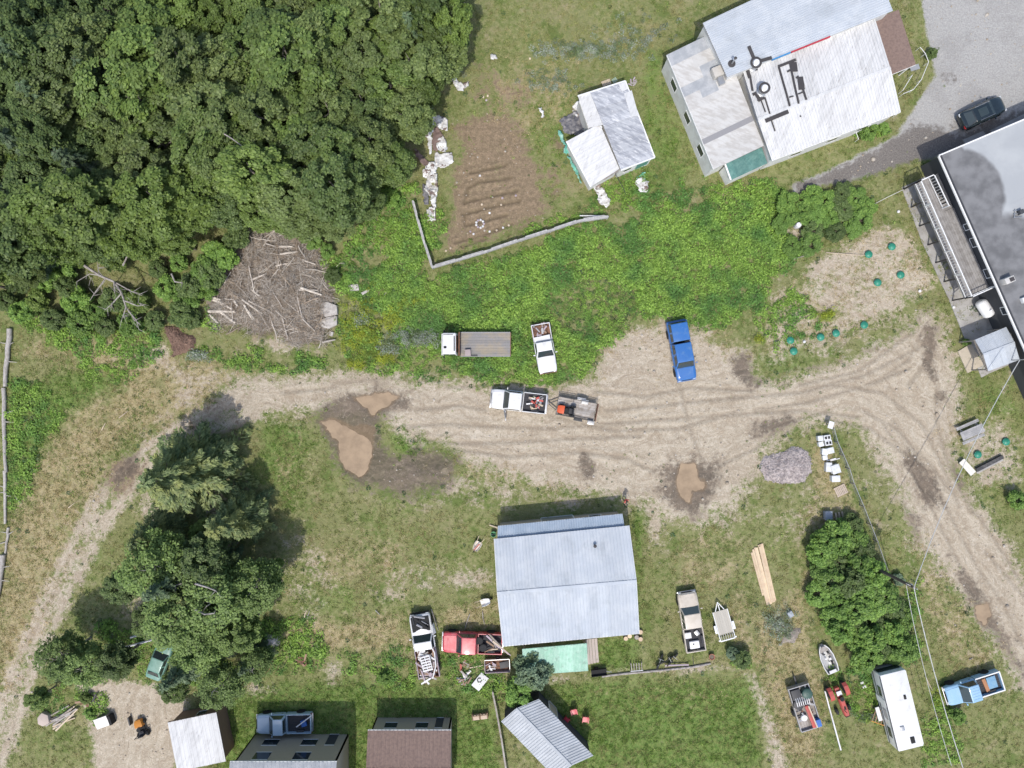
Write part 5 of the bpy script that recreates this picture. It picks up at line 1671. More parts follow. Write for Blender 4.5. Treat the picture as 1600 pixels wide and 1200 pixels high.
def bottom_buildings():
    # ribbed grey gable roof
    root = thing('ribbed_roof_shed', 'small shed with ribbed grey metal gable roof behind the red chairs', 'shed', (P(850, 1150).x, P(850, 1150).y, 0))
    RG = M('ribbed_grey_sheet', (.42, .44, .46), .8, col2=(.48, .50, .52), scale=1, var=.06, orand=.04, spec=.2)
    eL0, r0, eR0 = P(783, 1127, 2.3), P(806, 1107, 3.0), P(842, 1092, 2.3)
    d = Vector((4.9, -5.1, 0))
    d *= 1.05
    roof_quad(root, eL0, eL0 + d, r0 + d, r0, 9, RG, ribs=3, rib=.045)
    roof_quad(root, eR0, eR0 + d, r0 + d, r0, 9, RG, ribs=3, rib=.045)
    MB().beam(r0 + Vector((0, 0, .05)), r0 + d + Vector((0, 0, .05)), .25, .04).build('ridge_cap', RG, root, False, True)
    cc = (eL0 + eR0 + d) / 1
    cc = (eL0 + eR0 + eL0 + d + eR0 + d) / 4
    ins = lambda p, k=.93: (cc.x + (p.x - cc.x) * k, cc.y + (p.y - cc.y) * k)
    ww = [ins(eL0), ins(r0), ins(eR0), ins(eR0 + d), ins(r0 + d), ins(eL0 + d)]
    wall_ring(root, ww, [2.25, 2.93, 2.25, 2.25, 2.93, 2.25], W_dark)
    wall_panel(root, ww[2], ww[3], .2, .35, .05, 2.0, W_tan, 'door', .04, TRIM)

    def house(px0, px1, py, h, rise, depth, mat, wall, nm, lb, rotz=0.0):
        """north wall foot at the ground pixels px0..px1, py"""
        a, b = P(px0, py), P(px1, py)
        r = thing(nm, lb, 'house' if h > 3.5 else 'shed', ((a.x + b.x) / 2, a.y - depth / 2, 0))
        x0, x1, y0, y1 = a.x, b.x, a.y, a.y - depth
        E = [Vector((x0 - .2, y0 + .25, h)), Vector((x1 + .2, y0 + .25, h)), Vector((x1 + .2, y1 - .25, h)), Vector((x0 - .2, y1 - .25, h))]
        R0, R1 = Vector((x0 - .2, (y0 + y1) / 2, h + rise)), Vector((x1 + .2, (y0 + y1) / 2, h + rise))
        nsh = max(5, int((x1 - x0) / .95))
        roof_quad(r, E[0], E[1], R1, R0, nsh, mat, ribs=3, rib=.03)
        roof_quad(r, E[3], E[2], R1, R0, nsh, mat, ribs=3, rib=.03)
        MB().beam(R0 + Vector((0, 0, .05)), R1 + Vector((0, 0, .05)), .28, .04).build('ridge_cap', mat, r, False, True)
        MB().beam(E[0] - Vector((0, 0, .07)), E[1] - Vector((0, 0, .07)), .1, .14).build('gutter', TRIM, r, False, True)
        wl = [(x0, y0), (x1, y0), (x1, (y0 + y1) / 2), (x1, y1), (x0, y1), (x0, (y0 + y1) / 2)]
        wall_ring(r, wl, [h, h, h + rise - .1, h, h, h + rise - .1], wall)
        for t in (.15, .55):
            wall_panel(r, (x0, y0), (x1, y0), t, t + .16, 1.0, 2.1, GLASS, 'window', -.04, TRIM)
            if h > 4.5:
                wall_panel(r, (x0, y0), (x1, y0), t, t + .16, 3.3, 4.6, GLASS, 'window', -.04, TRIM)
        wall_panel(r, (x0, y0), (x1, y0), .8, .9, .05, 2.05, W_dark, 'door', -.04, TRIM)
    house(398, 545, 1147, 5.4, 1.0, 7, R_grey, W_tan, 'house', 'tan two storey house behind the parked pale blue pickup')
    house(588, 706, 1121, 3.0, .8, 6, R_brown, W_tan, 'garage', 'brown roofed garage casting a square shadow on the lawn')
    # white roofed cabin at the bottom left
    a, b = P(262, 1129, 2.5), P(338, 1113, 2.5)
    dv = Vector((.9, -4.6, 0))
    r = thing('white_roofed_cabin', 'white roofed cabin beside the bare dirt lot under the trees', 'cabin', ((a + b + dv) / 2).to_tuple()[:2] + (0,))
    r.location = (((a + b + dv) / 2).x, ((a + b + dv) / 2).y, 0)
    roof_quad(r, a, b, b + dv, a + dv, 6, R_white, ribs=2, rib=.02)
    MB().beam(a - Vector((0, 0, .1)), b - Vector((0, 0, .1)), .05, .2).build('fascia', R_brown, r, False, True)
    cc = (a + b + a + dv + b + dv) / 4
    ww = [ins(a), ins(b), ins(b + dv), ins(a + dv)]
    wall_ring(r, ww, [2.4] * 4, M('brown_wall', (.22, .14, .10), .8, var=.1))
    wall_panel(r, ww[1], ww[0], .3, .5, 1, 1.9, GLASS, 'window', .04, TRIM)


central_shed()
garden_shed()
white_house()
right_building()
bottom_buildings()

# ------------------------------------------------------------------ vehicles
RUBBER = M('tyre_rubber', (.025, .025, .026), .85, var=.2)
RIM = M('steel_rim', (.42, .42, .43), .4, var=.1, metal=.5)
CHROME = M('dull_chrome', (.55, .55, .56), .3, var=.05, metal=.8)
LAMP = M('lamp_glass', (.62, .64, .66), .15, var=.05, spec=.8)
TAIL = M('tail_lamp_red', (.35, .02, .02), .25, var=.05)
CARGLASS = M('car_glass', (.035, .05, .052), .06, var=.15, spec=.9)
BEDLINER = M('bed_liner', (.045, .045, .05), .8, var=.25)
RUSTY = M('rusty_steel', (.14, .075, .05), .9, col2=(.24, .12, .07), scale=3, var=.25, col3=(.07, .05, .045), scale3=5)
UNDER = M('underbody', (.02, .02, .02), .9, var=.1)
P_white = M('white_paint', (.70, .70, .70), .45, col2=(.60, .585, .55), scale=1.6, lo=.5, hi=.72, var=.05, coat=.3)
P_blue = M('blue_paint', (.03, .14, .40), .35, col2=(.07, .18, .40), scale=1.6, lo=.48, hi=.7, var=.08, coat=.5)
P_red = M('faded_red_paint', (.52, .055, .075), .4, col2=(.55, .14, .15), scale=1.2, var=.06, coat=.3)
P_tan = M('beige_paint', (.56, .50, .42), .42, col2=(.50, .44, .36), scale=1.6, var=.05, coat=.4)
P_pale = M('pale_blue_paint', (.27, .46, .64), .35, col2=(.32, .50, .66), scale=1, var=.04, coat=.5)
P_silverblue = M('silver_blue_paint', (.40, .52, .62), .35, var=.04, coat=.5)
P_black = M('black_paint_teal_reflection', (.012, .020, .024), .18, var=.05, coat=.9)  # black paint with the teal reflection mixed into its base colour
P_orange = M('orange_paint', (.62, .10, .03), .5, var=.08)
P_redmach = M('red_machine_paint', (.47, .075, .06), .55, col2=(.38, .09, .07), scale=3, var=.15)
STEEL = M('grey_steel', (.32, .32, .33), .5, var=.12, metal=.4)
DARKST = M('dark_steel', (.06, .06, .062), .6, var=.15, metal=.3)
WOODD = M('old_deck_wood', (.25, .238, .228), .85, col2=(.33, .28, .21), scale=.8, var=.14, orand=.08)
ALUM = M('dull_aluminium', (.48, .48, .47), .4, var=.1, metal=.5)

_wheel = {}


def wheel(root, x, y, r=.37, w=.24):
    k = (round(r, 2), round(w, 2))
    if k not in _wheel:
        m_ = Matrix.Rotation(PI / 2, 3, 'X')
        t = MB().lathe([(r * .58, -w / 2), (r * .86, -w / 2), (r * .97, -w * .36), (r, -w * .2), (r, w * .2), (r * .97, w * .36), (r * .86, w / 2), (r * .58, w / 2)], 20, m=m_).me('tyre', True)
        t.materials.append(RUBBER)
        h = MB().lathe([(r * .05, -w * .36), (r * .30, -w * .42), (r * .50, -w * .34), (r * .60, -w * .5), (r * .60, w * .5), (r * .50, w * .34), (r * .30, w * .42), (r * .05, w * .36)], 16, m=m_).me('rim', True)
        h.materials.append(RIM)
        _wheel[k] = (t, h)
    o = link('wheel', _wheel[k][0], None, root)
    o.location = (x, y, r)
    link('rim', _wheel[k][1], None, o)
    return o


def body_sec(x, w, zb, zs, zt, cr=.03):
    h = [(w * .90, zb), (w * .985, zb + .12), (w, (zb + zs) / 2), (w * .985, zs - .05), (w * .95, zs), (w * .88, zt), (w * .5, zt + cr * .8), (0, zt + cr)]
    pts = [Vector((x, -a, z)) for a, z in h] + [Vector((x, a, z)) for a, z in reversed(h[:-1])]
    return pts


def greenhouse(root, x0, x1, x2, x3, w0, w1, z0, z1, paint, sides=1, name='cab', rear_glass=True, bev=.07):
    """x0 foot and x1 top of the windscreen, x2 top and x3 foot of the back"""
    v = [(x0, -w0, z0), (x3, -w0, z0), (x3, w0, z0), (x0, w0, z0), (x1, -w1, z1), (x2, -w1, z1), (x2, w1, z1), (x1, w1, z1)]
    mb = MB().add(v, [(0, 1, 2, 3), (7, 6, 5, 4), (0, 4, 5, 1), (1, 5, 6, 2), (2, 6, 7, 3), (3, 7, 4, 0)])
    mb.f = [list(reversed(f)) for f in mb.f]
    me = mb.me(name)
    bm = bmesh.new()
    bm.from_mesh(me)
    bmesh.ops.recalc_face_normals(bm, faces=bm.faces)
    bmesh.ops.bevel(bm, geom=list(bm.edges), offset=bev, segments=3, affect='EDGES', profile=.6)
    bm.to_mesh(me)
    bm.free()
    me.polygons.foreach_set('use_smooth', [True] * len(me.polygons))
    me.set_sharp_from_angle(angle=math.radians(45))
    cab = link(name, me, paint, root)
    V = [Vector(p) for p in v]

    def pane(a, b, c, d, nm, k=.86, kv=.80):
        a, b, c, d = (Vector(p) for p in (a, b, c, d))
        cen = (a + b + c + d) / 4
        n = (b - a).cross(d - a).normalized()
        if n.dot(cen - Vector(((x0 + x3) / 2, 0, (z0 + z1) / 2))) < 0:
            n = -n
        q = []
        for p in (a, b, c, d):
            u = p - cen
            hz = Vector((u.x, u.y, u.z))
            q.append(cen + hz * k + n * .012)
        mb = MB()
        mb.add(q + [p - n * .02 for p in q], [(0, 1, 2, 3), (7, 6, 5, 4), (0, 4, 5, 1), (1, 5, 6, 2), (2, 6, 7, 3), (3, 7, 4, 0)])
        mb.build(nm, CARGLASS, root)
    pane(V[0], V[3], V[7], V[4], 'windscreen', .90)
    if rear_glass:
        pane(V[1], V[2], V[6], V[5], 'rear_window', .78)
    for s in (-1, 1):
        for i in range(sides):
            f0, f1 = i / sides, (i + 1) / sides
            lo0, lo1 = x0 + (x3 - x0) * f0, x0 + (x3 - x0) * f1
            hi0, hi1 = x1 + (x2 - x1) * f0, x1 + (x2 - x1) * f1
            pane((lo0, s * w0, z0 + .02), (lo1, s * w0, z0 + .02), (hi1, s * w1, z1), (hi0, s * w1, z1), 'side_window', .80)
    return cab


def pickup(label, loc, rot, paint, L=5.4, W=1.9, hood=1.35, cabtop=1.0, roof_z=1.72, bed_in=BEDLINER, sides=1, canopy=None, tonneau=None, open_door=False, bed_rails=None, name='pickup_truck', ribs=False, flat_rear=False, bed=True, windscr=.55, belt=1.08, glass=None, bumper=None):
    r = thing(name, label, 'truck', loc, rot)
    xf, xr, w = L / 2, -L / 2, W / 2
    xw = xf - hood                       # windscreen foot
    xt = xw - windscr
    xb = xt - cabtop                     # top of the cab back
    xc = xb - .12
    zb = .42
    st = [body_sec(xf - .02, w * .80, .52, .74, .78, .01), body_sec(xf - .05, w * .88, .47, .80, .86, .02), body_sec(xf - .18, w * .95, zb, .90, .94, .03), body_sec(xf - .5, w * .985, zb, .95, .99, .035), body_sec(xw - .05, w, zb, 1.0, 1.05, .035), body_sec(xw - .4, w, zb, 1.0, 1.06, .03), body_sec(xc, w, zb, 1.0, 1.06, .02)]
    MB().loft([s for s in st]).build('body', paint, r, True)
    MB().add([(xf - .16, -w * .66, .985), (xw + .05, -w * .74, 1.09), (xw + .05, w * .74, 1.09), (xf - .16, w * .66, .985), (xf - .16, -w * .66, .94), (xw + .05, -w * .74, 1.04), (xw + .05, w * .74, 1.04), (xf - .16, w * .66, .94)],
             [(0, 3, 2, 1), (0, 1, 5, 4), (1, 2, 6, 5), (2, 3, 7, 6), (3, 0, 4, 7)]).build('hood', paint, r, bevel=0)
    cab = greenhouse(r, xw + .02, xt, xb, xc, w * .94, w * .80, 1.03, roof_z, paint, sides)
    if ribs:
        for k in range(5):
            y = -w * .55 + k * w * .275
            MB().box((((xt + xb) / 2), y, roof_z + .008), (abs(xt - xb) * .75, .05, .02)).build('roof_rib', paint, cab)
    if bed:
        t = .07
        zf, ztop = .70, 1.07
        x0 = xc - .05
        MB().box(((x0 + xr) / 2, 0, zf - .03), (x0 - xr, W * .9, .06)).build('bed_floor', bed_in, r)
        for k in range(7):
            MB().box(((x0 + xr) / 2, -w * .66 + k * w * .22, zf + .012), (x0 - xr - .2, .07, .024)).build('bed_rib', bed_in, r)
        for s in (-1, 1):
            o = MB().loft([[Vector((x, s * (w - a), z)) for a, z in ((.02, zb), (0, .75), (.01, ztop - .03), (.03, ztop), (t + .02, ztop), (t + .03, ztop - .04), (t + .03, zf), (.12, zb))] for x in ((x0, xr) if s < 0 else (xr, x0))]).build('bed_side', paint, r, True)
            if bed_rails:
                MB().box(((x0 + xr) / 2, s * (w - .055), ztop + .018), (x0 - xr, .11, .035)).build('bed_rail', bed_rails, o)
            MB().box(((x0 + xr) / 2 - .1, s * (w - .2), zf + .12), (.75, .22, .24)).build('wheel_well', bed_in, r, bevel=.05)
        o = MB().box((xr + .04, 0, (zf + ztop) / 2 - .05), (.08, W * .90, ztop - zf + .1)).build('tailgate', paint, r, bevel=.015)
        if bed_rails:
            MB().box((xr + .04, 0, ztop + .018), (.11, W * .9, .03)).build('gate_rail', bed_rails, o)
        MB().box((x0 - .03, 0, (zf + ztop) / 2), (.06, W * .88, ztop - zf)).build('bed_front', paint, r)
    if tonneau:
        MB().slab((x0, -w * .93, 1.12), (xr + .03, -w * .93, 1.10), (xr + .03, w * .93, 1.10), (x0, w * .93, 1.12), .04).build('tonneau_cover', tonneau, r) if True else 0
    if canopy:
        greenhouse(r, x0 + .0, x0 - .08, xr + .25, xr + .06, w * .94, w * .80, 1.06, roof_z - .02, canopy, 2, 'canopy')
    for x in (xf - .88, xr + 1.12):
        for s in (-1, 1):
            wheel(r, x, s * (w - .11))
            MB().lathe([(.30, -.01), (.44, -.01), (.44, .01), (.30, .01)], 20, (x, s * (w + .004), .40), Matrix.Rotation(PI / 2, 3, 'X')).build('wheel_arch', UNDER, r)
    MB().box((-.1, 0, .42), (L * .82, W * .5, .2)).build('chassis', UNDER, r)
    for x, s in ((xf + .02, 1), (xr - .05, -1)):
        MB().box((x, 0, .58), (.14, W * .93, .18)).build('bumper', bumper or CHROME, r, bevel=.04)
    MB().box((xf - .01, 0, .76), (.06, W * .5, .16)).build('grille', UNDER, r)
    for s in (-1, 1):
        MB().box((xf - .04, s * w * .72, .76), (.10, .26, .15)).build('headlight', LAMP, r, bevel=.03)
        MB().box((xr + .02, s * (w - .06), .88), (.06, .11, .28)).build('tail_light', TAIL, r)
        MB().box((xw - .28, s * (w + .14), 1.12), (.10, .20, .16)).build('mirror', paint, r, bevel=.03)
    for s in (-1, 1):
        if open_door and s == 1:
            a = Vector((xw - .12, s * w, 0))
            d = Vector((-.25, 1, 0)).normalized()
            o = MB().slab(a + Vector((0, 0, .5)), a + d * 1.05 + Vector((0, 0, .5)), a + d * 1.05 + Vector((0, 0, 1.06)), a + Vector((0, 0, 1.06)), .10).build('door', paint, r)
            MB().slab(a + d * .12 + Vector((0, -.03, 1.08)), a + d * 1.0 + Vector((0, -.03, 1.08)), a + d * .95 + Vector((0, -.12, 1.6)), a + d * .4 + Vector((0, -.12, 1.6)), .03).build('door_window', CARGLASS, o)
        else:
            o = MB().box(((xw + xc) / 2 - .15, s * (w - .005), .74), (abs(xw - xc) * .62, .03, .46)).build('door', paint, r, bevel=.01)
            MB().box(((xw + xc) / 2 - .45, s * (w + .015), .88), (.16, .03, .04)).build('handle', UNDER, o)
    return r


def heading(ax, ay, bx, by):
    """angle of the world direction from pixel a to pixel b"""
    return math.atan2(-(by - ay), bx - ax)


ADJ = {'rusty_steel': 'rusty', 'brown_board': 'brown', 'grey_board': 'grey', 'mauve_scrap': 'mauve', 'white_scrap': 'white', 'red_scrap': 'red', 'grey_steel': 'steel grey', 'dark_steel': 'dark', 'pale_board': 'pale tan', 'underbody': 'black', 'olive_scrap': 'olive', 'red_machine_paint': 'faded red'}


def junk(px, py, z, n, sx, sy, mats, names, label, group, seed=1, L=(.3, .9), rot=0.0, h=.25):
    """loose boards and scraps lying on top of a load; each a thing of its own"""
    rg = random.Random(seed)
    for k in range(n):
        a = rg.uniform(-sx, sx)
        b = rg.uniform(-sy, sy)
        c = P(px, py, z) + Vector((a * math.cos(rot) - b * math.sin(rot), a * math.sin(rot) + b * math.cos(rot), rg.uniform(0, h)))
        l_ = rg.uniform(*L)
        ang = rg.gauss(rot, .9)
        d = Vector((math.cos(ang), math.sin(ang), rg.uniform(-.12, .12))) * l_ / 2
        mt = rg.choice(mats)
        MB().beam(c - d, c + d, rg.uniform(.07, .2), rg.uniform(.02, .06)).single(rg.choice(names), mt, ADJ.get(mt.name, mt.name.split('_')[0]) + ' ' + label, 'scrap', group)


WOODP = M('pale_board', (.56, .46, .34), .85, var=.12, orand=.15)
WOODG = M('grey_board', (.40, .37, .34), .9, col2=(.28, .24, .2), scale=2, var=.18, orand=.18)
WOODB = M('brown_board', (.27, .18, .12), .9, var=.2, orand=.2)
SCRAPW = M('white_scrap', (.70, .69, .68), .7, var=.1, orand=.1)
SCRAPR = M('red_scrap', (.42, .07, .05), .6, var=.15, orand=.2)
SCRAPP = M('mauve_scrap', (.40, .33, .36), .8, var=.15, orand=.2)


def seat_on(p, z=0):
    return Vector((p.x, p.y, gh(p.x, p.y) + z - .01))


def flatbed_truck():
    c = P(744, 538, 1.0)
    r = thing('flatbed_truck', 'white cab-over flatbed truck with grey wooden deck parked in the weeds', 'truck', seat_on(c), heading(797, 538, 690, 538))
    L, W = 6.55, 2.3
    xf = L / 2
    greenhouse(r, xf, xf - .18, xf - 1.42, xf - 1.5, 1.08, 1.0, .62, 2.35, P_white, 1, 'cab', bev=.09)
    MB().box((xf - .75, 0, .60), (1.5, 2.1, .25)).build('cab_floor', UNDER, r)
    MB().box((xf + .03, 0, .55), (.12, 2.1, .22)).build('bumper', TRIM, r, bevel=.03)
    for s in (-1, 1):
        MB().box((xf - .02, s * .8, .78), (.08, .28, .18)).build('headlight', LAMP, r, bevel=.03)
        MB().box((xf - .25, s * 1.22, 1.6), (.12, .22, .34)).build('mirror', UNDER, r, bevel=.03)
    MB().box((xf - .42, .35, 2.36), (.26, .22, .04)).build('roof_hatch', UNDER, r)
    MB().box((xf - 1.28, 0, 2.365), (.10, 1.4, .03)).build('marker_strip', UNDER, r)
    MB().box((xf - .7, -.86, 2.365), (.9, .05, .03)).build('roof_seam', UNDER, r)
    rack = MB()
    for y in (-1.08, -.55, 0, .55, 1.08):
        rack.box((xf - 1.72, y, 1.45), (.09, .08, 1.0))
    for z in (1.05, 1.5, 1.95):
        rack.box((xf - 1.72, 0, z), (.08, 2.24, .08))
    rack.build('headboard_rack', RUSTY, r)
    MB().box((xf - 1.66, 0, .95), (.22, 2.2, .12)).build('headboard_base', RUSTY, r)
    x0, x1 = xf - 1.78, -L / 2
    n = 9
    for k in range(n):
        y = -W / 2 + (k + .5) * W / n
        MB().box(((x0 + x1) / 2, y, 1.03), (x0 - x1, W / n * .95, .05)).build('deck_plank', WOODD, r)
    for y in (-W / 2, W / 2):
        MB().box(((x0 + x1) / 2, y, 1.0), (x0 - x1, .06, .14)).build('side_rail', STEEL, r)
    MB().box((x1 - .03, 0, .95), (.08, W, .2)).build('rear_rail', RUSTY, r)
    MB().box(((x0 + x1) / 2 + .5, 0, .75), (L - 1.6, .9, .22)).build('chassis', UNDER, r)
    for s in (-1, 1):
        wheel(r, xf - .75, s * .95, .42, .26)
        wheel(r, x1 + 1.2, s * .92, .42, .4)
        MB().box((x1 - .04, s * .95, .72), (.06, .2, .14)).build('tail_light', TAIL, r)
    c2 = P(731, 551, 1.3)
    MB().box((c2.x, c2.y, 1.26), (.55, .6, .34), .05).single('crate', M('mauve_crate', (.36, .30, .29), .8, var=.12), 'mauve box standing on the flatbed deck behind the cab', 'box', bevel=.02)
    a, b = P(736, 555.5, 1.1), P(746, 555.5, 1.1)
    MB().beam(a, b, .12, .08).single('timber_block', DARKST, 'dark timber lying at the edge of the flatbed deck', 'timber')


def old_white_pickup():
    a, b = P(843, 506, .9), P(858, 582, .9)
    c = (a + b) / 2
    r = pickup('derelict white pickup with rusty bed and red dashboard in the weeds', seat_on(c), heading(843, 506, 856, 582), P_white, L=4.75, W=1.85, hood=1.55, cabtop=.85, bed_in=RUSTY, roof_z=1.62, bumper=RUSTY)
    # red dashboard seen through the empty windscreen
    MB().box((.42, 0, 1.36), (.16, 1.36, .05)).build('dashboard', SCRAPR, r, bevel=.02)
    p = P(847.5, 530, 1.2)
    ang = r.rotation_euler.z
    MB().box((p.x, p.y, 1.16), (.62, 1.55, .05), ang + .04).single('sheet_metal', SCRAPW, 'white metal panel laid across the rusty pickup bed', 'panel')
    MB().box((P(842, 518, .8).x, P(842, 518, .8).y, .83), (1.1, 1.45, .16), ang).single('scrap_load', RUSTY, 'heap of rusty scrap filling the derelict pickup bed', 'scrap', bevel=.04)
    junk(842, 516, .95, 16, .5, .65, [RUSTY, WOODB, SCRAPP, STEEL], ['scrap_piece'], 'scrap piece in the bed of the derelict white pickup', 'scrap in the derelict pickup bed', 5, (.2, .6), ang, .12)


def ride_on(label, loc, ang, paint, name='ride_on_mower'):
    m_ = thing(name, label, 'mower', loc, ang)
    MB().loft([body_sec(.95, .32, .2, .5, .55, .02), body_sec(.75, .40, .2, .6, .66, .03), body_sec(.3, .42, .2, .62, .70, .03)]).build('hood', paint, m_, True)
    MB().box((-.1, 0, .32), (1.1, .7, .12)).build('frame', UNDER, m_)
    MB().box((-.35, 0, .55), (.42, .5, .14)).build('seat', BEDLINER, m_, bevel=.05)
    MB().box((-.58, 0, .75), (.12, .5, .4)).build('seat_back', BEDLINER, m_, bevel=.05)
    MB().lathe([(.17, -.015), (.20, -.015), (.20, .015), (.17, .015)], 16, (.1, 0, .85)).build('steering_wheel', UNDER, m_)
    MB().lathe([(.10, 0), (.10, .1), (.03, .14)], 12, (.18, .05, .72)).build('air_filter', ALUM, m_, True)
    for x, r_, y in ((.6, .2, .42), (-.55, .27, .45)):
        for s in (-1, 1):
            wheel(m_, x, s * y, r_, .2)
    MB().tube([(-.5, -.45, .3), (-.5, -.45, 1.15), (-.5, .45, 1.15), (-.5, .45, .3)], .03, 6).build('roll_bar', UNDER, m_)


def vehicles():
    flatbed_truck()
    old_white_pickup()
    c = (P(1058, 503, .9) + P(1073, 593, .9)) / 2
    pickup('blue pickup with matching blue canopy parked at the edge of the weeds', seat_on(c), heading(1056, 500, 1074, 596), P_blue, L=5.75, W=1.98, hood=1.25, cabtop=1.75, sides=2, canopy=P_blue, roof_z=1.78, ribs=True, bumper=P_blue)
    # white pickup with open door
    c = (P(768, 622, .8) + P(853, 632, .8)) / 2
    ang = heading(853, 632, 768, 622.5)
    pickup('white pickup with open driver door and tools in its bed', seat_on(c), ang, P_white, L=5.35, W=1.95, hood=1.2, cabtop=1.15, sides=1, open_door=True, roof_z=1.74, ribs=True)
    junk(836, 630, .82, 26, .6, .6, [SCRAPR, SCRAPW, STEEL, DARKST, WOODP, M('olive_scrap', (.2, .24, .15), .8, var=.2)], ['tool', 'scrap_piece'], 'tool or scrap in the bed of the white pickup', 'tools in the white pickup bed', 9, (.18, .6), ang, .22)
    for px, py, rt in ((840, 622, .4), (838, 634, 1.5), (832, 628, 2.3)):
        s = thing('chainsaw', 'small red power tool lying in the white pickup bed', 'tool', P(px, py, 1.0), rt, 'red power tools in the white pickup')
        MB().box((0, 0, .08), (.32, .2, .16)).build('motor_housing', SCRAPR, s, bevel=.03)
        MB().box((.36, 0, .06), (.44, .04, .08)).build('guide_bar', STEEL, s)
        MB().tube([(-.16, -.06, .1), (-.28, 0, .16), (-.16, .06, .1)], .015, 5).build('handle', UNDER, s)
    # trailer with orange machine
    c = (P(868, 632, .5) + P(932, 645, .5)) / 2
    ang = heading(932, 645, 868, 633)
    t = thing('utility_trailer', 'dark mesh utility trailer hitched behind the white pickup', 'trailer', seat_on(c), ang)
    for k in range(7):
        MB().box((0, -.72 + k * .24, .55), (3.7, .22, .04)).build('deck_plank', WOODG, t)
    for s in (-1, 1):
        MB().box((0, s * .88, .62), (3.75, .07, .10)).build('side_rail', DARKST, t)
        MB().box((0, s * .88, .92), (3.75, .05, .05)).build('top_rail', DARKST, t)
        for x in (-1.85, -.6, .6, 1.85):
            MB().box((x, s * .88, .76), (.05, .05, .32)).build('stake', DARKST, t)
        wheel(t, -.35, s * 1.02, .33, .2)
        MB().box((-.35, s * 1.03, .72), (.85, .24, .05)).build('fender', DARKST if s > 0 else ALUM, t, bevel=.02)
    g = MB()
    for y in (-.85, -.42, 0, .42, .85):
        g.box((-1.95, y, 1.0), (.05, .05, .9))
    for z in (.6, .9, 1.2, 1.45):
        g.box((-1.95, 0, z), (.05, 1.75, .05))
    g.build('tail_ramp', RUSTY, t)
    MB().beam((1.85, -.5, .5), (2.75, 0, .5), .08, .1).add([], []).build('tongue', DARKST, t)
    MB().beam((1.85, .5, .5), (2.75, 0, .5), .08, .1).build('tongue', DARKST, t)
    MB().box((2.8, 0, .52), (.2, .12, .12)).build('coupler', STEEL, t)
    for px, py in ((914, 628), (923, 660)):
        MB().box(P(px, py, .75) + Vector((0, 0, 0)), (.65, .42, .22), ang).single('metal_box', ALUM, 'pale metal box on the utility trailer fender side, near its tail ramp', 'box', 'pale boxes on the utility trailer', bevel=.02)
    mc = P(886, 641, .8)
    ride_on('orange ride-on mower loaded on the utility trailer', (mc.x, mc.y, .58), ang, P_orange)
    # beige pickup
    c = (P(1073, 924, .8) + P(1087, 1018, .8)) / 2
    ang = heading(1087, 1018, 1072, 924)
    pickup('beige pickup with black bed liner parked beside the small trailer', seat_on(c), ang, P_tan, L=5.75, W=1.95, hood=1.35, cabtop=1.35, sides=2, roof_z=1.72)
    p = P(1085, 1007, .9)
    o = thing('toolbox', 'white plastic tub lying in the black bed of the beige pickup', 'tub', (p.x, p.y, .74), ang)
    MB().box((0, 0, .16), (.72, .95, .30)).build('tub', SCRAPW, o, bevel=.08)
    MB().lathe([(.07, 0), (.07, .02), (.02, .03)], 12, (.1, .1, .31)).build('drain', UNDER, o)
    p = P(1075, 993, .9)
    MB().box((p.x, p.y, .86), (.55, .62, .24), ang).single('plastic_bin', SCRAPW, 'pale bin behind the cab in the beige pickup bed', 'bin', bevel=.04)
    p = P(1089, 989, .9)
    MB().box((p.x, p.y, .84), (.5, .4, .2), ang + .5).single('plastic_sack', ALUM, 'grey sack behind the cab in the beige pickup bed', 'sack', bevel=.06)
    # small flat trailer
    c = P(1130, 974, .45)
    ang = heading(1136, 1000, 1122, 950)
    t = thing('small_trailer', 'small pale deck trailer with white fenders beside the beige pickup', 'trailer', seat_on(c), ang)
    for k in range(6):
        MB().box((.15, -.58 + k * .232, .5), (2.3, .225, .04)).build('deck_plank', M('pale_deck', (.45, .42, .36), .8, var=.08, orand=.05), t)
    for s in (-1, 1):
        MB().box((-.1, s * .73, .55), (2.85, .06, .12)).build('side_rail', TRIM, t)
        wheel(t, -.35, s * .9, .28, .17)
        MB().box((-.35, s * .9, .60), (.8, .22, .06)).build('fender', TRIM, t, bevel=.03)
        MB().box((-1.5, s * .78, .5), (.12, .2, .2)).build('tail_lamp_box', TRIM, t)
    for k in range(6):
        MB().box((-1.28, -.55 + k * .22, .53), (.62, .05, .05)).build('ramp_bar', STEEL, t)
    MB().box((-1.6, 0, .53), (.1, 1.45, .06)).build('ramp_edge', TRIM, t)
    for y in (-.45, 0, .45):
        MB().beam((1.3, y, .45), (2.15, 0, .47), .07, .09).build('tongue', TRIM, t)
    MB().tube([(1.95, 0, .1), (1.95, 0, .75)], .035, 8).build('jack', GREYM, t)
    # red pickup
    c = (P(690, 1005, .9) + P(786, 1005, .9)) / 2
    ang = heading(786, 1007, 690, 1004)
    pickup('faded red pickup with tyres and boards in its bed', seat_on(c), ang, P_red, L=5.75, W=2.0, hood=1.35, cabtop=1.35, roof_z=1.75, belt=1.1)
    for px, py, z in ((749, 1001, 1.05), (755, 1012, 1.1), (745, 1013, .85)):
        o = thing('spare_tyre', 'spare tyre with pale rim lying in the red pickup bed', 'tyre', P(px, py, z), 0, 'spare tyres in the red pickup')
        t_ = MB().lathe([(.20, -.1), (.30, -.11), (.37, -.06), (.37, .06), (.30, .11), (.20, .1)], 20).build('tyre', RUBBER, o, True)
        MB().lathe([(.03, .07), (.08, .09), (.17, .03), (.22, .08), (.22, -.08)], 18).build('rim', ALUM, o, True)
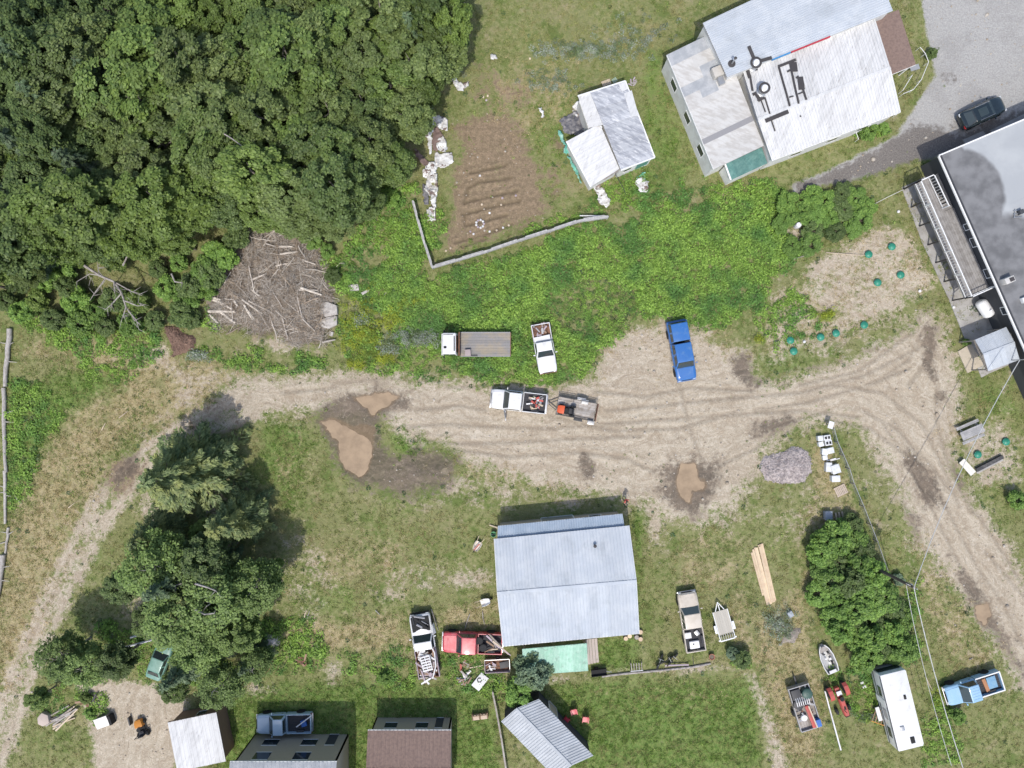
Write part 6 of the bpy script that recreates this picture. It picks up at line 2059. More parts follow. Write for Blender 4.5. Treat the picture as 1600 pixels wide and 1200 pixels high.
    for k, (a, b, z) in enumerate((((760, 993), (780, 1012), 1.2), ((765, 992), (787, 1016), 1.25), ((770, 1002), (795, 1022), 1.3), ((760, 1002), (772, 1010), 1.15), ((775, 1008), (798, 1024), 1.32), ((768, 998), (775, 1012), 1.22), ((762, 1016), (778, 1014), 1.1), ((757, 1019), (772, 1012), 1.12))):
        MB().beam(P(*a, z), P(*b, z + .05), .16 if k < 4 else .09, .05).single('board', [SCRAPP, WOODG, WOODP, WOODB][k % 4], 'loose board sticking out of the red pickup bed', 'board', 'boards in the red pickup bed')
    # wrecked truck with junk
    a, b = P(654, 958, .9), P(672, 1060, .9)
    c = (a + b) / 2
    ang = heading(672, 1060, 655, 957)
    r = pickup('wrecked white truck with stripped black front and junk on its bed', seat_on(c), ang, P_white, L=6.2, W=2.1, hood=1.95, cabtop=.75, bed_in=RUSTY, roof_z=1.7, bumper=UNDER)
    for o in list(r.children):
        if o.name.split('.')[0] in ('hood',):
            bpy.data.objects.remove(o)
        elif o.name.split('.')[0] in ('bed_side', 'tailgate', 'bed_front'):
            o.data.materials[0] = SCRAPP if 'side' in o.name else RUSTY
    rg = random.Random(2)
    MB().box((2.15, 0, .92), (1.4, 1.75, .28)).build('engine_bay', UNDER, r, bevel=.04)
    for k in range(9):
        MB().tube([(rg.uniform(1.6, 3.2), rg.uniform(-.8, .8), 1.05), (rg.uniform(1.6, 3.2), rg.uniform(-.8, .8), 1.15)], rg.uniform(.05, .12), 8).build('engine_part', rg.choice([DARKST, STEEL, UNDER]), r, True)
    MB().slab((1.1, -1.35, 1.0), (2.0, -1.25, .6), (2.0, -1.15, 1.35), (1.1, -1.1, 1.5), .05).build('loose_fender', P_white, r)
    wd = [WOODG, WOODB, SCRAPP, SCRAPW, RUSTY]
    p = P(658, 1017, 1.1)
    MB().box((p.x, p.y, 1.12), (.75, .8, .05), .2).single('sheet_metal', SCRAPW, 'white panel on the junk of the wrecked truck bed', 'panel')
    junk(668, 1040, .9, 56, 1.35, .75, wd, ['scrap_board', 'scrap_piece'], 'scrap piece heaped on the wrecked truck bed', 'scrap on the wrecked truck', 12, (.3, 1.3), ang, .4)
    pl = P(666, 1037, 1.5)
    o = thing('broken_pallet', 'white slatted pallet on top of the wrecked truck junk', 'pallet', (pl.x, pl.y, 1.42), ang + .1)
    for k in range(6):
        MB().box((-.65 + k * .26, 0, .06), (.12, .95, .03)).build('slat', SCRAPW, o)
    for y in (-.42, 0, .42):
        MB().box((0, y, .02), (1.5, .08, .06)).build('runner', SCRAPW, o)
    MB().tube([P(671, 1005, 1.3), P(679, 1020, 1.4), P(681, 1040, 1.4), P(676, 1060, 1.3)], .06, 8).single('bent_pipe', SCRAPW, 'bent pale pipe on the wrecked truck bed', 'pipe', smooth=True)
    # pale blue pickup, bottom right
    c = (P(1478, 1092, .9) + P(1566, 1060, .9)) / 2
    ang = heading(1566, 1062, 1478, 1090)
    pickup('light blue pickup with white bed rails beside the gravel lane', seat_on(c), ang, P_pale, L=5.5, W=1.95, hood=1.3, cabtop=1.0, roof_z=1.78, ribs=True, bed_rails=TRIM)
    p = P(1541, 1071, .9)
    MB().box((p.x, p.y, .80), (.35, 1.3, .14), ang + .1).single('plank_stack', M('orange_wood', (.42, .20, .10), .8, var=.15), 'orange brown boards behind the cab in the light blue pickup', 'boards', bevel=.02)
    p = P(1551, 1067, .9)
    MB().box((p.x, p.y, .78), (.9, 1.15, .08), ang).single('blue_mat', M('blue_mat', (.16, .32, .48), .7, col2=(.22, .38, .5), scale=3, var=.12), 'blue mat covering the floor of the light blue pickup bed', 'mat', bevel=.02)
    # pale pickup at the bottom edge
    c = (P(400, 1132, .9) + P(487, 1130, .9)) / 2
    ang = heading(487, 1130, 398, 1132)
    r = pickup('silver blue pickup parked in the shade of the tan house', seat_on(c), ang, P_silverblue, L=5.3, W=1.9, hood=1.3, cabtop=.9, roof_z=1.7)
    p = P(474, 1131, 1)
    MB().beam(P(463, 1136, 1.15), P(487, 1118, 1.2), .1, .05).single('board', SCRAPW, 'white board leaning across the silver blue pickup bed', 'board')
    MB().box((p.x, p.y, .86), (.5, .6, .25), .3).single('blue_crate', M('blue_crate', (.05, .15, .45), .6, var=.1), 'blue crate in the silver blue pickup bed', 'crate', bevel=.03)
    # black car
    c = (P(1500, 192, .7) + P(1570, 160, .7)) / 2
    ang = heading(1500, 192, 1570, 160)
    r = thing('black_car', 'shiny black car parked on the grey paved lot', 'car', seat_on(c), ang)
    L, W = 4.6, 1.84
    xf, w = L / 2, W / 2
    sc = [(xf - .01, .62, .40, .58, .62), (xf - .08, .76, .30, .66, .71), (xf - .3, .88, .27, .76, .80), (xf - .8, .95, .26, .84, .88), (.9, 1, .26, .92, .95), (0, 1, .26, .93, .97), (-1.2, 1, .26, .95, .99), (-1.9, .96, .28, .94, .98), (-xf + .12, .86, .32, .88, .93), (-xf + .02, .70, .42, .74, .80)]
    MB().loft([body_sec(x, w * a, b, c_, d, .03) for x, a, b, c_, d in sc]).build('body', P_black, r, True)
    greenhouse(r, 1.0, .35, -1.35, -2.0, w * .90, w * .70, .93, 1.47, P_black, 2, 'cabin', bev=.09)
    MB().box((-.45, 0, 1.478), (.9, .8, .02)).build('sunroof', CARGLASS, r, bevel=.008)
    for x in (xf - .9, -xf + .92):
        for s in (-1, 1):
            wheel(r, x, s * (w - .10), .33, .22)
            MB().lathe([(.27, -.01), (.40, -.01), (.40, .01), (.27, .01)], 20, (x, s * (w + .003), .36), Matrix.Rotation(PI / 2, 3, 'X')).build('wheel_arch', UNDER, r)
    for s in (-1, 1):
        MB().box((xf - .16, s * w * .68, .66), (.26, .30, .12)).build('headlight', LAMP, r, bevel=.04)
        MB().box((-xf + .1, s * w * .68, .80), (.16, .34, .14)).build('tail_light', LAMP if s > 0 else TAIL, r, bevel=.03)
        MB().box((.72, s * (w + .10), 1.0), (.12, .2, .13)).build('mirror', P_black, r, bevel=.03)
        for x in (.25, -.7):
            MB().box((x, s * (w + .004), .78), (.18, .03, .035)).build('handle', CHROME, r)
        MB().box((-.3, s * w * .72, 1.485), (1.5, .03, .03)).build('roof_rail', CHROME, r)
    MB().box((-xf + .06, 0, .62), (.06, .5, .12)).build('number_plate', TRIM, r)
    # white camper at the bottom
    a, b = P(1390, 1052, 2.4), P(1410, 1150, 2.4)
    c = P(1409, 1110, 2.4)
    ang = heading(1420, 1160, 1393, 1050)
    r = thing('camper_trailer', 'long white camper trailer parked against the thicket', 'trailer', (c.x, c.y, gh(c.x, c.y)), ang)
    L, W, H = 7.4, 2.45, 2.45
    MB().box((0, 0, .5 + (H - .5) / 2), (L, W, H - .5)).build('body', P_white, r, bevel=.12)
    MB().box((L / 2 - .12, 0, 1.55), (.3, 2.2, .7)).build('front_window', CARGLASS, r, bevel=.04)
    MB().box((1.2, -.55, H + .03), (.4, .22, .08)).build('roof_vent', UNDER, r, bevel=.02)
    MB().box((-1.6, .4, H + .05), (.4, .4, .12)).build('roof_vent', GREYM, r, bevel=.02)
    MB().box((-2.9, -.3, H + .03), (.6, .4, .08)).build('roof_vent', UNDER, r, bevel=.02)
    for s in (-1, 1):
        for x in (1.8, -.4, -2.2):
            o = MB().box((x, s * (W / 2 + .01), 1.6), (.95, .05, .6)).build('side_window', CARGLASS, r)
        MB().box((0, s * (W / 2 + .02), H - .12), (L * .96, .06, .06)).build('awning_rail', TRIM if s < 0 else DARKST, r)
        MB().box((0, s * (W / 2 + .012), 1.0), (L * .96, .03, .12)).build('stripe', DARKST, r)
        for x in (-.5, -1.3):
            wheel(r, x, s * (W / 2 - .14), .34, .22)
    MB().box((.8, W / 2 + .02, 1.35), (.65, .04, 1.6)).build('door', TRIM, r)
    for y in (-.5, .5):
        MB().beam((L / 2, y, .45), (L / 2 + 1.1, 0, .45), .1, .12).build('tongue', DARKST, r)
    MB().box((0, 0, .42), (L * .95, 1.6, .16)).build('chassis', UNDER, r)
    # red tractor
    c = P(1313, 1092, .8)
    ang = heading(1307, 1075, 1324, 1120)
    r = thing('red_tractor', 'old red farm tractor standing in the weeds', 'tractor', (c.x, c.y, gh(c.x, c.y)), ang)
    MB().loft([[Vector((x, y * k, z)) for y, z in ((-.26, .75), (-.26, 1.1), (-.18, 1.2), (.18, 1.2), (.26, 1.1), (.26, .75))] for x, k in ((-.2, .9), (.1, 1), (1.2, 1), (1.55, .85))]).build('hood', P_redmach, r, True)
    MB().box((.6, 0, .62), (2.0, .36, .35)).build('engine_block', RUSTY, r)
    MB().box((.75, .02, 1.21), (.35, .14, .03)).build('hood_slot', UNDER, r)
    MB().box((-.75, 0, .75), (.9, .45, .4)).build('gearbox', P_redmach, r, bevel=.05)
    MB().box((-.72, 0, 1.08), (.42, .5, .1)).build('seat', SCRAPW, r, bevel=.04)
    for s in (-1, 1):
        wheel(r, -.85, s * .78, .62, .34)
        wheel(r, 1.25, s * .62, .34, .2)
        MB().loft([[Vector((x, s * .78 + y, z)) for y, z in ((-.21, z0 - .05), (-.21, z0), (.21, z0), (.21, z0 - .05))] for x, z0 in ((-1.5, 1.02), (-1.25, 1.26), (-.85, 1.34), (-.45, 1.26), (-.2, 1.02))]).build('mudguard', P_redmach, r)
    MB().lathe([(.19, -.015), (.22, -.015), (.22, .015), (.19, .015)], 16, (-.25, 0, 1.38)).build('steering_wheel', UNDER, r)
    MB().tube([(.9, -.15, 1.15), (.9, -.15, 1.75)], .035, 8).build('exhaust_pipe', RUSTY, r)
    MB().box((1.6, 0, .95), (.08, .45, .5)).build('grille', UNDER, r)
    # flatbed loaded with machinery
    c = P(1256, 1104, .7)
    ang = heading(1263, 1140, 1242, 1072)
    r = thing('loaded_trailer', 'grey trailer piled with machine parts and a red beam', 'trailer', (c.x, c.y, gh(c.x, c.y)), ang)
    for k in range(8):
        MB().box((0, -.84 + k * .24, .62), (4.3, .225, .05)).build('deck_plank', WOODG, r)
    for s in (-1, 1):
        MB().box((0, s * 1.0, .78), (4.35, .08, .35)).build('side_board', STEEL, r)
        wheel(r, -.5, s * 1.08, .34, .22)
    MB().box((2.18, 0, .85), (.08, 2.0, .5)).build('head_board', STEEL, r)
    MB().box((-2.18, 0, .78), (.08, 2.0, .35)).build('tail_board', STEEL, r)
    MB().beam((2.2, 0, .5), (3.0, 0, .5), .14, .14).build('tongue', DARKST, r)
    loc = lambda x, y, z: rmat(r) @ Vector((x, y, z))
    a, b = loc(.3, -.1, 1.2), loc(-1.9, -.25, 1.25)
    MB().beam(a, b, .32, .22).single('red_beam', P_redmach, 'long red steel beam on the loaded grey trailer', 'beam', bevel=.03)
    MB().beam(a + Vector((.2, .0, .05)), b + Vector((.25, 0, .05)), .12, .14).single('steel_rod', WOODP, 'thin tan bar next to the red steel beam', 'bar')
    for k in range(7):
        y = -.75 + k * .2
        MB().tube([loc(1.2, y + .2, 1.1), loc(.9, y + .25, 1.35), loc(.35, y + .22, 1.15)], .045, 6).single('hose', SCRAPW, 'white curved pipe in the row of pipes on the loaded trailer', 'pipe', 'white pipes on the loaded trailer', smooth=True)
    p = loc(1.35, -.55, .7)
    MB().lathe([(.5, 0), (.5, .55), (.42, .62), (.1, .64)], 20, p).single('green_drum', M('dark_green_drum', (.05, .10, .08), .5, var=.1), 'dark green drum at the front of the loaded trailer', 'drum', smooth=True)
    p = loc(1.5, .45, .9)
    MB().box(p, (1.0, .9, .5), ang).single('machine_case', DARKST, 'dark machine case at the front of the loaded trailer', 'machine', bevel=.05)
    p = loc(-.9, .35, .95)
    MB().lathe([(.14, -.1), (.28, -.11), (.33, 0), (.28, .11), (.14, .1)], 18, p).single('pale_wheel', SCRAPW, 'pale wheel ring lying on the loaded trailer', 'wheel', smooth=True)
    p = loc(-1.7, -.75, .95)
    MB().box(p, (.7, .55, .5), ang).single('blue_box', M('blue_crate', (.05, .15, .45)), 'blue box at the tail of the loaded trailer', 'box', bevel=.03)
    junk(1254, 1098, .85, 22, 1.6, .8, [DARKST, STEEL, RUSTY, UNDER], ['machine_part'], 'metal part lying on the loaded grey trailer', 'metal parts on the loaded trailer', 21, (.25, .8), ang, .2)
    MB().lathe([(.5, .0), (.49, .5), (.45, .52)], 14, loc(.55, .55, .68)).single('dark_tub', DARKST, 'round dark tub in the middle of the loaded trailer', 'tub', smooth=True)
    # grey open boat
    c = P(1292, 1028, .4)
    ang = heading(1301, 1050, 1284, 1010)
    r = thing('small_boat', 'small grey open boat full of scraps on the weeds', 'boat', (c.x, c.y, gh(c.x, c.y)), ang)
    prof = [(-1.45, .55, .0), (-.8, .66, 0), (.2, .66, 0), (.9, .5, .03), (1.35, .22, .12)]
    outer = [[Vector((x, y, z)) for y, z in ((-w_, .55), (-w_ * .75, z0 + .03), (0, z0), (w_ * .75, z0 + .03), (w_, .55), (w_ - .07, .55), (w_ * .68, z0 + .10), (0, z0 + .08), (-w_ * .68, z0 + .10), (-w_ + .07, .55))] for x, w_, z0 in prof]
    MB().loft(outer).build('hull', ALUM, r)
    MB().box((-1.46, 0, .32), (.06, 1.1, .5)).build('transom', ALUM, r)
    for s in (-1, 1):
        g = MB()
        g.tube([(x, s * w_, .57) for x, w_, _ in prof], .035, 6)
        g.build('gunwale', SCRAPW, r, True)
    MB().box((-1.35, 0, .56), (.3, .7, .05)).build('stern_seat', SCRAPW, r)
    MB().box((.95, 0, .5), (.5, .8, .04)).build('bow_deck', WOODG, r)
    junk(1293, 1028, .25, 14, .7, .35, [SCRAPW, DARKST, UNDER, WOODG], ['scrap_piece'], 'scrap piece lying inside the small grey boat', 'scraps in the small boat', 31, (.15, .45), ang, .15)


vehicles()

# ------------------------------------------------------------------ yard things
def septic_lids():
    gm_ = M('green_plastic', (.025, .22, .14), .45, col2=(.04, .27, .18), scale=4, var=.12, coat=.1)
    L1 = 'green domed septic lid on pale straw soil below the flat roofed building'
    L2 = 'green domed septic lid in the row along the yard edge'
    L3 = 'green domed septic lid of the pair among weeds at the yard edge'
    spots = [(1392, 386, L1, 'a'), (1356, 398, L1, 'a'), (1406, 430, L1, 'a'), (1370, 442, L1, 'a'), (1349, 508, L2, 'b'), (1305, 521, L2, 'b'), (1281, 527, L2, 'b'), (1234, 532, L3, 'c'), (1239, 549, L3, 'c'),
             (1526, 710, 'green domed septic lid between the picnic table and white bench', None), (1570, 690, 'green domed septic lid at the far end of the dark beam', None)]
    grp = {'a': 'septic lids on straw soil', 'b': 'septic lids along the yard edge', 'c': 'pair of septic lids in weeds', None: None}
    first = None
    for px, py, lb, g in spots:
        p = G(px, py)
        if first is None:
            first = r = thing('septic_lid', lb, 'lid', p, 0, grp[g])
            MB().lathe([(.30, -.2), (.30, .16), (.36, .17), (.37, .21), (.34, .24), (.27, .32), (.16, .375), (.03, .39)], 24).build('dome', gm_, r, True)
            b = MB()
            for k in range(8):
                a = k * PI / 4
                b.lathe([(.018, 0), (.018, .03), (.004, .035)], 6, (.345 * math.cos(a), .345 * math.sin(a), .20))
            b.build('bolts', GREYM, r)
            MB().lathe([(.05, .385), (.05, .41), (.01, .415)], 10).build('plug', gm_, r, True)
        else:
            r = copy_tree(first)
            r.location = p
            tag(r, lb)
            if 'group' in r: del r['group']
            if grp[g]: r['group'] = grp[g]
        r.rotation_euler.z = px * .7


def pallet(px, py, ang, mat, label, n=6, L=1.1, W=1.0, z=0, group=None):
    p = G(px, py, z)
    r = thing('pallet', label, 'pallet', p, ang, group)
    for k in range(n):
        MB().box((-L / 2 + (k + .5) * L / n, 0, .12), (L / n * .72, W, .025)).build('slat', mat, r)
    for y in (-W / 2 + .05, 0, W / 2 - .05):
        MB().box((0, y, .05), (L, .09, .10)).build('runner', mat, r)
    return r


def picnic_corner():
    p = P(1519, 675, .7)
    r = thing('picnic_table', 'weathered grey wooden picnic table beside the gravel lane', 'picnic table', (p.x, p.y, gh(p.x, p.y)), heading(1499, 672, 1536, 656))
    gw = M('grey_picnic_wood', (.30, .295, .29), .85, col2=(.40, .39, .38), scale=2, var=.2, orand=.12)
    for k in range(5):
        MB().box((0, -.34 + k * .17, .74), (2.3, .16, .04)).build('top_board', gw, r)
    for s in (-1, 1):
        for k in range(2):
            MB().box((0, s * (.68 + k * .15), .45), (2.3, .14, .04)).build('bench_board', gw, r)
    for x in (-.8, .8):
        MB().beam((x, -.78, .40), (x, .78, .40), .05, .1).build('cross_bar', gw, r)
        MB().beam((x, -.34, .70), (x, .34, .70), .05, .08).build('top_bearer', gw, r)
        for s in (-1, 1):
            MB().beam((x + .04, s * .3, .72), (x + .04, s * .7, 0), .05, .09).build('leg', gw, r)
    p = P(1511.5, 730, .45)
    r = thing('bench', 'white plank bench at the near end of the dark beam', 'bench', (p.x, p.y, gh(p.x, p.y)), heading(1502, 720, 1521, 741))
    for k in range(2):
        MB().box((0, -.16 + k * .32, .44), (1.7, .31, .06)).build('seat_board', M('cream_board', (.72, .68, .60), .75, var=.06, orand=.04), r)
    for x in (-.65, .65):
        MB().box((x, 0, .2), (.1, .5, .42)).build('leg', W_board, r)
    a, b = G(1523, 734, .18), G(1564, 713, .18)
    r = thing('beam', 'long dark timber beam lying beside the white bench', 'beam', ((a + b) / 2).to_tuple())
    r.location = ((a.x + b.x) / 2, (a.y + b.y) / 2, min(a.z, b.z) - .18)
    MB().beam(a, b, .34, .34).build('timber', M('tarred_timber', (.055, .055, .058), .85, col2=(.12, .115, .11), scale=4, var=.2), r, False, True)
    MB().beam(a + Vector((.12, -.28, -.1)), b + Vector((.12, -.28, -.1)), .2, .12).build('footing', CONC, r, False, True)


def white_boxes():
    bw = M('white_box_paint', (.70, .71, .71), .6, col2=(.58, .59, .6), scale=3, var=.08, orand=.05)
    items = [(1282, 685, .45, .45, .5, 'white box beside the four-hole tray in the row by the fence'), (1283, 694, .42, .4, .45, 'small white box below the first box of the row'), (1289, 706, .5, .55, .5, 'white box in the middle of the row, touching another'),
             (1298, 704, .55, .5, .55, 'white box in the middle of the row, next to the fence'), (1289, 715, .4, .4, .35, 'low white box below the middle pair of boxes'), (1295, 730, .5, .85, .5, 'narrow white box beside the big square box'),
             (1306, 733, .75, .8, .6, 'big square white box near the end of the row'), (1306, 748, .75, .55, .55, 'pale white box at the end of the row'), (1295, 806, .62, .8, .55, 'grey box at the shrub thicket beside pale slats')]
    for i, (px, py, w, d, h, lb) in enumerate(items):
        p = P(px, py, h)
        r = thing('hive_box', lb, 'box', (p.x, p.y, gh(p.x, p.y) - .01), .12 + .2 * math.sin(i * 2.3))
        mt = bw if i < 8 else M('grey_box_paint', (.33, .36, .40), .6, var=.1)
        MB().box((0, 0, h / 2), (w, d, h)).build('case', mt, r, bevel=.015)
        MB().box((0, 0, h + .03), (w + .06, d + .06, .05)).build('lid', mt, r, bevel=.012)
        MB().box((0, -d / 2 - .01, .08), (w * .6, .03, .03)).build('entrance_slot', UNDER, r)
    for px, py, lb in ((1293, 684, 'white frame with dark holes at the top of the box row'), (1295, 692, 'white four-hole frame below the other holed frame')):
        p = P(px, py, .4)
        r = thing('hive_tray', lb, 'box', (p.x, p.y, gh(p.x, p.y)), .15)
        MB().box((0, 0, .2), (.66, .5, .4)).build('case', bw, r, bevel=.01)
        for s in (-1, 1):
            MB().box((s * .15, 0, .405), (.2, .26, .02)).build('hole', UNDER, r)
    p = P(1298, 664, .9)
    r = thing('sign_board', 'pale board on a post at the head of the wire fence', 'sign', (p.x, p.y, gh(p.x, p.y)), -.3)
    MB().box((0, 0, .95), (.5, .7, .04)).build('board', SCRAPW, r)
    MB().box((0, 0, .45), (.09, .09, .98)).build('post', W_board, r)
    for k in range(2):
        a = G(1291 + k * 6, 720 + k * 0, .05)
        MB().beam(a, a + Vector((.9, .25, .03)), .09, .06).single('slat', SCRAPW, 'thin white slat lying below the low white box', 'slat', 'white slats in the box row')
    pallet(1313, 766, .45, M('pink_pallet_wood', (.50, .41, .33), .85, var=.12, orand=.1), 'pinkish wooden pallet lying at the end of the white boxes', 7, 1.15, .95)
    for k in range(3):
        a, b = G(1305 + k * 5, 801 - k, .06), G(1307 + k * 5, 812 - k, .06)
        MB().beam(a, b, .16, .07).single('board', WOODP, 'short pale board beside the grey box at the thicket', 'board', 'pale boards at the thicket')


def lines_and_fences():
    # wire fence
    pts = [(1297, 668), (1303, 690), (1312, 710), (1321, 731), (1328, 754), (1343, 789), (1354, 817), (1364, 843), (1382, 893)]
    c = G(1335, 770)
    r = thing('wire_fence', 'low pipe and wire fence from the white boxes to the utility pole', 'fence', c)
    top = [G(a, b, .85) for a, b in pts]
    for a, b in zip(top, top[1:]):
        MB().tube([a, b], .035, 6).build('rail', GREYM, r, True, True)
        for z in (.3, .58):
            MB().tube([a - Vector((0, 0, z)), b - Vector((0, 0, z))], .008, 4).build('wire', GREYM, r, False, True)
    for i, p in enumerate(top):
        MB().tube([p - Vector((0, 0, 1.1)), p + Vector((0, 0, .08))], .06, 8).build('post', W_board, r, True, True)
    # garden fence of weathered boards
    pts = [(647, 318), (654, 345), (665, 383), (677, 420), (718, 408), (762, 395), (815, 377), (860, 363), (905, 348), (948, 342)]
    r = thing('garden_fence', 'weathered grey board fence around the corner of the vegetable garden', 'fence', G(700, 400))
    gw = M('weathered_fence_board', (.33, .325, .32), .9, col2=(.45, .44, .42), scale=3, var=.18, orand=.14)
    top = [G(a, b, .95) for a, b in pts]
    for i, (a, b) in enumerate(zip(top, top[1:])):
        MB().beam(a, b, .20, .05).build('cap_board', gw, r, False, True)
        for z in (.22, .5, .78):
            MB().beam(a - Vector((0, 0, z)), b - Vector((0, 0, z)), .04, .16).build('rail_board', gw, r, False, True)
        m_ = lerp3(a, b, .5) + Vector((random.uniform(-.05, .05), random.uniform(-.05, .05), .06))
        MB().beam(lerp3(a, m_, .2) + Vector((.05, .12, .02)), lerp3(b, m_, .3) + Vector((.05, .12, .04)), .12, .04).build('loose_board', gw, r, False, True)
    for p in top:
        MB().beam(p - Vector((0, 0, 1.15)), p + Vector((0, 0, .02)), .12, .12).build('post', gw, r, False, True)
    MB().beam(G(945, 341, .9), G(905, 339, .5), .1, .05).single('board', SCRAPW, 'pale board in weeds at the far end of the garden fence', 'board')
    # row of fallen logs on the left boundary
    lg = M('bleached_log', (.47, .44, .41), .9, col2=(.33, .30, .27), scale=3, var=.16, orand=.1, stretch=(3, 1, 1))
    rg = random.Random(8)
    for k, (a, b, rad, lb) in enumerate((((18, 514), (10, 604), .24, 'thick straight log at the top of the boundary log row'), ((8, 606), (11, 738), .20, 'longest bleached log in the boundary log row'), ((9, 735), (10, 818), .15, 'slender white log in the middle of the boundary row'),
                                         ((15, 824), (10, 864), .13, 'short pale log in the boundary row'), ((8, 866), (-2, 938), .26, 'split root end log at the foot of the boundary row'))):
        p, q_ = G(*a, rad * .9), G(*b, rad * .9)
        r = thing('log', lb, 'log', ((p.x + q_.x) / 2, (p.y + q_.y) / 2, min(p.z, q_.z) - rad * .9), 0, 'fallen logs along the boundary')
        n = 6
        MB().tube([lerp3(p, q_, i / n) + Vector((rg.uniform(-.06, .06), 0, 0)) for i in range(n + 1)], [rad * (1 - .25 * i / n) * rg.uniform(.93, 1.05) for i in range(n + 1)], 10).build('trunk', lg, r, True, True)
        for s in range(3):
            e = lerp3(p, q_, rg.uniform(.2, .9))
            MB().tube([e, e + Vector((rg.choice([-1, 1]) * rg.uniform(.5, 1.1), rg.uniform(-.4, .4), .05))], [.06, .015], 5).build('branch_stub', lg, r, True, True)
    # utility pole and service cables
    ht = 7.2
    t = P(1428, 918, ht)
    r = thing('utility_pole', 'dark utility pole at the corner of the shrub thicket', 'utility pole', (t.x, t.y, gh(t.x, t.y)))
    MB().tube([(0, 0, -.3), (0, 0, ht * .5), (0, 0, ht)], [.17, .15, .12], 12).build('shaft', M('creosote_pole', (.10, .085, .07), .9, var=.2), r, True)
    MB().beam((-.5, .25, ht - .35), (.5, -.25, ht - .35), .1, .12).build('crossarm', W_board, r)
    MB().lathe([(.16, 0), (.18, .08), (.18, .6), (.1, .66)], 12, (.28, -.1, ht - 1.5)).build('transformer', GREYM, r, True)
    for s in (-.4, .4):
        MB().lathe([(.03, 0), (.05, .06), (.03, .14)], 8, (s, -s * .5, ht - .29)).build('insulator', LAMP, r, True)
    CB = M('pale_cable', (.55, .55, .53), .6, var=.1)
    mast = P(1593, 563, 5.2)
    far_ = P(1508, 1210, 7.0)
    for a, b, sag, rad, lb in ((P(1593, 563, 5.4), t, .9, .032, 'pale service cable from the flat roofed building to the pole'), (t, far_, .5, .035, 'pale cable running from the pole past the light blue pickup'), (t - Vector((0, 0, 1.2)), far_ - Vector((.3, 0, 1.4)), .6, .022, 'thin lower cable running from the pole past the light blue pickup')):
        n = 24
        pts_ = [lerp3(a, b, i / n) - Vector((0, 0, sag * 4 * (i / n) * (1 - i / n))) for i in range(n + 1)]
        r = thing('service_cable', lb, 'cable', (a.x, a.y, min(p.z for p in pts_)))
        MB().tube(pts_, rad, 6).build('strand', CB, r, True, True)
        MB().tube([p + Vector((math.cos(i * 2.1) * rad * 1.3, math.sin(i * 2.1) * rad * 1.3, 0)) for i, p in enumerate(pts_)], rad * .6, 5).build('strand', GREYM, r, True, True)
    # pipe railings at the white roofed house
    for k, (pl, lb) in enumerate((([(1404, 152), (1420, 145), (1432, 130), (1443, 103), (1438, 90), (1430, 80)], 'white pipe fence around the grass by the brown porch'), ([(1403, 147), (1418, 123)], 'short white pipe rail below the brown porch'), ([(1335, 222), (1330, 208), (1342, 200), (1372, 187), (1394, 184)], 'white pipe rail along the wall of the white roofed house'))):
        r = thing('pipe_rail', lb, 'railing', G(*pl[0]))
        tp = [G(a, b, .8) for a, b in pl]
        for a, b in zip(tp, tp[1:]):
            MB().tube([a, b], .03, 6).build('rail', TRIM, r, True, True)
        for a in tp:
            MB().tube([a - Vector((0, 0, .95)), a], .03, 6).build('post', TRIM, r, True, True)
    p = P(1430, 105, .8)
    r = thing('metal_table', 'grey metal garden table beside the brown porch', 'table', (p.x, p.y, gh(p.x, p.y)), .3)
    MB().box((0, 0, .72), (.9, .5, .03)).build('top', ALUM, r)
    for x in (-.38, .38):
        for y in (-.2, .2):
            MB().tube([(x, y, 0), (x, y, .72)], .02, 5).build('leg', ALUM, r)
    for k, (pl, lb) in enumerate((([(1503, 219), (1535, 205), (1540, 212), (1508, 226)], 'short concrete slab along the flat roofed building'), ([(1545, 205), (1600, 178), (1610, 186), (1556, 213)], 'longer concrete slab along the flat roofed building'))):
        tag(MB().prism([P(*p) for p in pl], -.2, .12).single('concrete_slab', CONC, lb, 'slab'), kind='structure')
    # white board fence at the bottom
    r = thing('board_fence', 'narrow white rail fence beside the ribbed grey roof', 'fence', G(775, 1110))
    pl = [G(770, 1076, .8), G(775, 1100, .8), G(779, 1122, .8), G(784, 1150, .8), G(790, 1190, .8), G(795, 1225, .8)]
    for a, b in zip(pl, pl[1:]):
        MB().beam(a, b, .16, .05).build('cap_board', WOODG, r, False, True)
        for z in (.2, .5):
            MB().beam(a - Vector((0, 0, z)), b - Vector((0, 0, z)), .04, .14).build('rail_board', WOODG, r, False, True)
    for a in pl:
        MB().beam(a - Vector((0, 0, 1)), a, .1, .1).build('post', WOODG, r, False, True)
    r = thing('pipe_rail', 'white pipe edging between the loaded trailer and red tractor', 'railing', G(1292, 1100))
    pl = [G(1287, 1078, .25), G(1294, 1105, .25), G(1301, 1130, .25), G(1312, 1170, .25)]
    for a, b in zip(pl, pl[1:]):
        MB().beam(a, b, .12, .1).build('rail', SCRAPW, r, False, True)
    for a in pl:
        MB().beam(a - Vector((0, 0, .4)), a, .08, .08).build('post', W_board, r, False, True)


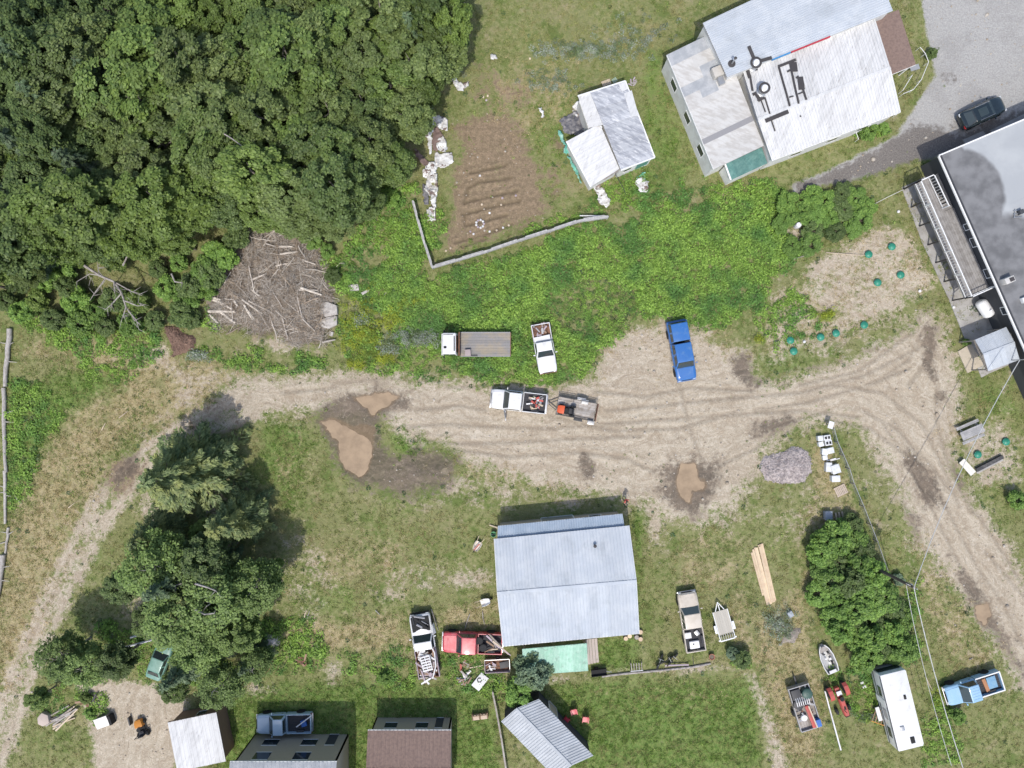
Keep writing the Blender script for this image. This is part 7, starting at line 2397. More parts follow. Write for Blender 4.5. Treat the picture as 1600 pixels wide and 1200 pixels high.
def stick_meshes(mats, n, rg):
    out = []
    for k in range(n):
        L = rg.uniform(1.2, 3.6)
        r0 = rg.uniform(.022, .05) * (1.7 if k % 5 == 0 else 1)
        pts = [Vector((-L / 2 + L * i / 4, rg.uniform(-.07, .07), rg.uniform(-.05, .05))) for i in range(5)]
        mb = MB().tube(pts, [r0, r0 * .95, r0 * .85, r0 * .7, r0 * .45], 6)
        for j in range(3):
            s = pts[rg.randint(1, 4)]
            mb.tube([s, s + Vector((rg.uniform(.1, .5), rg.uniform(-.4, .4), rg.uniform(0, .2)))], [r0 * .4, r0 * .12], 4)
        me = mb.me('branch', True)
        me.materials.append(rg.choice(mats))
        out.append(me)
    return out


def mound_mesh(poly, h, res, rough, seed, peaks=None, zbase=0.0):
    q_ = [P(*p) for p in poly]
    gx, gy = np.meshgrid(np.arange(min(p.x for p in q_) - .3, max(p.x for p in q_) + .3, res), np.arange(min(p.y for p in q_) - .3, max(p.y for p in q_) + .3, res))
    s = poly_sd(gx, gy, poly) + (fbm(gx, gy, .9, 3, seed) - .5) * .7
    mx = max(s.max(), .2)
    t = np.clip(s / mx, 0, 1)
    zz = h * (t ** .75) * (.55 + .9 * fbm(gx, gy, .55, 3, seed + 3)) + (fbm(gx, gy, 3.0, 3, seed + 9) - .5) * rough * np.clip(t * 4, 0, 1)
    zz = np.where(s < 0, -.12, zz) + sample(gx, gy, ZZ)
    mb = MB()
    H_, W_ = gx.shape
    mb.v = [Vector(v) for v in np.stack([gx, gy, zz], -1).reshape(-1, 3)]
    mb.f = [[i * W_ + j, i * W_ + j + 1, (i + 1) * W_ + j + 1, (i + 1) * W_ + j] for i in range(H_ - 1) for j in range(W_ - 1) if max(s[i, j], s[i, j + 1], s[i + 1, j], s[i + 1, j + 1]) > -.1]
    fn = lambda x, y: float(zz[int(np.clip(round((y - gy[0, 0]) / res), 0, H_ - 1)), int(np.clip(round((x - gx[0, 0]) / res), 0, W_ - 1))])
    return mb, fn


def brush_pile():
    rg = random.Random(12)
    poly = [(325, 468), (345, 442), (378, 418), (385, 378), (425, 355), (470, 372), (500, 398), (503, 430), (522, 465), (512, 500), (505, 532), (455, 540), (430, 512), (402, 520), (372, 505), (335, 508)]
    c = G(430, 450)
    r = thing('brush_pile', 'big heap of dead branches and logs at the edge of the wood', 'brush pile', c)
    mb, zf = mound_mesh(poly, 1.1, .16, .4, 3)
    mb.build('earth_core', M('brush_earth', (.25, .21, .165), .95, col2=(.40, .35, .29), scale=2, var=.3, vscale=7, bump=.6, bscale=12), r, True, True)
    bark = [M('stick_grey', (.47, .425, .37), .9, var=.18, orand=.25), M('stick_brown', (.33, .265, .20), .9, var=.2, orand=.25), M('stick_pale', (.62, .56, .48), .85, var=.14, orand=.15)]
    ms = stick_meshes(bark + [bark[1], bark[1]], 30, rg)
    n = 0
    qx = [P(*p) for p in poly]
    while n < 250:
        px, py = rg.uniform(318, 535), rg.uniform(350, 548)
        p = P(px, py)
        if float(poly_sd(np.array([p.x]), np.array([p.y]), poly)[0]) < rg.uniform(-.7, .3):
            continue
        o = link('branch', rg.choice(ms), None, r)
        o.location = Vector((p.x, p.y, max(zf(p.x, p.y), 0) + rg.uniform(.05, .4))) - r.location
        o.rotation_euler = (0, rg.gauss(0, .18), rg.uniform(0, 6.28))
        sc = rg.uniform(.35, 1.0)
        o.scale = (sc, sc, sc)
        n += 1
    # big pale logs that stick out
    for a, b, rad in (((328, 464), (368, 484), .19), ((325, 462), (350, 470), .12), ((328, 487), (373, 488), .16), ((347, 487), (370, 505), .16), ((330, 492), (343, 505), .12), ((373, 472), (377, 480), .12), ((385, 470), (415, 492), .12), ((395, 472), (430, 490), .10), ((388, 478), (398, 500), .11), ((440, 388), (460, 387), .12), ((443, 400), (468, 395), .11),
                      ((420, 383), (435, 388), .08), ((398, 440), (422, 430), .10), ((400, 455), (412, 465), .11), ((475, 452), (505, 462), .14), ((472, 455), (500, 455), .10), ((468, 450), (478, 440), .09), ((470, 465), (477, 498), .08), ((445, 498), (452, 530), .07), ((478, 500), (495, 518), .06), ((410, 455), (402, 470), .10), ((476, 408), (497, 415), .09), ((505, 535), (525, 531), .10)):
        m1, m2 = P(*a), P(*b)
        za, zb2 = max(zf(m1.x, m1.y), 0.05) + .25, max(zf(m2.x, m2.y), 0.05) + .25
        m1.z, m2.z = za, zb2
        MB().tube([m1, lerp3(m1, m2, .5) + Vector((0, 0, .05)), m2], [rad, rad * .9, rad * .65], 8).build('log', bark[2] if rad > .1 else bark[0], r, True, True)
    # fine twigs nobody could count
    tw = []
    for k in range(2):
        mb = MB()
        for j in range(9):
            a = rg.uniform(0, 6.28)
            s = Vector((rg.uniform(-.25, .25), rg.uniform(-.25, .25), rg.uniform(0, .15)))
            mb.tube([s, s + Vector((math.cos(a) * .5, math.sin(a) * .5, rg.uniform(-.05, .25)))], [.012, .005], 3, False)
        me = mb.me('twig_tangle')
        me.materials.append(bark[k])
        tw.append(proto('twig_tangle', me))
    nrg = np.random.default_rng(4)
    x, y = rand_in(nrg, 3000, poly)
    k = poly_sd(x, y, poly) > nrg.uniform(-.9, .5, len(x))
    x, y = x[k], y[k]
    z = np.array([max(zf(a, b), 0) for a, b in zip(x, y)])
    o = scatter('twigs', None, None, np.stack([x - r.location.x, y - r.location.y, z - r.location.z + .03], -1), tw, nrg.uniform(.7, 1.5, len(x)), nrg, .4, parent=r)
    # broken slabs at its right side
    SL = M('pale_slab', (.50, .47, .43), .85, col2=(.38, .35, .32), scale=3, var=.15)
    for k, (pl, z0, lb) in enumerate((([(498, 476), (512, 472), (528, 478), (529, 492), (510, 496), (500, 488)], .5, 'upper pale broken slab beside the brush pile'), ([(497, 505), (512, 496), (528, 494), (528, 508), (515, 514), (505, 512)], .42, 'lower pale broken slab beside the brush pile'), ([(516, 518), (522, 519), (520, 526), (514, 524)], .2, 'small pale rubble block beside the brush pile'),
                                       ([(545, 446), (560, 444), (562, 454), (548, 456)], .25, 'pale rock in weeds above the yellow flowers'), ([(564, 458), (576, 452), (578, 455), (567, 462)], .22, 'narrow pale stone in weeds above the yellow flowers'))):
        MB().prism([G(*p) for p in pl], -.1, z0).single('rock', SL, lb, 'rock', bevel=.06)


def heaps():
    nrg = np.random.default_rng(9)
    rg = random.Random(5)
    ch = []
    for k in range(2):
        mb = MB()
        for j in range(5):
            a = rg.uniform(0, 6.28)
            mb.box((rg.uniform(-.12, .12), rg.uniform(-.12, .12), rg.uniform(0, .04)), (rg.uniform(.06, .18), .05, .02), m=Matrix.Rotation(a, 3, 'Z') @ Matrix.Rotation(rg.uniform(-.5, .5), 3, 'X'))
        ch.append(mb.me('chip'))
    for nm, lb, pl, h, col, col2, n in (('wood_chip_heap', 'mauve grey heap of wood chips near the white boxes', [(1186, 735), (1195, 712), (1225, 705), (1240, 697), (1262, 705), (1270, 730), (1255, 752), (1215, 756), (1195, 750)], .95, (.50, .445, .425), (.38, .33, .32), 2200),
                                         ('sawdust_heap', 'reddish brown heap of bark below the wood edge', [(258, 510), (278, 512), (307, 528), (304, 546), (270, 557), (266, 538)], .8, (.27, .175, .13), (.20, .125, .095), 700),
                                         ('sand_heap', 'small round pale sand heap in weeds by the tree island', [(411, 1000), (415, 990), (428, 988), (441, 994), (441, 1006), (430, 1014), (416, 1012)], .45, (.56, .50, .45), (.47, .41, .36), 40),
                                         ('soil_heap', 'pale dry soil heap beside the white flower patch', [(1218, 1008), (1222, 990), (1245, 975), (1252, 985), (1240, 1005)], .35, (.40, .35, .30), (.30, .26, .22), 60)):
        r = thing(nm, lb, 'heap', G(sum(p[0] for p in pl) / len(pl), sum(p[1] for p in pl) / len(pl)))
        mb, zf = mound_mesh(pl, h * .7, .13, .16, len(nm))
        mt = M(nm + '_stuff', col, .95, col2=col2, scale=2, var=.3, vscale=14, bump=.5, bscale=18, orand=.3)
        mb.build('mound', mt, r, True, True)
        pr = []
        for c in ch:
            c2 = c.copy()
            c2.materials.append(mt)
            pr.append(proto('chip', c2))
        x, y = rand_in(nrg, n, pl)
        k = poly_sd(x, y, pl) > nrg.normal(-.1, .25, len(x))
        x, y = x[k], y[k]
        z = np.array([zf(a, b) for a, b in zip(x, y)])
        scatter('chips', None, None, np.stack([x - r.location.x, y - r.location.y, z - r.location.z + .02], -1), pr, nrg.uniform(.3, .8, len(x)), nrg, .4, parent=r)


def plastics():
    wp = M('white_plastic_sheet', (.70, .70, .68), .5, col2=(.50, .48, .45), scale=2.2, var=.1, col3=(.17, .12, .10), scale3=1.7, lo3=.55, hi3=.6)
    dp = M('dark_plastic_sheet', (.10, .10, .115), .45, col2=(.2, .19, .19), scale=3, var=.2)
    rb = M('brown_mat', (.20, .14, .12), .85, var=.2)
    for pl, mt, lb, am in (([(664, 190), (672, 183), (690, 183), (698, 188), (696, 203), (688, 200), (680, 197), (666, 198)], wp, 'crumpled white plastic at the top of the garden edge row', .22), ([(664, 201), (676, 201), (674, 236), (671, 237)], wp, 'long white plastic wedge in the garden edge row', .08), ([(676, 201), (685, 201), (690, 212), (684, 236), (676, 232)], rb, 'brown mat between two white plastic sheets in the garden edge row', .12),
                       ([(683, 222), (692, 214), (698, 232), (695, 237), (684, 236)], wp, 'white plastic sheet beside the brown mat in the garden edge row', .2), ([(682, 243), (705, 240), (706, 254), (697, 260), (682, 262)], wp, 'widest white plastic sheet in the garden edge row', .16), ([(648, 234), (656, 238), (672, 256), (667, 263), (652, 246)], rb, 'brown and white mat sticking out toward the wood', .2),
                       ([(664, 262), (672, 256), (683, 257), (681, 269), (672, 276), (663, 274)], wp, 'creased white plastic at the bend of the garden edge row', .26), ([(667, 277), (682, 275), (683, 300), (672, 304), (665, 297)], wp, 'knotted white plastic in the lower garden edge row', .30), ([(672, 300), (682, 299), (680, 322), (675, 322)], wp, 'thin white plastic strip in the lower garden edge row', .2),
                       ([(660, 288), (667, 290), (671, 318), (664, 318)], dp, 'grey plastic beside the lower garden edge row', .08), ([(668, 328), (678, 322), (683, 344), (668, 344)], wp, 'white plastic end piece of the garden edge row', .25), ([(704, 124), (712, 122), (726, 136), (722, 142), (712, 137)], wp, 'crumpled white plastic in the scrub above the garden', .22),
                       ([(766, 86), (774, 84), (776, 92), (768, 93)], wp, 'white sack in grass above the garden', .2), ([(841, 170), (847, 170), (852, 180), (846, 184)], wp, 'white sack in grass beside the patched shed', .2), ([(926, 293), (938, 289), (950, 312), (946, 322), (938, 318), (932, 305)], wp, 'pile of white sacks at the foot of the patched shed', .28),
                       ([(992, 285), (1004, 276), (1012, 284), (1008, 298), (998, 300)], wp, 'white and teal plastic heap below the patched shed wall', .25), ([(878, 190), (888, 180), (908, 178), (920, 200), (902, 208), (884, 206)], dp, 'dark blue plastic pool cover in the notch of the patched shed', .16), ([(724, 129), (732, 128), (733, 136), (726, 137)], wp, 'small white rag in the scrub above the garden', .15),
                       ([(896, 166), (906, 158), (910, 172), (902, 182), (897, 176)], wp, 'white rubbish bag between pool cover and shed wall', .25), ([(298, 1040), (312, 1036), (316, 1046), (306, 1056), (298, 1052)], M('silver_sheet', (.5, .52, .56), .3, col2=(.3, .32, .36), scale=3, var=.15), 'crumpled silver sheet under trees beside the dirt lot', .25),
                       ([(305, 1003), (328, 998), (330, 1008), (312, 1016)], wp, 'pale sheet half hidden under the tree island', .15), ([(996, 276), (1006, 270), (1008, 280), (998, 283)], M('teal_tarpaulin', (.10, .36, .27)), 'small teal plastic scrap below the patched shed wall', .2)):
        crumple(pl, am, mt, .12, 'plastic_sheet' if mt in (wp, dp) else 'loose_sheet', lb, 'sheet', seed=len(lb) + len(pl), res=.085)


def chair(px, py, ang, mat, label):
    p = P(px, py, .5)
    r = thing('garden_chair', label, 'chair', (p.x, p.y, gh(p.x, p.y)), ang)
    MB().box((0, 0, .42), (.5, .52, .05)).build('seat', mat, r, bevel=.02)
    MB().loft([[Vector((-.26 - .16 * t - (.03 if abs(y) < .2 else 0), y * (1 - .15 * t), .42 + .5 * t)) for y in (-.26, -.13, 0, .13, .26)] + [Vector((-.30 - .16 * t, y * (1 - .15 * t), .42 + .5 * t)) for y in (.26, .13, 0, -.13, -.26)] for t in (0, .4, .8, 1)]).build('backrest', mat, r, True)
    for s in (-1, 1):
        MB().box((-.02, s * .29, .62), (.52, .07, .04)).build('armrest', mat, r, bevel=.01)
        for x in (-.22, .22):
            MB().beam((x, s * .26, 0), (x, s * .27, .62), .05, .05).build('leg', mat, r)


def wheelbarrow(px, py, ang, mat, label, load=None):
    p = G(px, py)
    r = thing('wheelbarrow', label, 'wheelbarrow', p, ang)
    MB().loft([[Vector((x, s * w_, z)) for s, z in ((-1, zt), (-.7, zb), (.7, zb), (1, zt), (.92, zt), (.6, zb + .04), (-.6, zb + .04), (-.92, zt))] for x, w_, zb, zt in ((-.42, .34, .36, .62), (0, .36, .33, .63), (.42, .26, .42, .66), (.5, .18, .5, .67))]).build('tray', mat, r)
    w_ = wheel(r, .62, 0, .19, .09)
    for s in (-1, 1):
        MB().beam((.62, s * .07, .2), (-.95, s * .3, .55), .04, .05).build('handle', WOODP, r)
        MB().beam((-.2, s * .22, .36), (-.3, s * .24, 0), .035, .035).build('leg', DARKST, r)
    if load:
        a, b = rmat(r) @ Vector((-.3, .1, .66)), rmat(r) @ Vector((.45, -.1, .72))
        MB().beam(a, b, .1, .05).single('board', load, 'reddish board lying across the pale wheelbarrow', 'board')


def small_things():
    rg = random.Random(17)
    # sawn lumber
    LW = M('fresh_lumber', (.66, .52, .35), .75, col2=(.58, .43, .29), scale=1.5, var=.08, orand=.1)
    for k, (a, b, z) in enumerate((((1176, 858), (1199, 945), .08), ((1179, 855), (1201.5, 944), .08), ((1181.5, 855), (1204, 943), .10), ((1185, 851), (1206.5, 941), .08), ((1187.5, 850), (1209, 940), .12), ((1190, 849), (1211, 938), .08), ((1186, 853), (1205, 940), .18), ((1174, 863), (1192, 930), .05))):
        MB().beam(G(*a, z), G(*b, z), .19, .10).single('lumber_board', LW, 'long fresh sawn board in the lumber row on the grass', 'board', 'sawn boards in the lumber row')
    wheelbarrow(746, 851, heading(750, 843, 742, 858), M('cream_tray', (.66, .62, .55), .6, var=.08), 'pale wheelbarrow with a red board on the grass left of the shed', SCRAPR)
    wheelbarrow(758, 938, heading(750, 941, 768, 935), M('white_tray', (.66, .66, .66), .5, var=.08), 'white wheelbarrow against the shed above the red pickup')
    MB().beam(G(765, 820, .1), G(778, 824, .3), .12, .06).single('board', WOODP, 'pale board sticking out at the shed corner', 'board')
    p = P(771, 835, .5)
    r = thing('bin', 'green plastic bin at the left wall of the big shed', 'bin', (p.x, p.y, gh(p.x, p.y)))
    MB().lathe([(.2, 0), (.26, .5), (.28, .52), (.24, .52), (.2, .06)], 16).build('tub', M('bright_green_plastic', (.04, .25, .10), .5, var=.1), r, True)
    MB().tube([(-.26, 0, .5), (0, 0, .68), (.26, 0, .5)], .015, 5).build('handle', GREYM, r)
    # stumps at the shed corner
    for px, py, lb in ((984, 994, 'pale chopping block at the shed corner'), (1001, 988, 'yellow sawn round next to the shed corner'), (1001, 999, 'yellow sawn round farther from the shed corner'), (995, 996, 'dark round beside the yellow sawn rounds'), (978, 998, 'thin pale round in grass at the shed corner')):
        p = P(px, py, .3)
        r = thing('wood_round', lb, 'log', (p.x, p.y, gh(p.x, p.y) - .02))
        MB().lathe([(.24, 0), (.23, .3), (.22, .31)], 12).build('bark', B_dark, r, True)
        MB().lathe([(.215, .30), (.21, .325)], 12).build('cut_face', LW if 'dark' not in lb else WOODG, r)
    # things around the red pickup
    p = P(777, 1040, .5)
    r = thing('metal_cart', 'rusty open box cart full of scrap below the red pickup', 'cart', (p.x, p.y, gh(p.x, p.y)), heading(757, 1042, 797, 1040))
    MB().box((0, 0, .28), (2.35, 1.2, .05)).build('floor', RUSTY, r)
    for s in (-1, 1):
        MB().box((0, s * .62, .48), (2.4, .05, .4)).build('side', ALUM if s > 0 else SCRAPP, r)
        MB().box((s * 1.2, 0, .48), (.05, 1.2, .4)).build('end', SCRAPP if s < 0 else ALUM, r)
        wheel(r, .1, s * .75, .24, .14)
    MB().box((P(788, 1040, .6).x, P(788, 1040, .6).y, .38), (.9, .6, .14), .2).single('scrap_sheet', DARKST, 'dark sheet lying inside the rusty box cart', 'sheet', bevel=.02)
    junk(768, 1040, .4, 10, .5, .4, [RUSTY, SCRAPP, WOODG, SCRAPW], ['scrap_piece'], 'scrap piece in the rusty box cart', 'scrap in the box cart', 41, (.2, .6), .1, .15)
    c = P(750, 1066, .35)
    r = thing('hose_board', 'white panel with a dark hose ring lying below the box cart', 'panel', (c.x, c.y, gh(c.x, c.y) + .25), heading(740, 1075, 757, 1054))
    MB().box((0, 0, 0), (1.55, .95, .06), m=Matrix.Rotation(.06, 3, 'Y')).build('panel', SCRAPW, r, bevel=.02)
    MB().box((0, 0, -.15), (1.3, .8, .2)).build('base', DARKST, r)
    MB().tube([(.1 + .2 * math.cos(a), .15 + .2 * math.sin(a), .07) for a in [k * .45 for k in range(12)]], .04, 6).build('hose_ring', UNDER, r, True)
    MB().tube([(-.15 + .14 * math.cos(a), -.1 + .14 * math.sin(a), .07) for a in [k * .45 + 1 for k in range(11)]], .025, 6).build('thin_ring', GREYM, r, True)
    junk(727, 1058, .1, 16, .55, .45, [WOODG, WOODB, SCRAPP, SCRAPW], ['scrap_board'], 'short scrap board in the low heap left of the white panel', 'scrap board heap by the white panel', 43, (.4, .9), .6, .3)
    junk(725, 1038, .08, 8, .45, .3, [WOODB, SCRAPR, WOODG], ['scrap_board'], 'short scrap board in weeds below the red pickup', 'scrap boards below the red pickup', 44, (.3, .7), .2, .15)
    MB().beam(G(734, 1043, .1), G(755, 1039, .1), .12, .05).single('board', WOODP, 'long tan board in weeds between scrap heap and box cart', 'board')
    for a, b, lb in (((674, 951), (685, 985), 'long thin pole in dry grass beside the wrecked truck'), ((734, 959), (726, 984), 'thin pole leaning toward the red pickup hood'), ((754, 955), (757, 975), 'short stick in dry grass above the red pickup'), ((765, 822), (766, 823), ''), ((587, 953), (594, 960), 'short pale stick on the grass left of the wrecked truck'), ((480, 966), (484, 954), 'pale stick in dry grass by the tree island'),
                     ((476, 964), (480, 953), 'second pale stick in dry grass by the tree island'), ((160, 672), (166, 661), 'pale stick in dry grass inside the track bend'), ((187, 653), (201, 642), 'pale branch in dry grass near the spruce shadow'), ((108, 793), (118, 785), 'thin pale branch beside the dirt track'), ((24, 774), (35, 787), 'pale branch in weeds beside the boundary logs'), ((978, 438), (983, 442), 'white stick lying in the leafy weeds'),
                     ((1244, 750), (1252, 748), 'white stick at the foot of the wood chip heap'), ((1513, 1030), (1519, 1027), 'pale stick in grass above the light blue pickup'), ((1446, 1058), (1456, 1078), 'pale stick in weeds beside the camper'), ((1290, 395), (1352, 399), 'long thin branch reaching a septic lid'), ((1240, 405), (1262, 398), 'grey branch at the shrub strip above septic lids'), ((600, 462), (606, 455), 'white stick in weeds right of the brush pile'), ((1357, 1038), (1362, 1034), 'pale stick beside the red tractor weeds')):
        if lb:
            m1, m2 = G(*a, .1), G(*b, .1)
            MB().tube([m1, lerp3(m1, m2, .5) + Vector((rg.uniform(-.05, .05), rg.uniform(-.05, .05), .05)), m2], [.05, .045, .025], 6).single('stick', rg.choice([WOODP, B_dead]), lb, 'stick', smooth=True)
    for (a, b, lb) in (((170, 1017), (242, 997), 'longer grey pipe lying under the trees by the track'), ((207, 994), (245, 982), 'shorter grey pipe lying under the trees by the track')):
        MB().tube([G(*a, .35), G(*b, .45)], .11, 10).single('pipe', ALUM, lb, 'pipe', smooth=True)
    # log border and clutter at the lawn edge
    pts = [(940, 1056), (975, 1052), (1010, 1049), (1050, 1045), (1085, 1041), (1110, 1036)]
    for i, (a, b) in enumerate(zip(pts, pts[1:])):
        MB().tube([G(*a, .1), G(*b, .1)], [.12, .1], 8).single('log', B_dead, 'grey log in the border between lawn and beige pickup', 'log', 'border logs at the lawn edge', smooth=True)
    MB().beam(G(1038, 1038, .3), G(1075, 1037, .25), .14, .08).single('board', SCRAPP, 'pale board lying beside the bicycles', 'board')
    for px, py, ang, lb in ((1030, 1032, 1.2, 'dark bicycle lying at the left of the bicycle pile'), (1040, 1030, .5, 'dark bicycle in the middle of the bicycle pile'), (1050, 1029, .9, 'dark bicycle at the right of the bicycle pile')):
        p = G(px, py)
        r = thing('bicycle', lb, 'bicycle', p, ang)
        for x in (-.5, .5):
            m_ = Matrix.Rotation(PI / 2 - .6, 3, 'X')
            o = MB().lathe([(.29, -.02), (.33, -.02), (.33, .02), (.29, .02)], 18, (x, 0, .3), m_).build('wheel', RUBBER, r)
            MB().lathe([(.03, -.03), (.03, .03)], 8, (x, 0, .3), m_).build('hub', GREYM, o)
        f = MB()
        for a, b in (((-.5, 0, .3), (-.1, .1, .62)), ((-.1, .1, .62), (.35, .1, .62)), ((-.1, .1, .62), (0, 0, .28)), ((0, 0, .28), (.35, .1, .62)), ((-.5, 0, .3), (0, 0, .28)), ((.35, .1, .66), (.5, 0, .3))):
            f.tube([a, b], .018, 5)
        f.build('frame', GREYM if 'left' in lb else DARKST, r)
        MB().tube([(.36, -.15, .72), (.36, .12, .72), (.36, .36, .72)], .014, 5).build('handlebar', GREYM, r)
        MB().box((-.12, .11, .68), (.22, .12, .05)).build('saddle', UNDER, r, bevel=.02)
    p = P(936, 1051, .5)
    r = thing('garden_cart', 'black two wheeled cart at the lawn edge', 'cart', (p.x, p.y, gh(p.x, p.y)), .12)
    MB().box((0, 0, .32), (1.5, .6, .05)).build('floor', UNDER, r)
    for s in (-1, 1):
        MB().box((0, s * .3, .46), (1.5, .04, .28)).build('side', UNDER, r)
        wheel(r, -.2, s * .38, .22, .08)
    MB().beam((.75, 0, .4), (1.2, 0, .7), .05, .05).build('handle', GREYM, r)
    p = P(995, 1043, .5)
    r = thing('crate', 'open slatted grey crate at the lawn edge', 'crate', (p.x, p.y, gh(p.x, p.y)), .08)
    for k in range(5):
        MB().box((-.5 + k * .25, 0, .4), (.07, .75, .04)).build('slat', WOODG, r)
    for x in (-.55, .55):
        for y in (-.35, .35):
            MB().box((x, y, .22), (.07, .07, .44)).build('post', WOODG, r)
    MB().box((0, -.36, .42), (1.2, .06, .06)).build('rail', SCRAPW, r)
    p = P(1112, 1026, .3)
    r = thing('plant_pot', 'rusty red pot beside the log border', 'pot', (p.x, p.y, gh(p.x, p.y)))
    MB().lathe([(.18, 0), (.27, .4), (.30, .42), (.25, .42), (.2, .3)], 16).build('pot', M('terracotta', (.36, .15, .10), .85, var=.12), r, True)
    MB().lathe([(.22, .3), (.2, .33)], 14).build('soil', B_dark, r)
    MB().tube([G(1082, 1025, .04), G(1085, 1048, .04)], .03, 6).single('stick', DARKST, 'dark rod on the grass below the beige pickup', 'rod')
    # chairs, bench, cabin corner
    RC = M('red_plastic', (.62, .10, .12), .45, col2=(.66, .22, .22), scale=3, var=.06)
    RD = M('deep_red_plastic', (.50, .03, .05), .45, var=.06)
    chair(897, 1113, -1.35, RC, 'faded red chair farthest from the ribbed roof shed corner')
    chair(915, 1125, -1.7, RC, 'faded red chair out on the lawn')
    chair(885, 1126, -.6, RD, 'deep red chair closest to the ribbed roof shed')
    p = P(750, 1121, .6)
    r = thing('garden_bench', 'brown garden bench with pale cushions at the lawn', 'bench', (p.x, p.y, gh(p.x, p.y)), .12)
    for k in range(4):
        MB().box((0, -.2 + k * .14, .42), (1.5, .12, .04)).build('seat_slat', WOODB, r)
    for k in range(5):
        MB().box((-.6 + k * .3, .36, .7), (.06, .05, .55)).build('back_slat', WOODB, r)
    MB().box((0, .36, 1.0), (1.5, .06, .08)).build('back_rail', WOODB, r)
    for s in (-1, 1):
        MB().box((s * .38, 0, .50), (.6, .5, .12)).build('cushion', M('beige_cushion', (.55, .43, .33), .9, var=.1), r, bevel=.04)
        MB().box((s * .74, .05, .3), (.07, .6, .6)).build('leg', WOODB, r)
    # bottom left lot
    rgl = random.Random(3)
    for k in range(15):
        a = Vector((0, 0, 0))
        px, py = 88 + rgl.uniform(-6, 22), 1120 + rgl.uniform(-10, 8)
        an = .55 + rgl.gauss(0, .13)
        c = G(px, py, .1 + .09 * (k // 5))
        d = Vector((math.cos(an), math.sin(an), 0)) * rgl.uniform(.9, 1.5)
        MB().tube([c - d, c + d], [.10, .07], 8).single('firewood_log', rgl.choice([WOODG, WOODP, B_dead, WOODG]), 'long log in the firewood pile beside the dirt lot', 'log', 'firewood pile logs', smooth=True)
    MB().prism([G(*p) for p in ((63, 1118), (70, 1110), (80, 1114), (82, 1126), (72, 1132), (64, 1128))], -.1, .5).single('rock', M('pinkish_rock', (.48, .40, .35), .9, var=.15), 'pinkish boulder beside the firewood pile', 'rock', bevel=.12)
    p = P(160, 1128, .6)
    r = thing('wooden_box', 'grey wooden bin with slanted lid at the dirt lot', 'bin', (p.x, p.y, gh(p.x, p.y)), .35)
    MB().box((0, 0, .35), (1.2, .9, .7)).build('case', WOODG, r)
    MB().box((0, 0, .74), (1.3, 1.0, .05), m=Matrix.Rotation(.1, 3, 'X')).build('lid', ALUM, r)
    MB().box((.78, -.1, .4), (.25, .9, .75)).build('dark_end', UNDER, r)
    junk(138, 1096, .12, 12, .9, .45, [WOODB, DARKST, WOODP, RUSTY], ['scrap_board'], 'scrap piece in the clutter behind the firewood pile', 'clutter behind the firewood', 51, (.4, 1.0), .3, .25)
    ride_on('orange garden tractor at the edge of the dirt lot', G(224, 1136), 1.9, M('amber_paint', (.55, .22, .03), .5, var=.1), 'garden_tractor')
    MB().beam(G(204, 1118, .05), G(207, 1130, .05), .12, .9).single('post', DARKST, 'dark board standing beside the orange garden tractor', 'board')
    # car hidden by trees
    c = P(250, 1030, .8)
    r = thing('green_car', 'dull green car half hidden under the tree island', 'car', (c.x, c.y, gh(c.x, c.y)), heading(243, 1050, 258, 1012))
    gp = M('dull_green_paint', (.13, .27, .21), .4, col2=(.18, .33, .27), scale=1.5, var=.06, coat=.4)
    sc = [(2.05, .70, .35, .58, .62), (1.9, .84, .28, .66, .72), (1.3, .93, .26, .80, .84), (.7, 1, .26, .86, .90), (-.8, 1, .26, .88, .92), (-1.6, .96, .28, .88, .92), (-2.0, .84, .34, .80, .86)]
    MB().loft([body_sec(x, .85 * a, b, c_, d, .03) for x, a, b, c_, d in sc]).build('body', gp, r, True)
    greenhouse(r, .75, .2, -1.0, -1.7, .76, .6, .88, 1.38, gp, 2, 'cabin', bev=.08)
    for x in (1.25, -1.2):
        for s in (-1, 1):
            wheel(r, x, s * .75, .31, .2)
    MB().box((2.02, 0, .48), (.12, 1.4, .14)).build('bumper', CHROME, r, bevel=.03)
    MB().box((-2.02, 0, .5), (.12, 1.4, .14)).build('bumper', CHROME, r, bevel=.03)
    for s in (-1, 1):
        MB().box((1.98, s * .55, .64), (.1, .24, .12)).build('headlight', LAMP, r, bevel=.02)
    # red and rusty bits in the weeds
    junk(421, 1041, .15, 9, .5, .3, [SCRAPR, RUSTY, P_redmach], ['machine_part'], 'machine part lying in weeds below the sand heap', 'red machine parts in weeds', 61, (.3, .8), .2, .3)
    junk(472, 1033, .15, 10, .5, .4, [RUSTY, WOODB], ['machine_part'], 'scrap piece lying in weeds beside the red machine parts', 'rusty pieces in weeds', 62, (.3, .7), .2, .3)
    junk(1390, 1120, .3, 1, .1, .1, [WOODB], ['board'], 'board beside the camper', 'boards beside the camper', 63, (.6, .7))
    # cart with ladder by the camper
    p = P(1378, 1124, .9)
    r = thing('tool_rack', 'orange and white rack of tools beside the camper', 'rack', (p.x, p.y, gh(p.x, p.y)), heading(1366, 1122, 1388, 1130))
    for y in (-.6, .6):
        MB().box((0, y, .5), (1.5, .06, .06)).build('rail', M('orange_frame', (.55, .25, .05), .6, var=.1), r)
        for x in (-.7, .7):
            MB().box((x, y, .27), (.06, .06, .54)).build('leg', DARKST, r)
    for k in range(5):
        MB().box((-.6 + k * .3, 0, .5), (.08, 1.2, .05)).build('slat', WOODB, r)
    MB().box((.05, .1, .66), (.35, 1.5, .1), .1).single('white_board', SCRAPW, 'x', 'y') if False else None
    a, b = P(1370, 1105, .8), P(1376, 1126, .8)
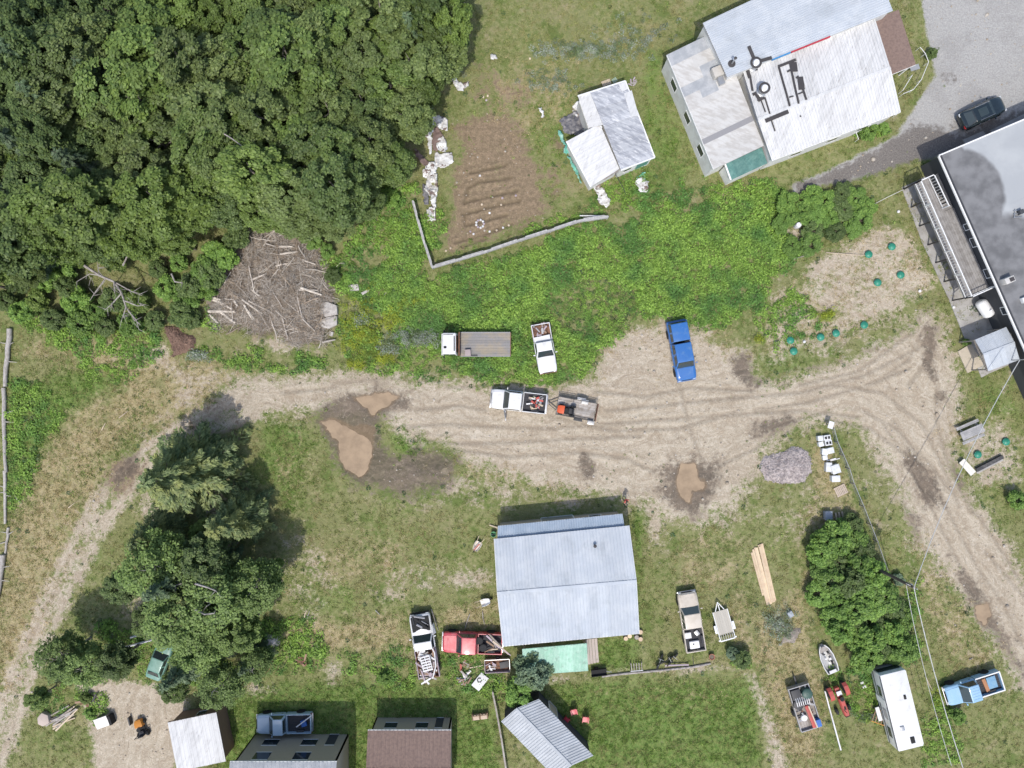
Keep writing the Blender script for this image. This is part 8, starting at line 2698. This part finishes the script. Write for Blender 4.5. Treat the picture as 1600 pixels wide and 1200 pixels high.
    MB().beam(a, b, .36, .08).single('board', SCRAPW, 'white board lying on the orange tool rack', 'board')
    for px, py, s in ((1350, 1072, .25), (1346, 1066, .2)):
        MB().box(G(px, py, .1), (s * 1.6, s, .12), .3).single('scrap_block', SCRAPW, 'pale block in weeds between tractor and camper', 'block', 'pale blocks by the tractor', bevel=.02)
    MB().box(G(1233, 958, .2), (.5, .55, .4), .5).single('box', M('grey_box_paint', (.33, .36, .40)), 'grey white box at the edge of the white flower patch', 'box', bevel=.03)
    p = P(1247, 352, .6)
    r = thing('barrel', 'pale barrel standing in the shrub strip', 'barrel', (p.x, p.y, gh(p.x, p.y)))
    MB().lathe([(.24, 0), (.28, .2), (.29, .4), (.28, .6), (.24, .8), (.2, .8)], 16).build('drum', SCRAPW, r, True)
    MB().lathe([(.29, .38), (.30, .40), (.29, .42)], 16).build('hoop', GREYM, r)
    pallet(947, 130, .35, WOODP, 'small pale pallet behind the patched shed', 6, .9, .5)
    pallet(960, 126, .6, M('green_slat', (.30, .38, .28), .8, var=.1), 'greenish board tray behind the patched shed', 3, .5, .4)
    junk(988, 128, .1, 8, .35, .35, [SCRAPP, WOODG], ['scrap_piece'], 'scrap piece in the heap at the patched shed corner', 'scrap at the shed corner', 71, (.2, .5), .2, .2)
    MB().beam(P(943, 281, 2.2), P(970, 264, 2.9), .12, .04).single('board', W_board, 'dark board lying on the low white roof of the patched shed', 'board')
    MB().tube([P(961, 272, 2.0), P(972, 290, 1.0), P(979, 306, .1)], .03, 6).single('stick', DARKST, 'dark pole leaning on the wall of the patched shed', 'pole')
    # pale plants and stones in the garden
    for k in range(9):
        a = k * .7
        p = G(750 + 6 * math.cos(a), 350 + 6 * math.sin(a), .03)
        MB().lathe([(.05, -.05), (.13, .03), (.10, .12), (.03, .15)], 7, p).single('garden_stone', SCRAPW if k % 3 else SCRAPP, 'pale stone in the ring of stones in the garden soil', 'stone', 'ring of garden stones')
    for k, (px, py) in enumerate(((755, 152), (760, 157), (762, 150), (828, 92), (753, 320), (765, 333), (783, 320), (750, 275), (785, 310), (806, 306), (697, 392), (704, 388), (740, 366), (765, 362), (776, 360), (786, 356), (795, 352), (735, 362))):
        MB().lathe([(.06, -.05), (.12, .03), (.10, .08), (.03, .10)], 7, G(px, py, .03)).single('garden_stone', rg.choice([SCRAPW, WOODP, SCRAPP]), 'pale stone lying loose on the garden ground', 'stone', 'loose stones in the garden')
    for px, py, lb in ((1403, 331, 'white ball lying on grass by the concrete apron'), (1436, 455, 'white cup on the bank below the septic lids'), (1256, 534, 'white rag beside the row of septic lids'), (1489, 480, 'white can beside the concrete apron')):
        MB().lathe([(.08, -.02), (.15, .08), (.13, .18), (.04, .24)], 10, G(px, py)).single('litter', SCRAPW, lb, 'litter', smooth=True)
    MB().tube([G(1358, 323, .25), G(1385, 309, .3), G(1408, 298, .35)], .02, 5).single('hose', SCRAPW, 'thin pale line crossing the grass to the concrete apron', 'hose')


# ------------------------------------------------------------------ the person at the shed corner
def person():
    feet = P(975, 779)
    yaw = heading(975, 779, 985, 795)
    z = gh(feet.x, feet.y)
    J = {}
    V, E, R = [], [], []

    def v(p, r, parent=None):
        V.append(Vector(p))
        R.append(r)
        if parent is not None:
            E.append((parent, len(V) - 1))
        return len(V) - 1
    pel = v((0, 0, .95), .155)
    wa = v((.01, 0, 1.10), .135, pel)
    chst = v((.0, 0, 1.30), .165, wa)
    nk0 = v((-.01, 0, 1.46), .085, chst)
    nk = v((.01, 0, 1.53), .055, nk0)
    hd = v((.03, 0, 1.62), .085, nk)
    top = v((.02, 0, 1.72), .075, hd)
    fingers = []
    for s in (-1, 1):
        hip = v((0, s * .10, .88), .10, pel)
        kn = v((.03 + .05 * s, s * .12, .49), .062, hip)
        an = v((-.01 + .10 * s, s * .13, .09), .042, kn)
        toe = v((.14 + .10 * s, s * .15, .04), .038, an)
        sh = v((0, s * .19, 1.40), .065, chst)
        el = v((.05, s * .27, 1.12), .045, sh)
        wr = v((.25, s * .22, .98), .030, el)
        pm = v((.32, s * .20, .96), .038, wr)
        fingers.append((Vector((.35, s * .20, .955)), s))
    me = bpy.data.meshes.new('person_skin')
    me.from_pydata(V, E, [])
    o = bpy.data.objects.new('person_src', me)
    C.objects.link(o)
    md = o.modifiers.new('skin', 'SKIN')
    for i, sv in enumerate(me.skin_vertices[0].data):
        sv.radius = (R[i], R[i])
        sv.use_root = (i == 0)
    sb = o.modifiers.new('sub', 'SUBSURF')
    sb.levels = 2
    sb.render_levels = 2
    dg = bpy.context.evaluated_depsgraph_get()
    dg.update()
    bm = bmesh.new()
    bm.from_mesh(bpy.data.meshes.new_from_object(o.evaluated_get(dg)))
    for base, s in fingers:      # four bent fingers and a thumb on each hand
        for k in range(5):
            mb = MB()
            if k < 4:
                p0 = base + Vector((0, (k - 1.5) * .019, 0))
                ln = (.066, .076, .072, .055)[k]
                mb.tube([p0 - Vector((.03, 0, 0)), p0 + Vector((ln * .45, 0, -.008)), p0 + Vector((ln * .8, 0, -.028)), p0 + Vector((ln, 0, -.05))], [.0095, .009, .0085, .006], 6)
            else:
                p0 = base + Vector((-.045, -s * .03, 0))
                mb.tube([p0, p0 + Vector((.03, -s * .02, -.008)), p0 + Vector((.055, -s * .022, -.022))], [.011, .010, .007], 6)
            vs = [bm.verts.new(q_) for q_ in mb.v]
            for f in mb.f:
                bm.faces.new([vs[i] for i in f])
    # face: nose, brow, ears
    for c, sz in (((.125, 0, 1.63), (.03, .026, .045)), ((.02, .088, 1.63), (.035, .014, .055)), ((.02, -.088, 1.63), (.035, .014, .055))):
        bmesh.ops.create_icosphere(bm, subdivisions=2, radius=1, matrix=Matrix.Translation(c) @ Matrix.Diagonal((sz[0] * .7, sz[1] * .7, sz[2] * .7, 1)))
    body = bpy.data.meshes.new('body')
    bm.to_mesh(body)
    bm.free()
    bpy.data.objects.remove(o)
    SK = M('skin', (.50, .30, .22), .6, var=.05)
    SH = M('coral_shirt', (.58, .13, .10), .8, var=.1)
    TR = M('dark_trousers', (.07, .075, .09), .85, var=.12)
    SO = M('dark_shoes', (.04, .035, .03), .7, var=.1)
    for mt in (SK, SH, TR, SO):
        body.materials.append(mt)
    mi = []
    for p in body.polygons:
        c = p.center
        arm = abs(c.y) > .215 or c.x > .17
        if c.z < .11: k = 3
        elif c.z < .98 and not (c.x > .12 and c.z > .8): k = 2
        elif c.z < 1.485 and (not arm or c.z > 1.2): k = 1
        else: k = 0
        mi.append(k)
    body.polygons.foreach_set('material_index', mi)
    body.polygons.foreach_set('use_smooth', [True] * len(mi))
    r = thing('person', 'person in a coral red shirt and dark trousers at the shed corner', 'person', (feet.x, feet.y, z), yaw)
    link('body', body, None, r)
    hb = MB().lathe([(.098, -.02), (.112, .03), (.105, .075), (.07, .115), (.02, .13)], 16, (.005, 0, 1.655)).build('hair', M('brown_hair', (.06, .035, .025), .8, var=.2), r, True)
    for s in (-1, 1):
        MB().lathe([(.003, 0), (.011, .004), (.003, .008)], 8, (.108, s * .032, 1.648), Matrix.Rotation(PI / 2, 3, 'Y')).build('eye', UNDER, r)
    MB().box((.108, 0, 1.575), (.012, .045, .010)).build('mouth', M('lips', (.40, .15, .13), .6, var=.05), r)


septic_lids()
picnic_corner()
white_boxes()
lines_and_fences()
brush_pile()
heaps()
plastics()
small_things()
person()
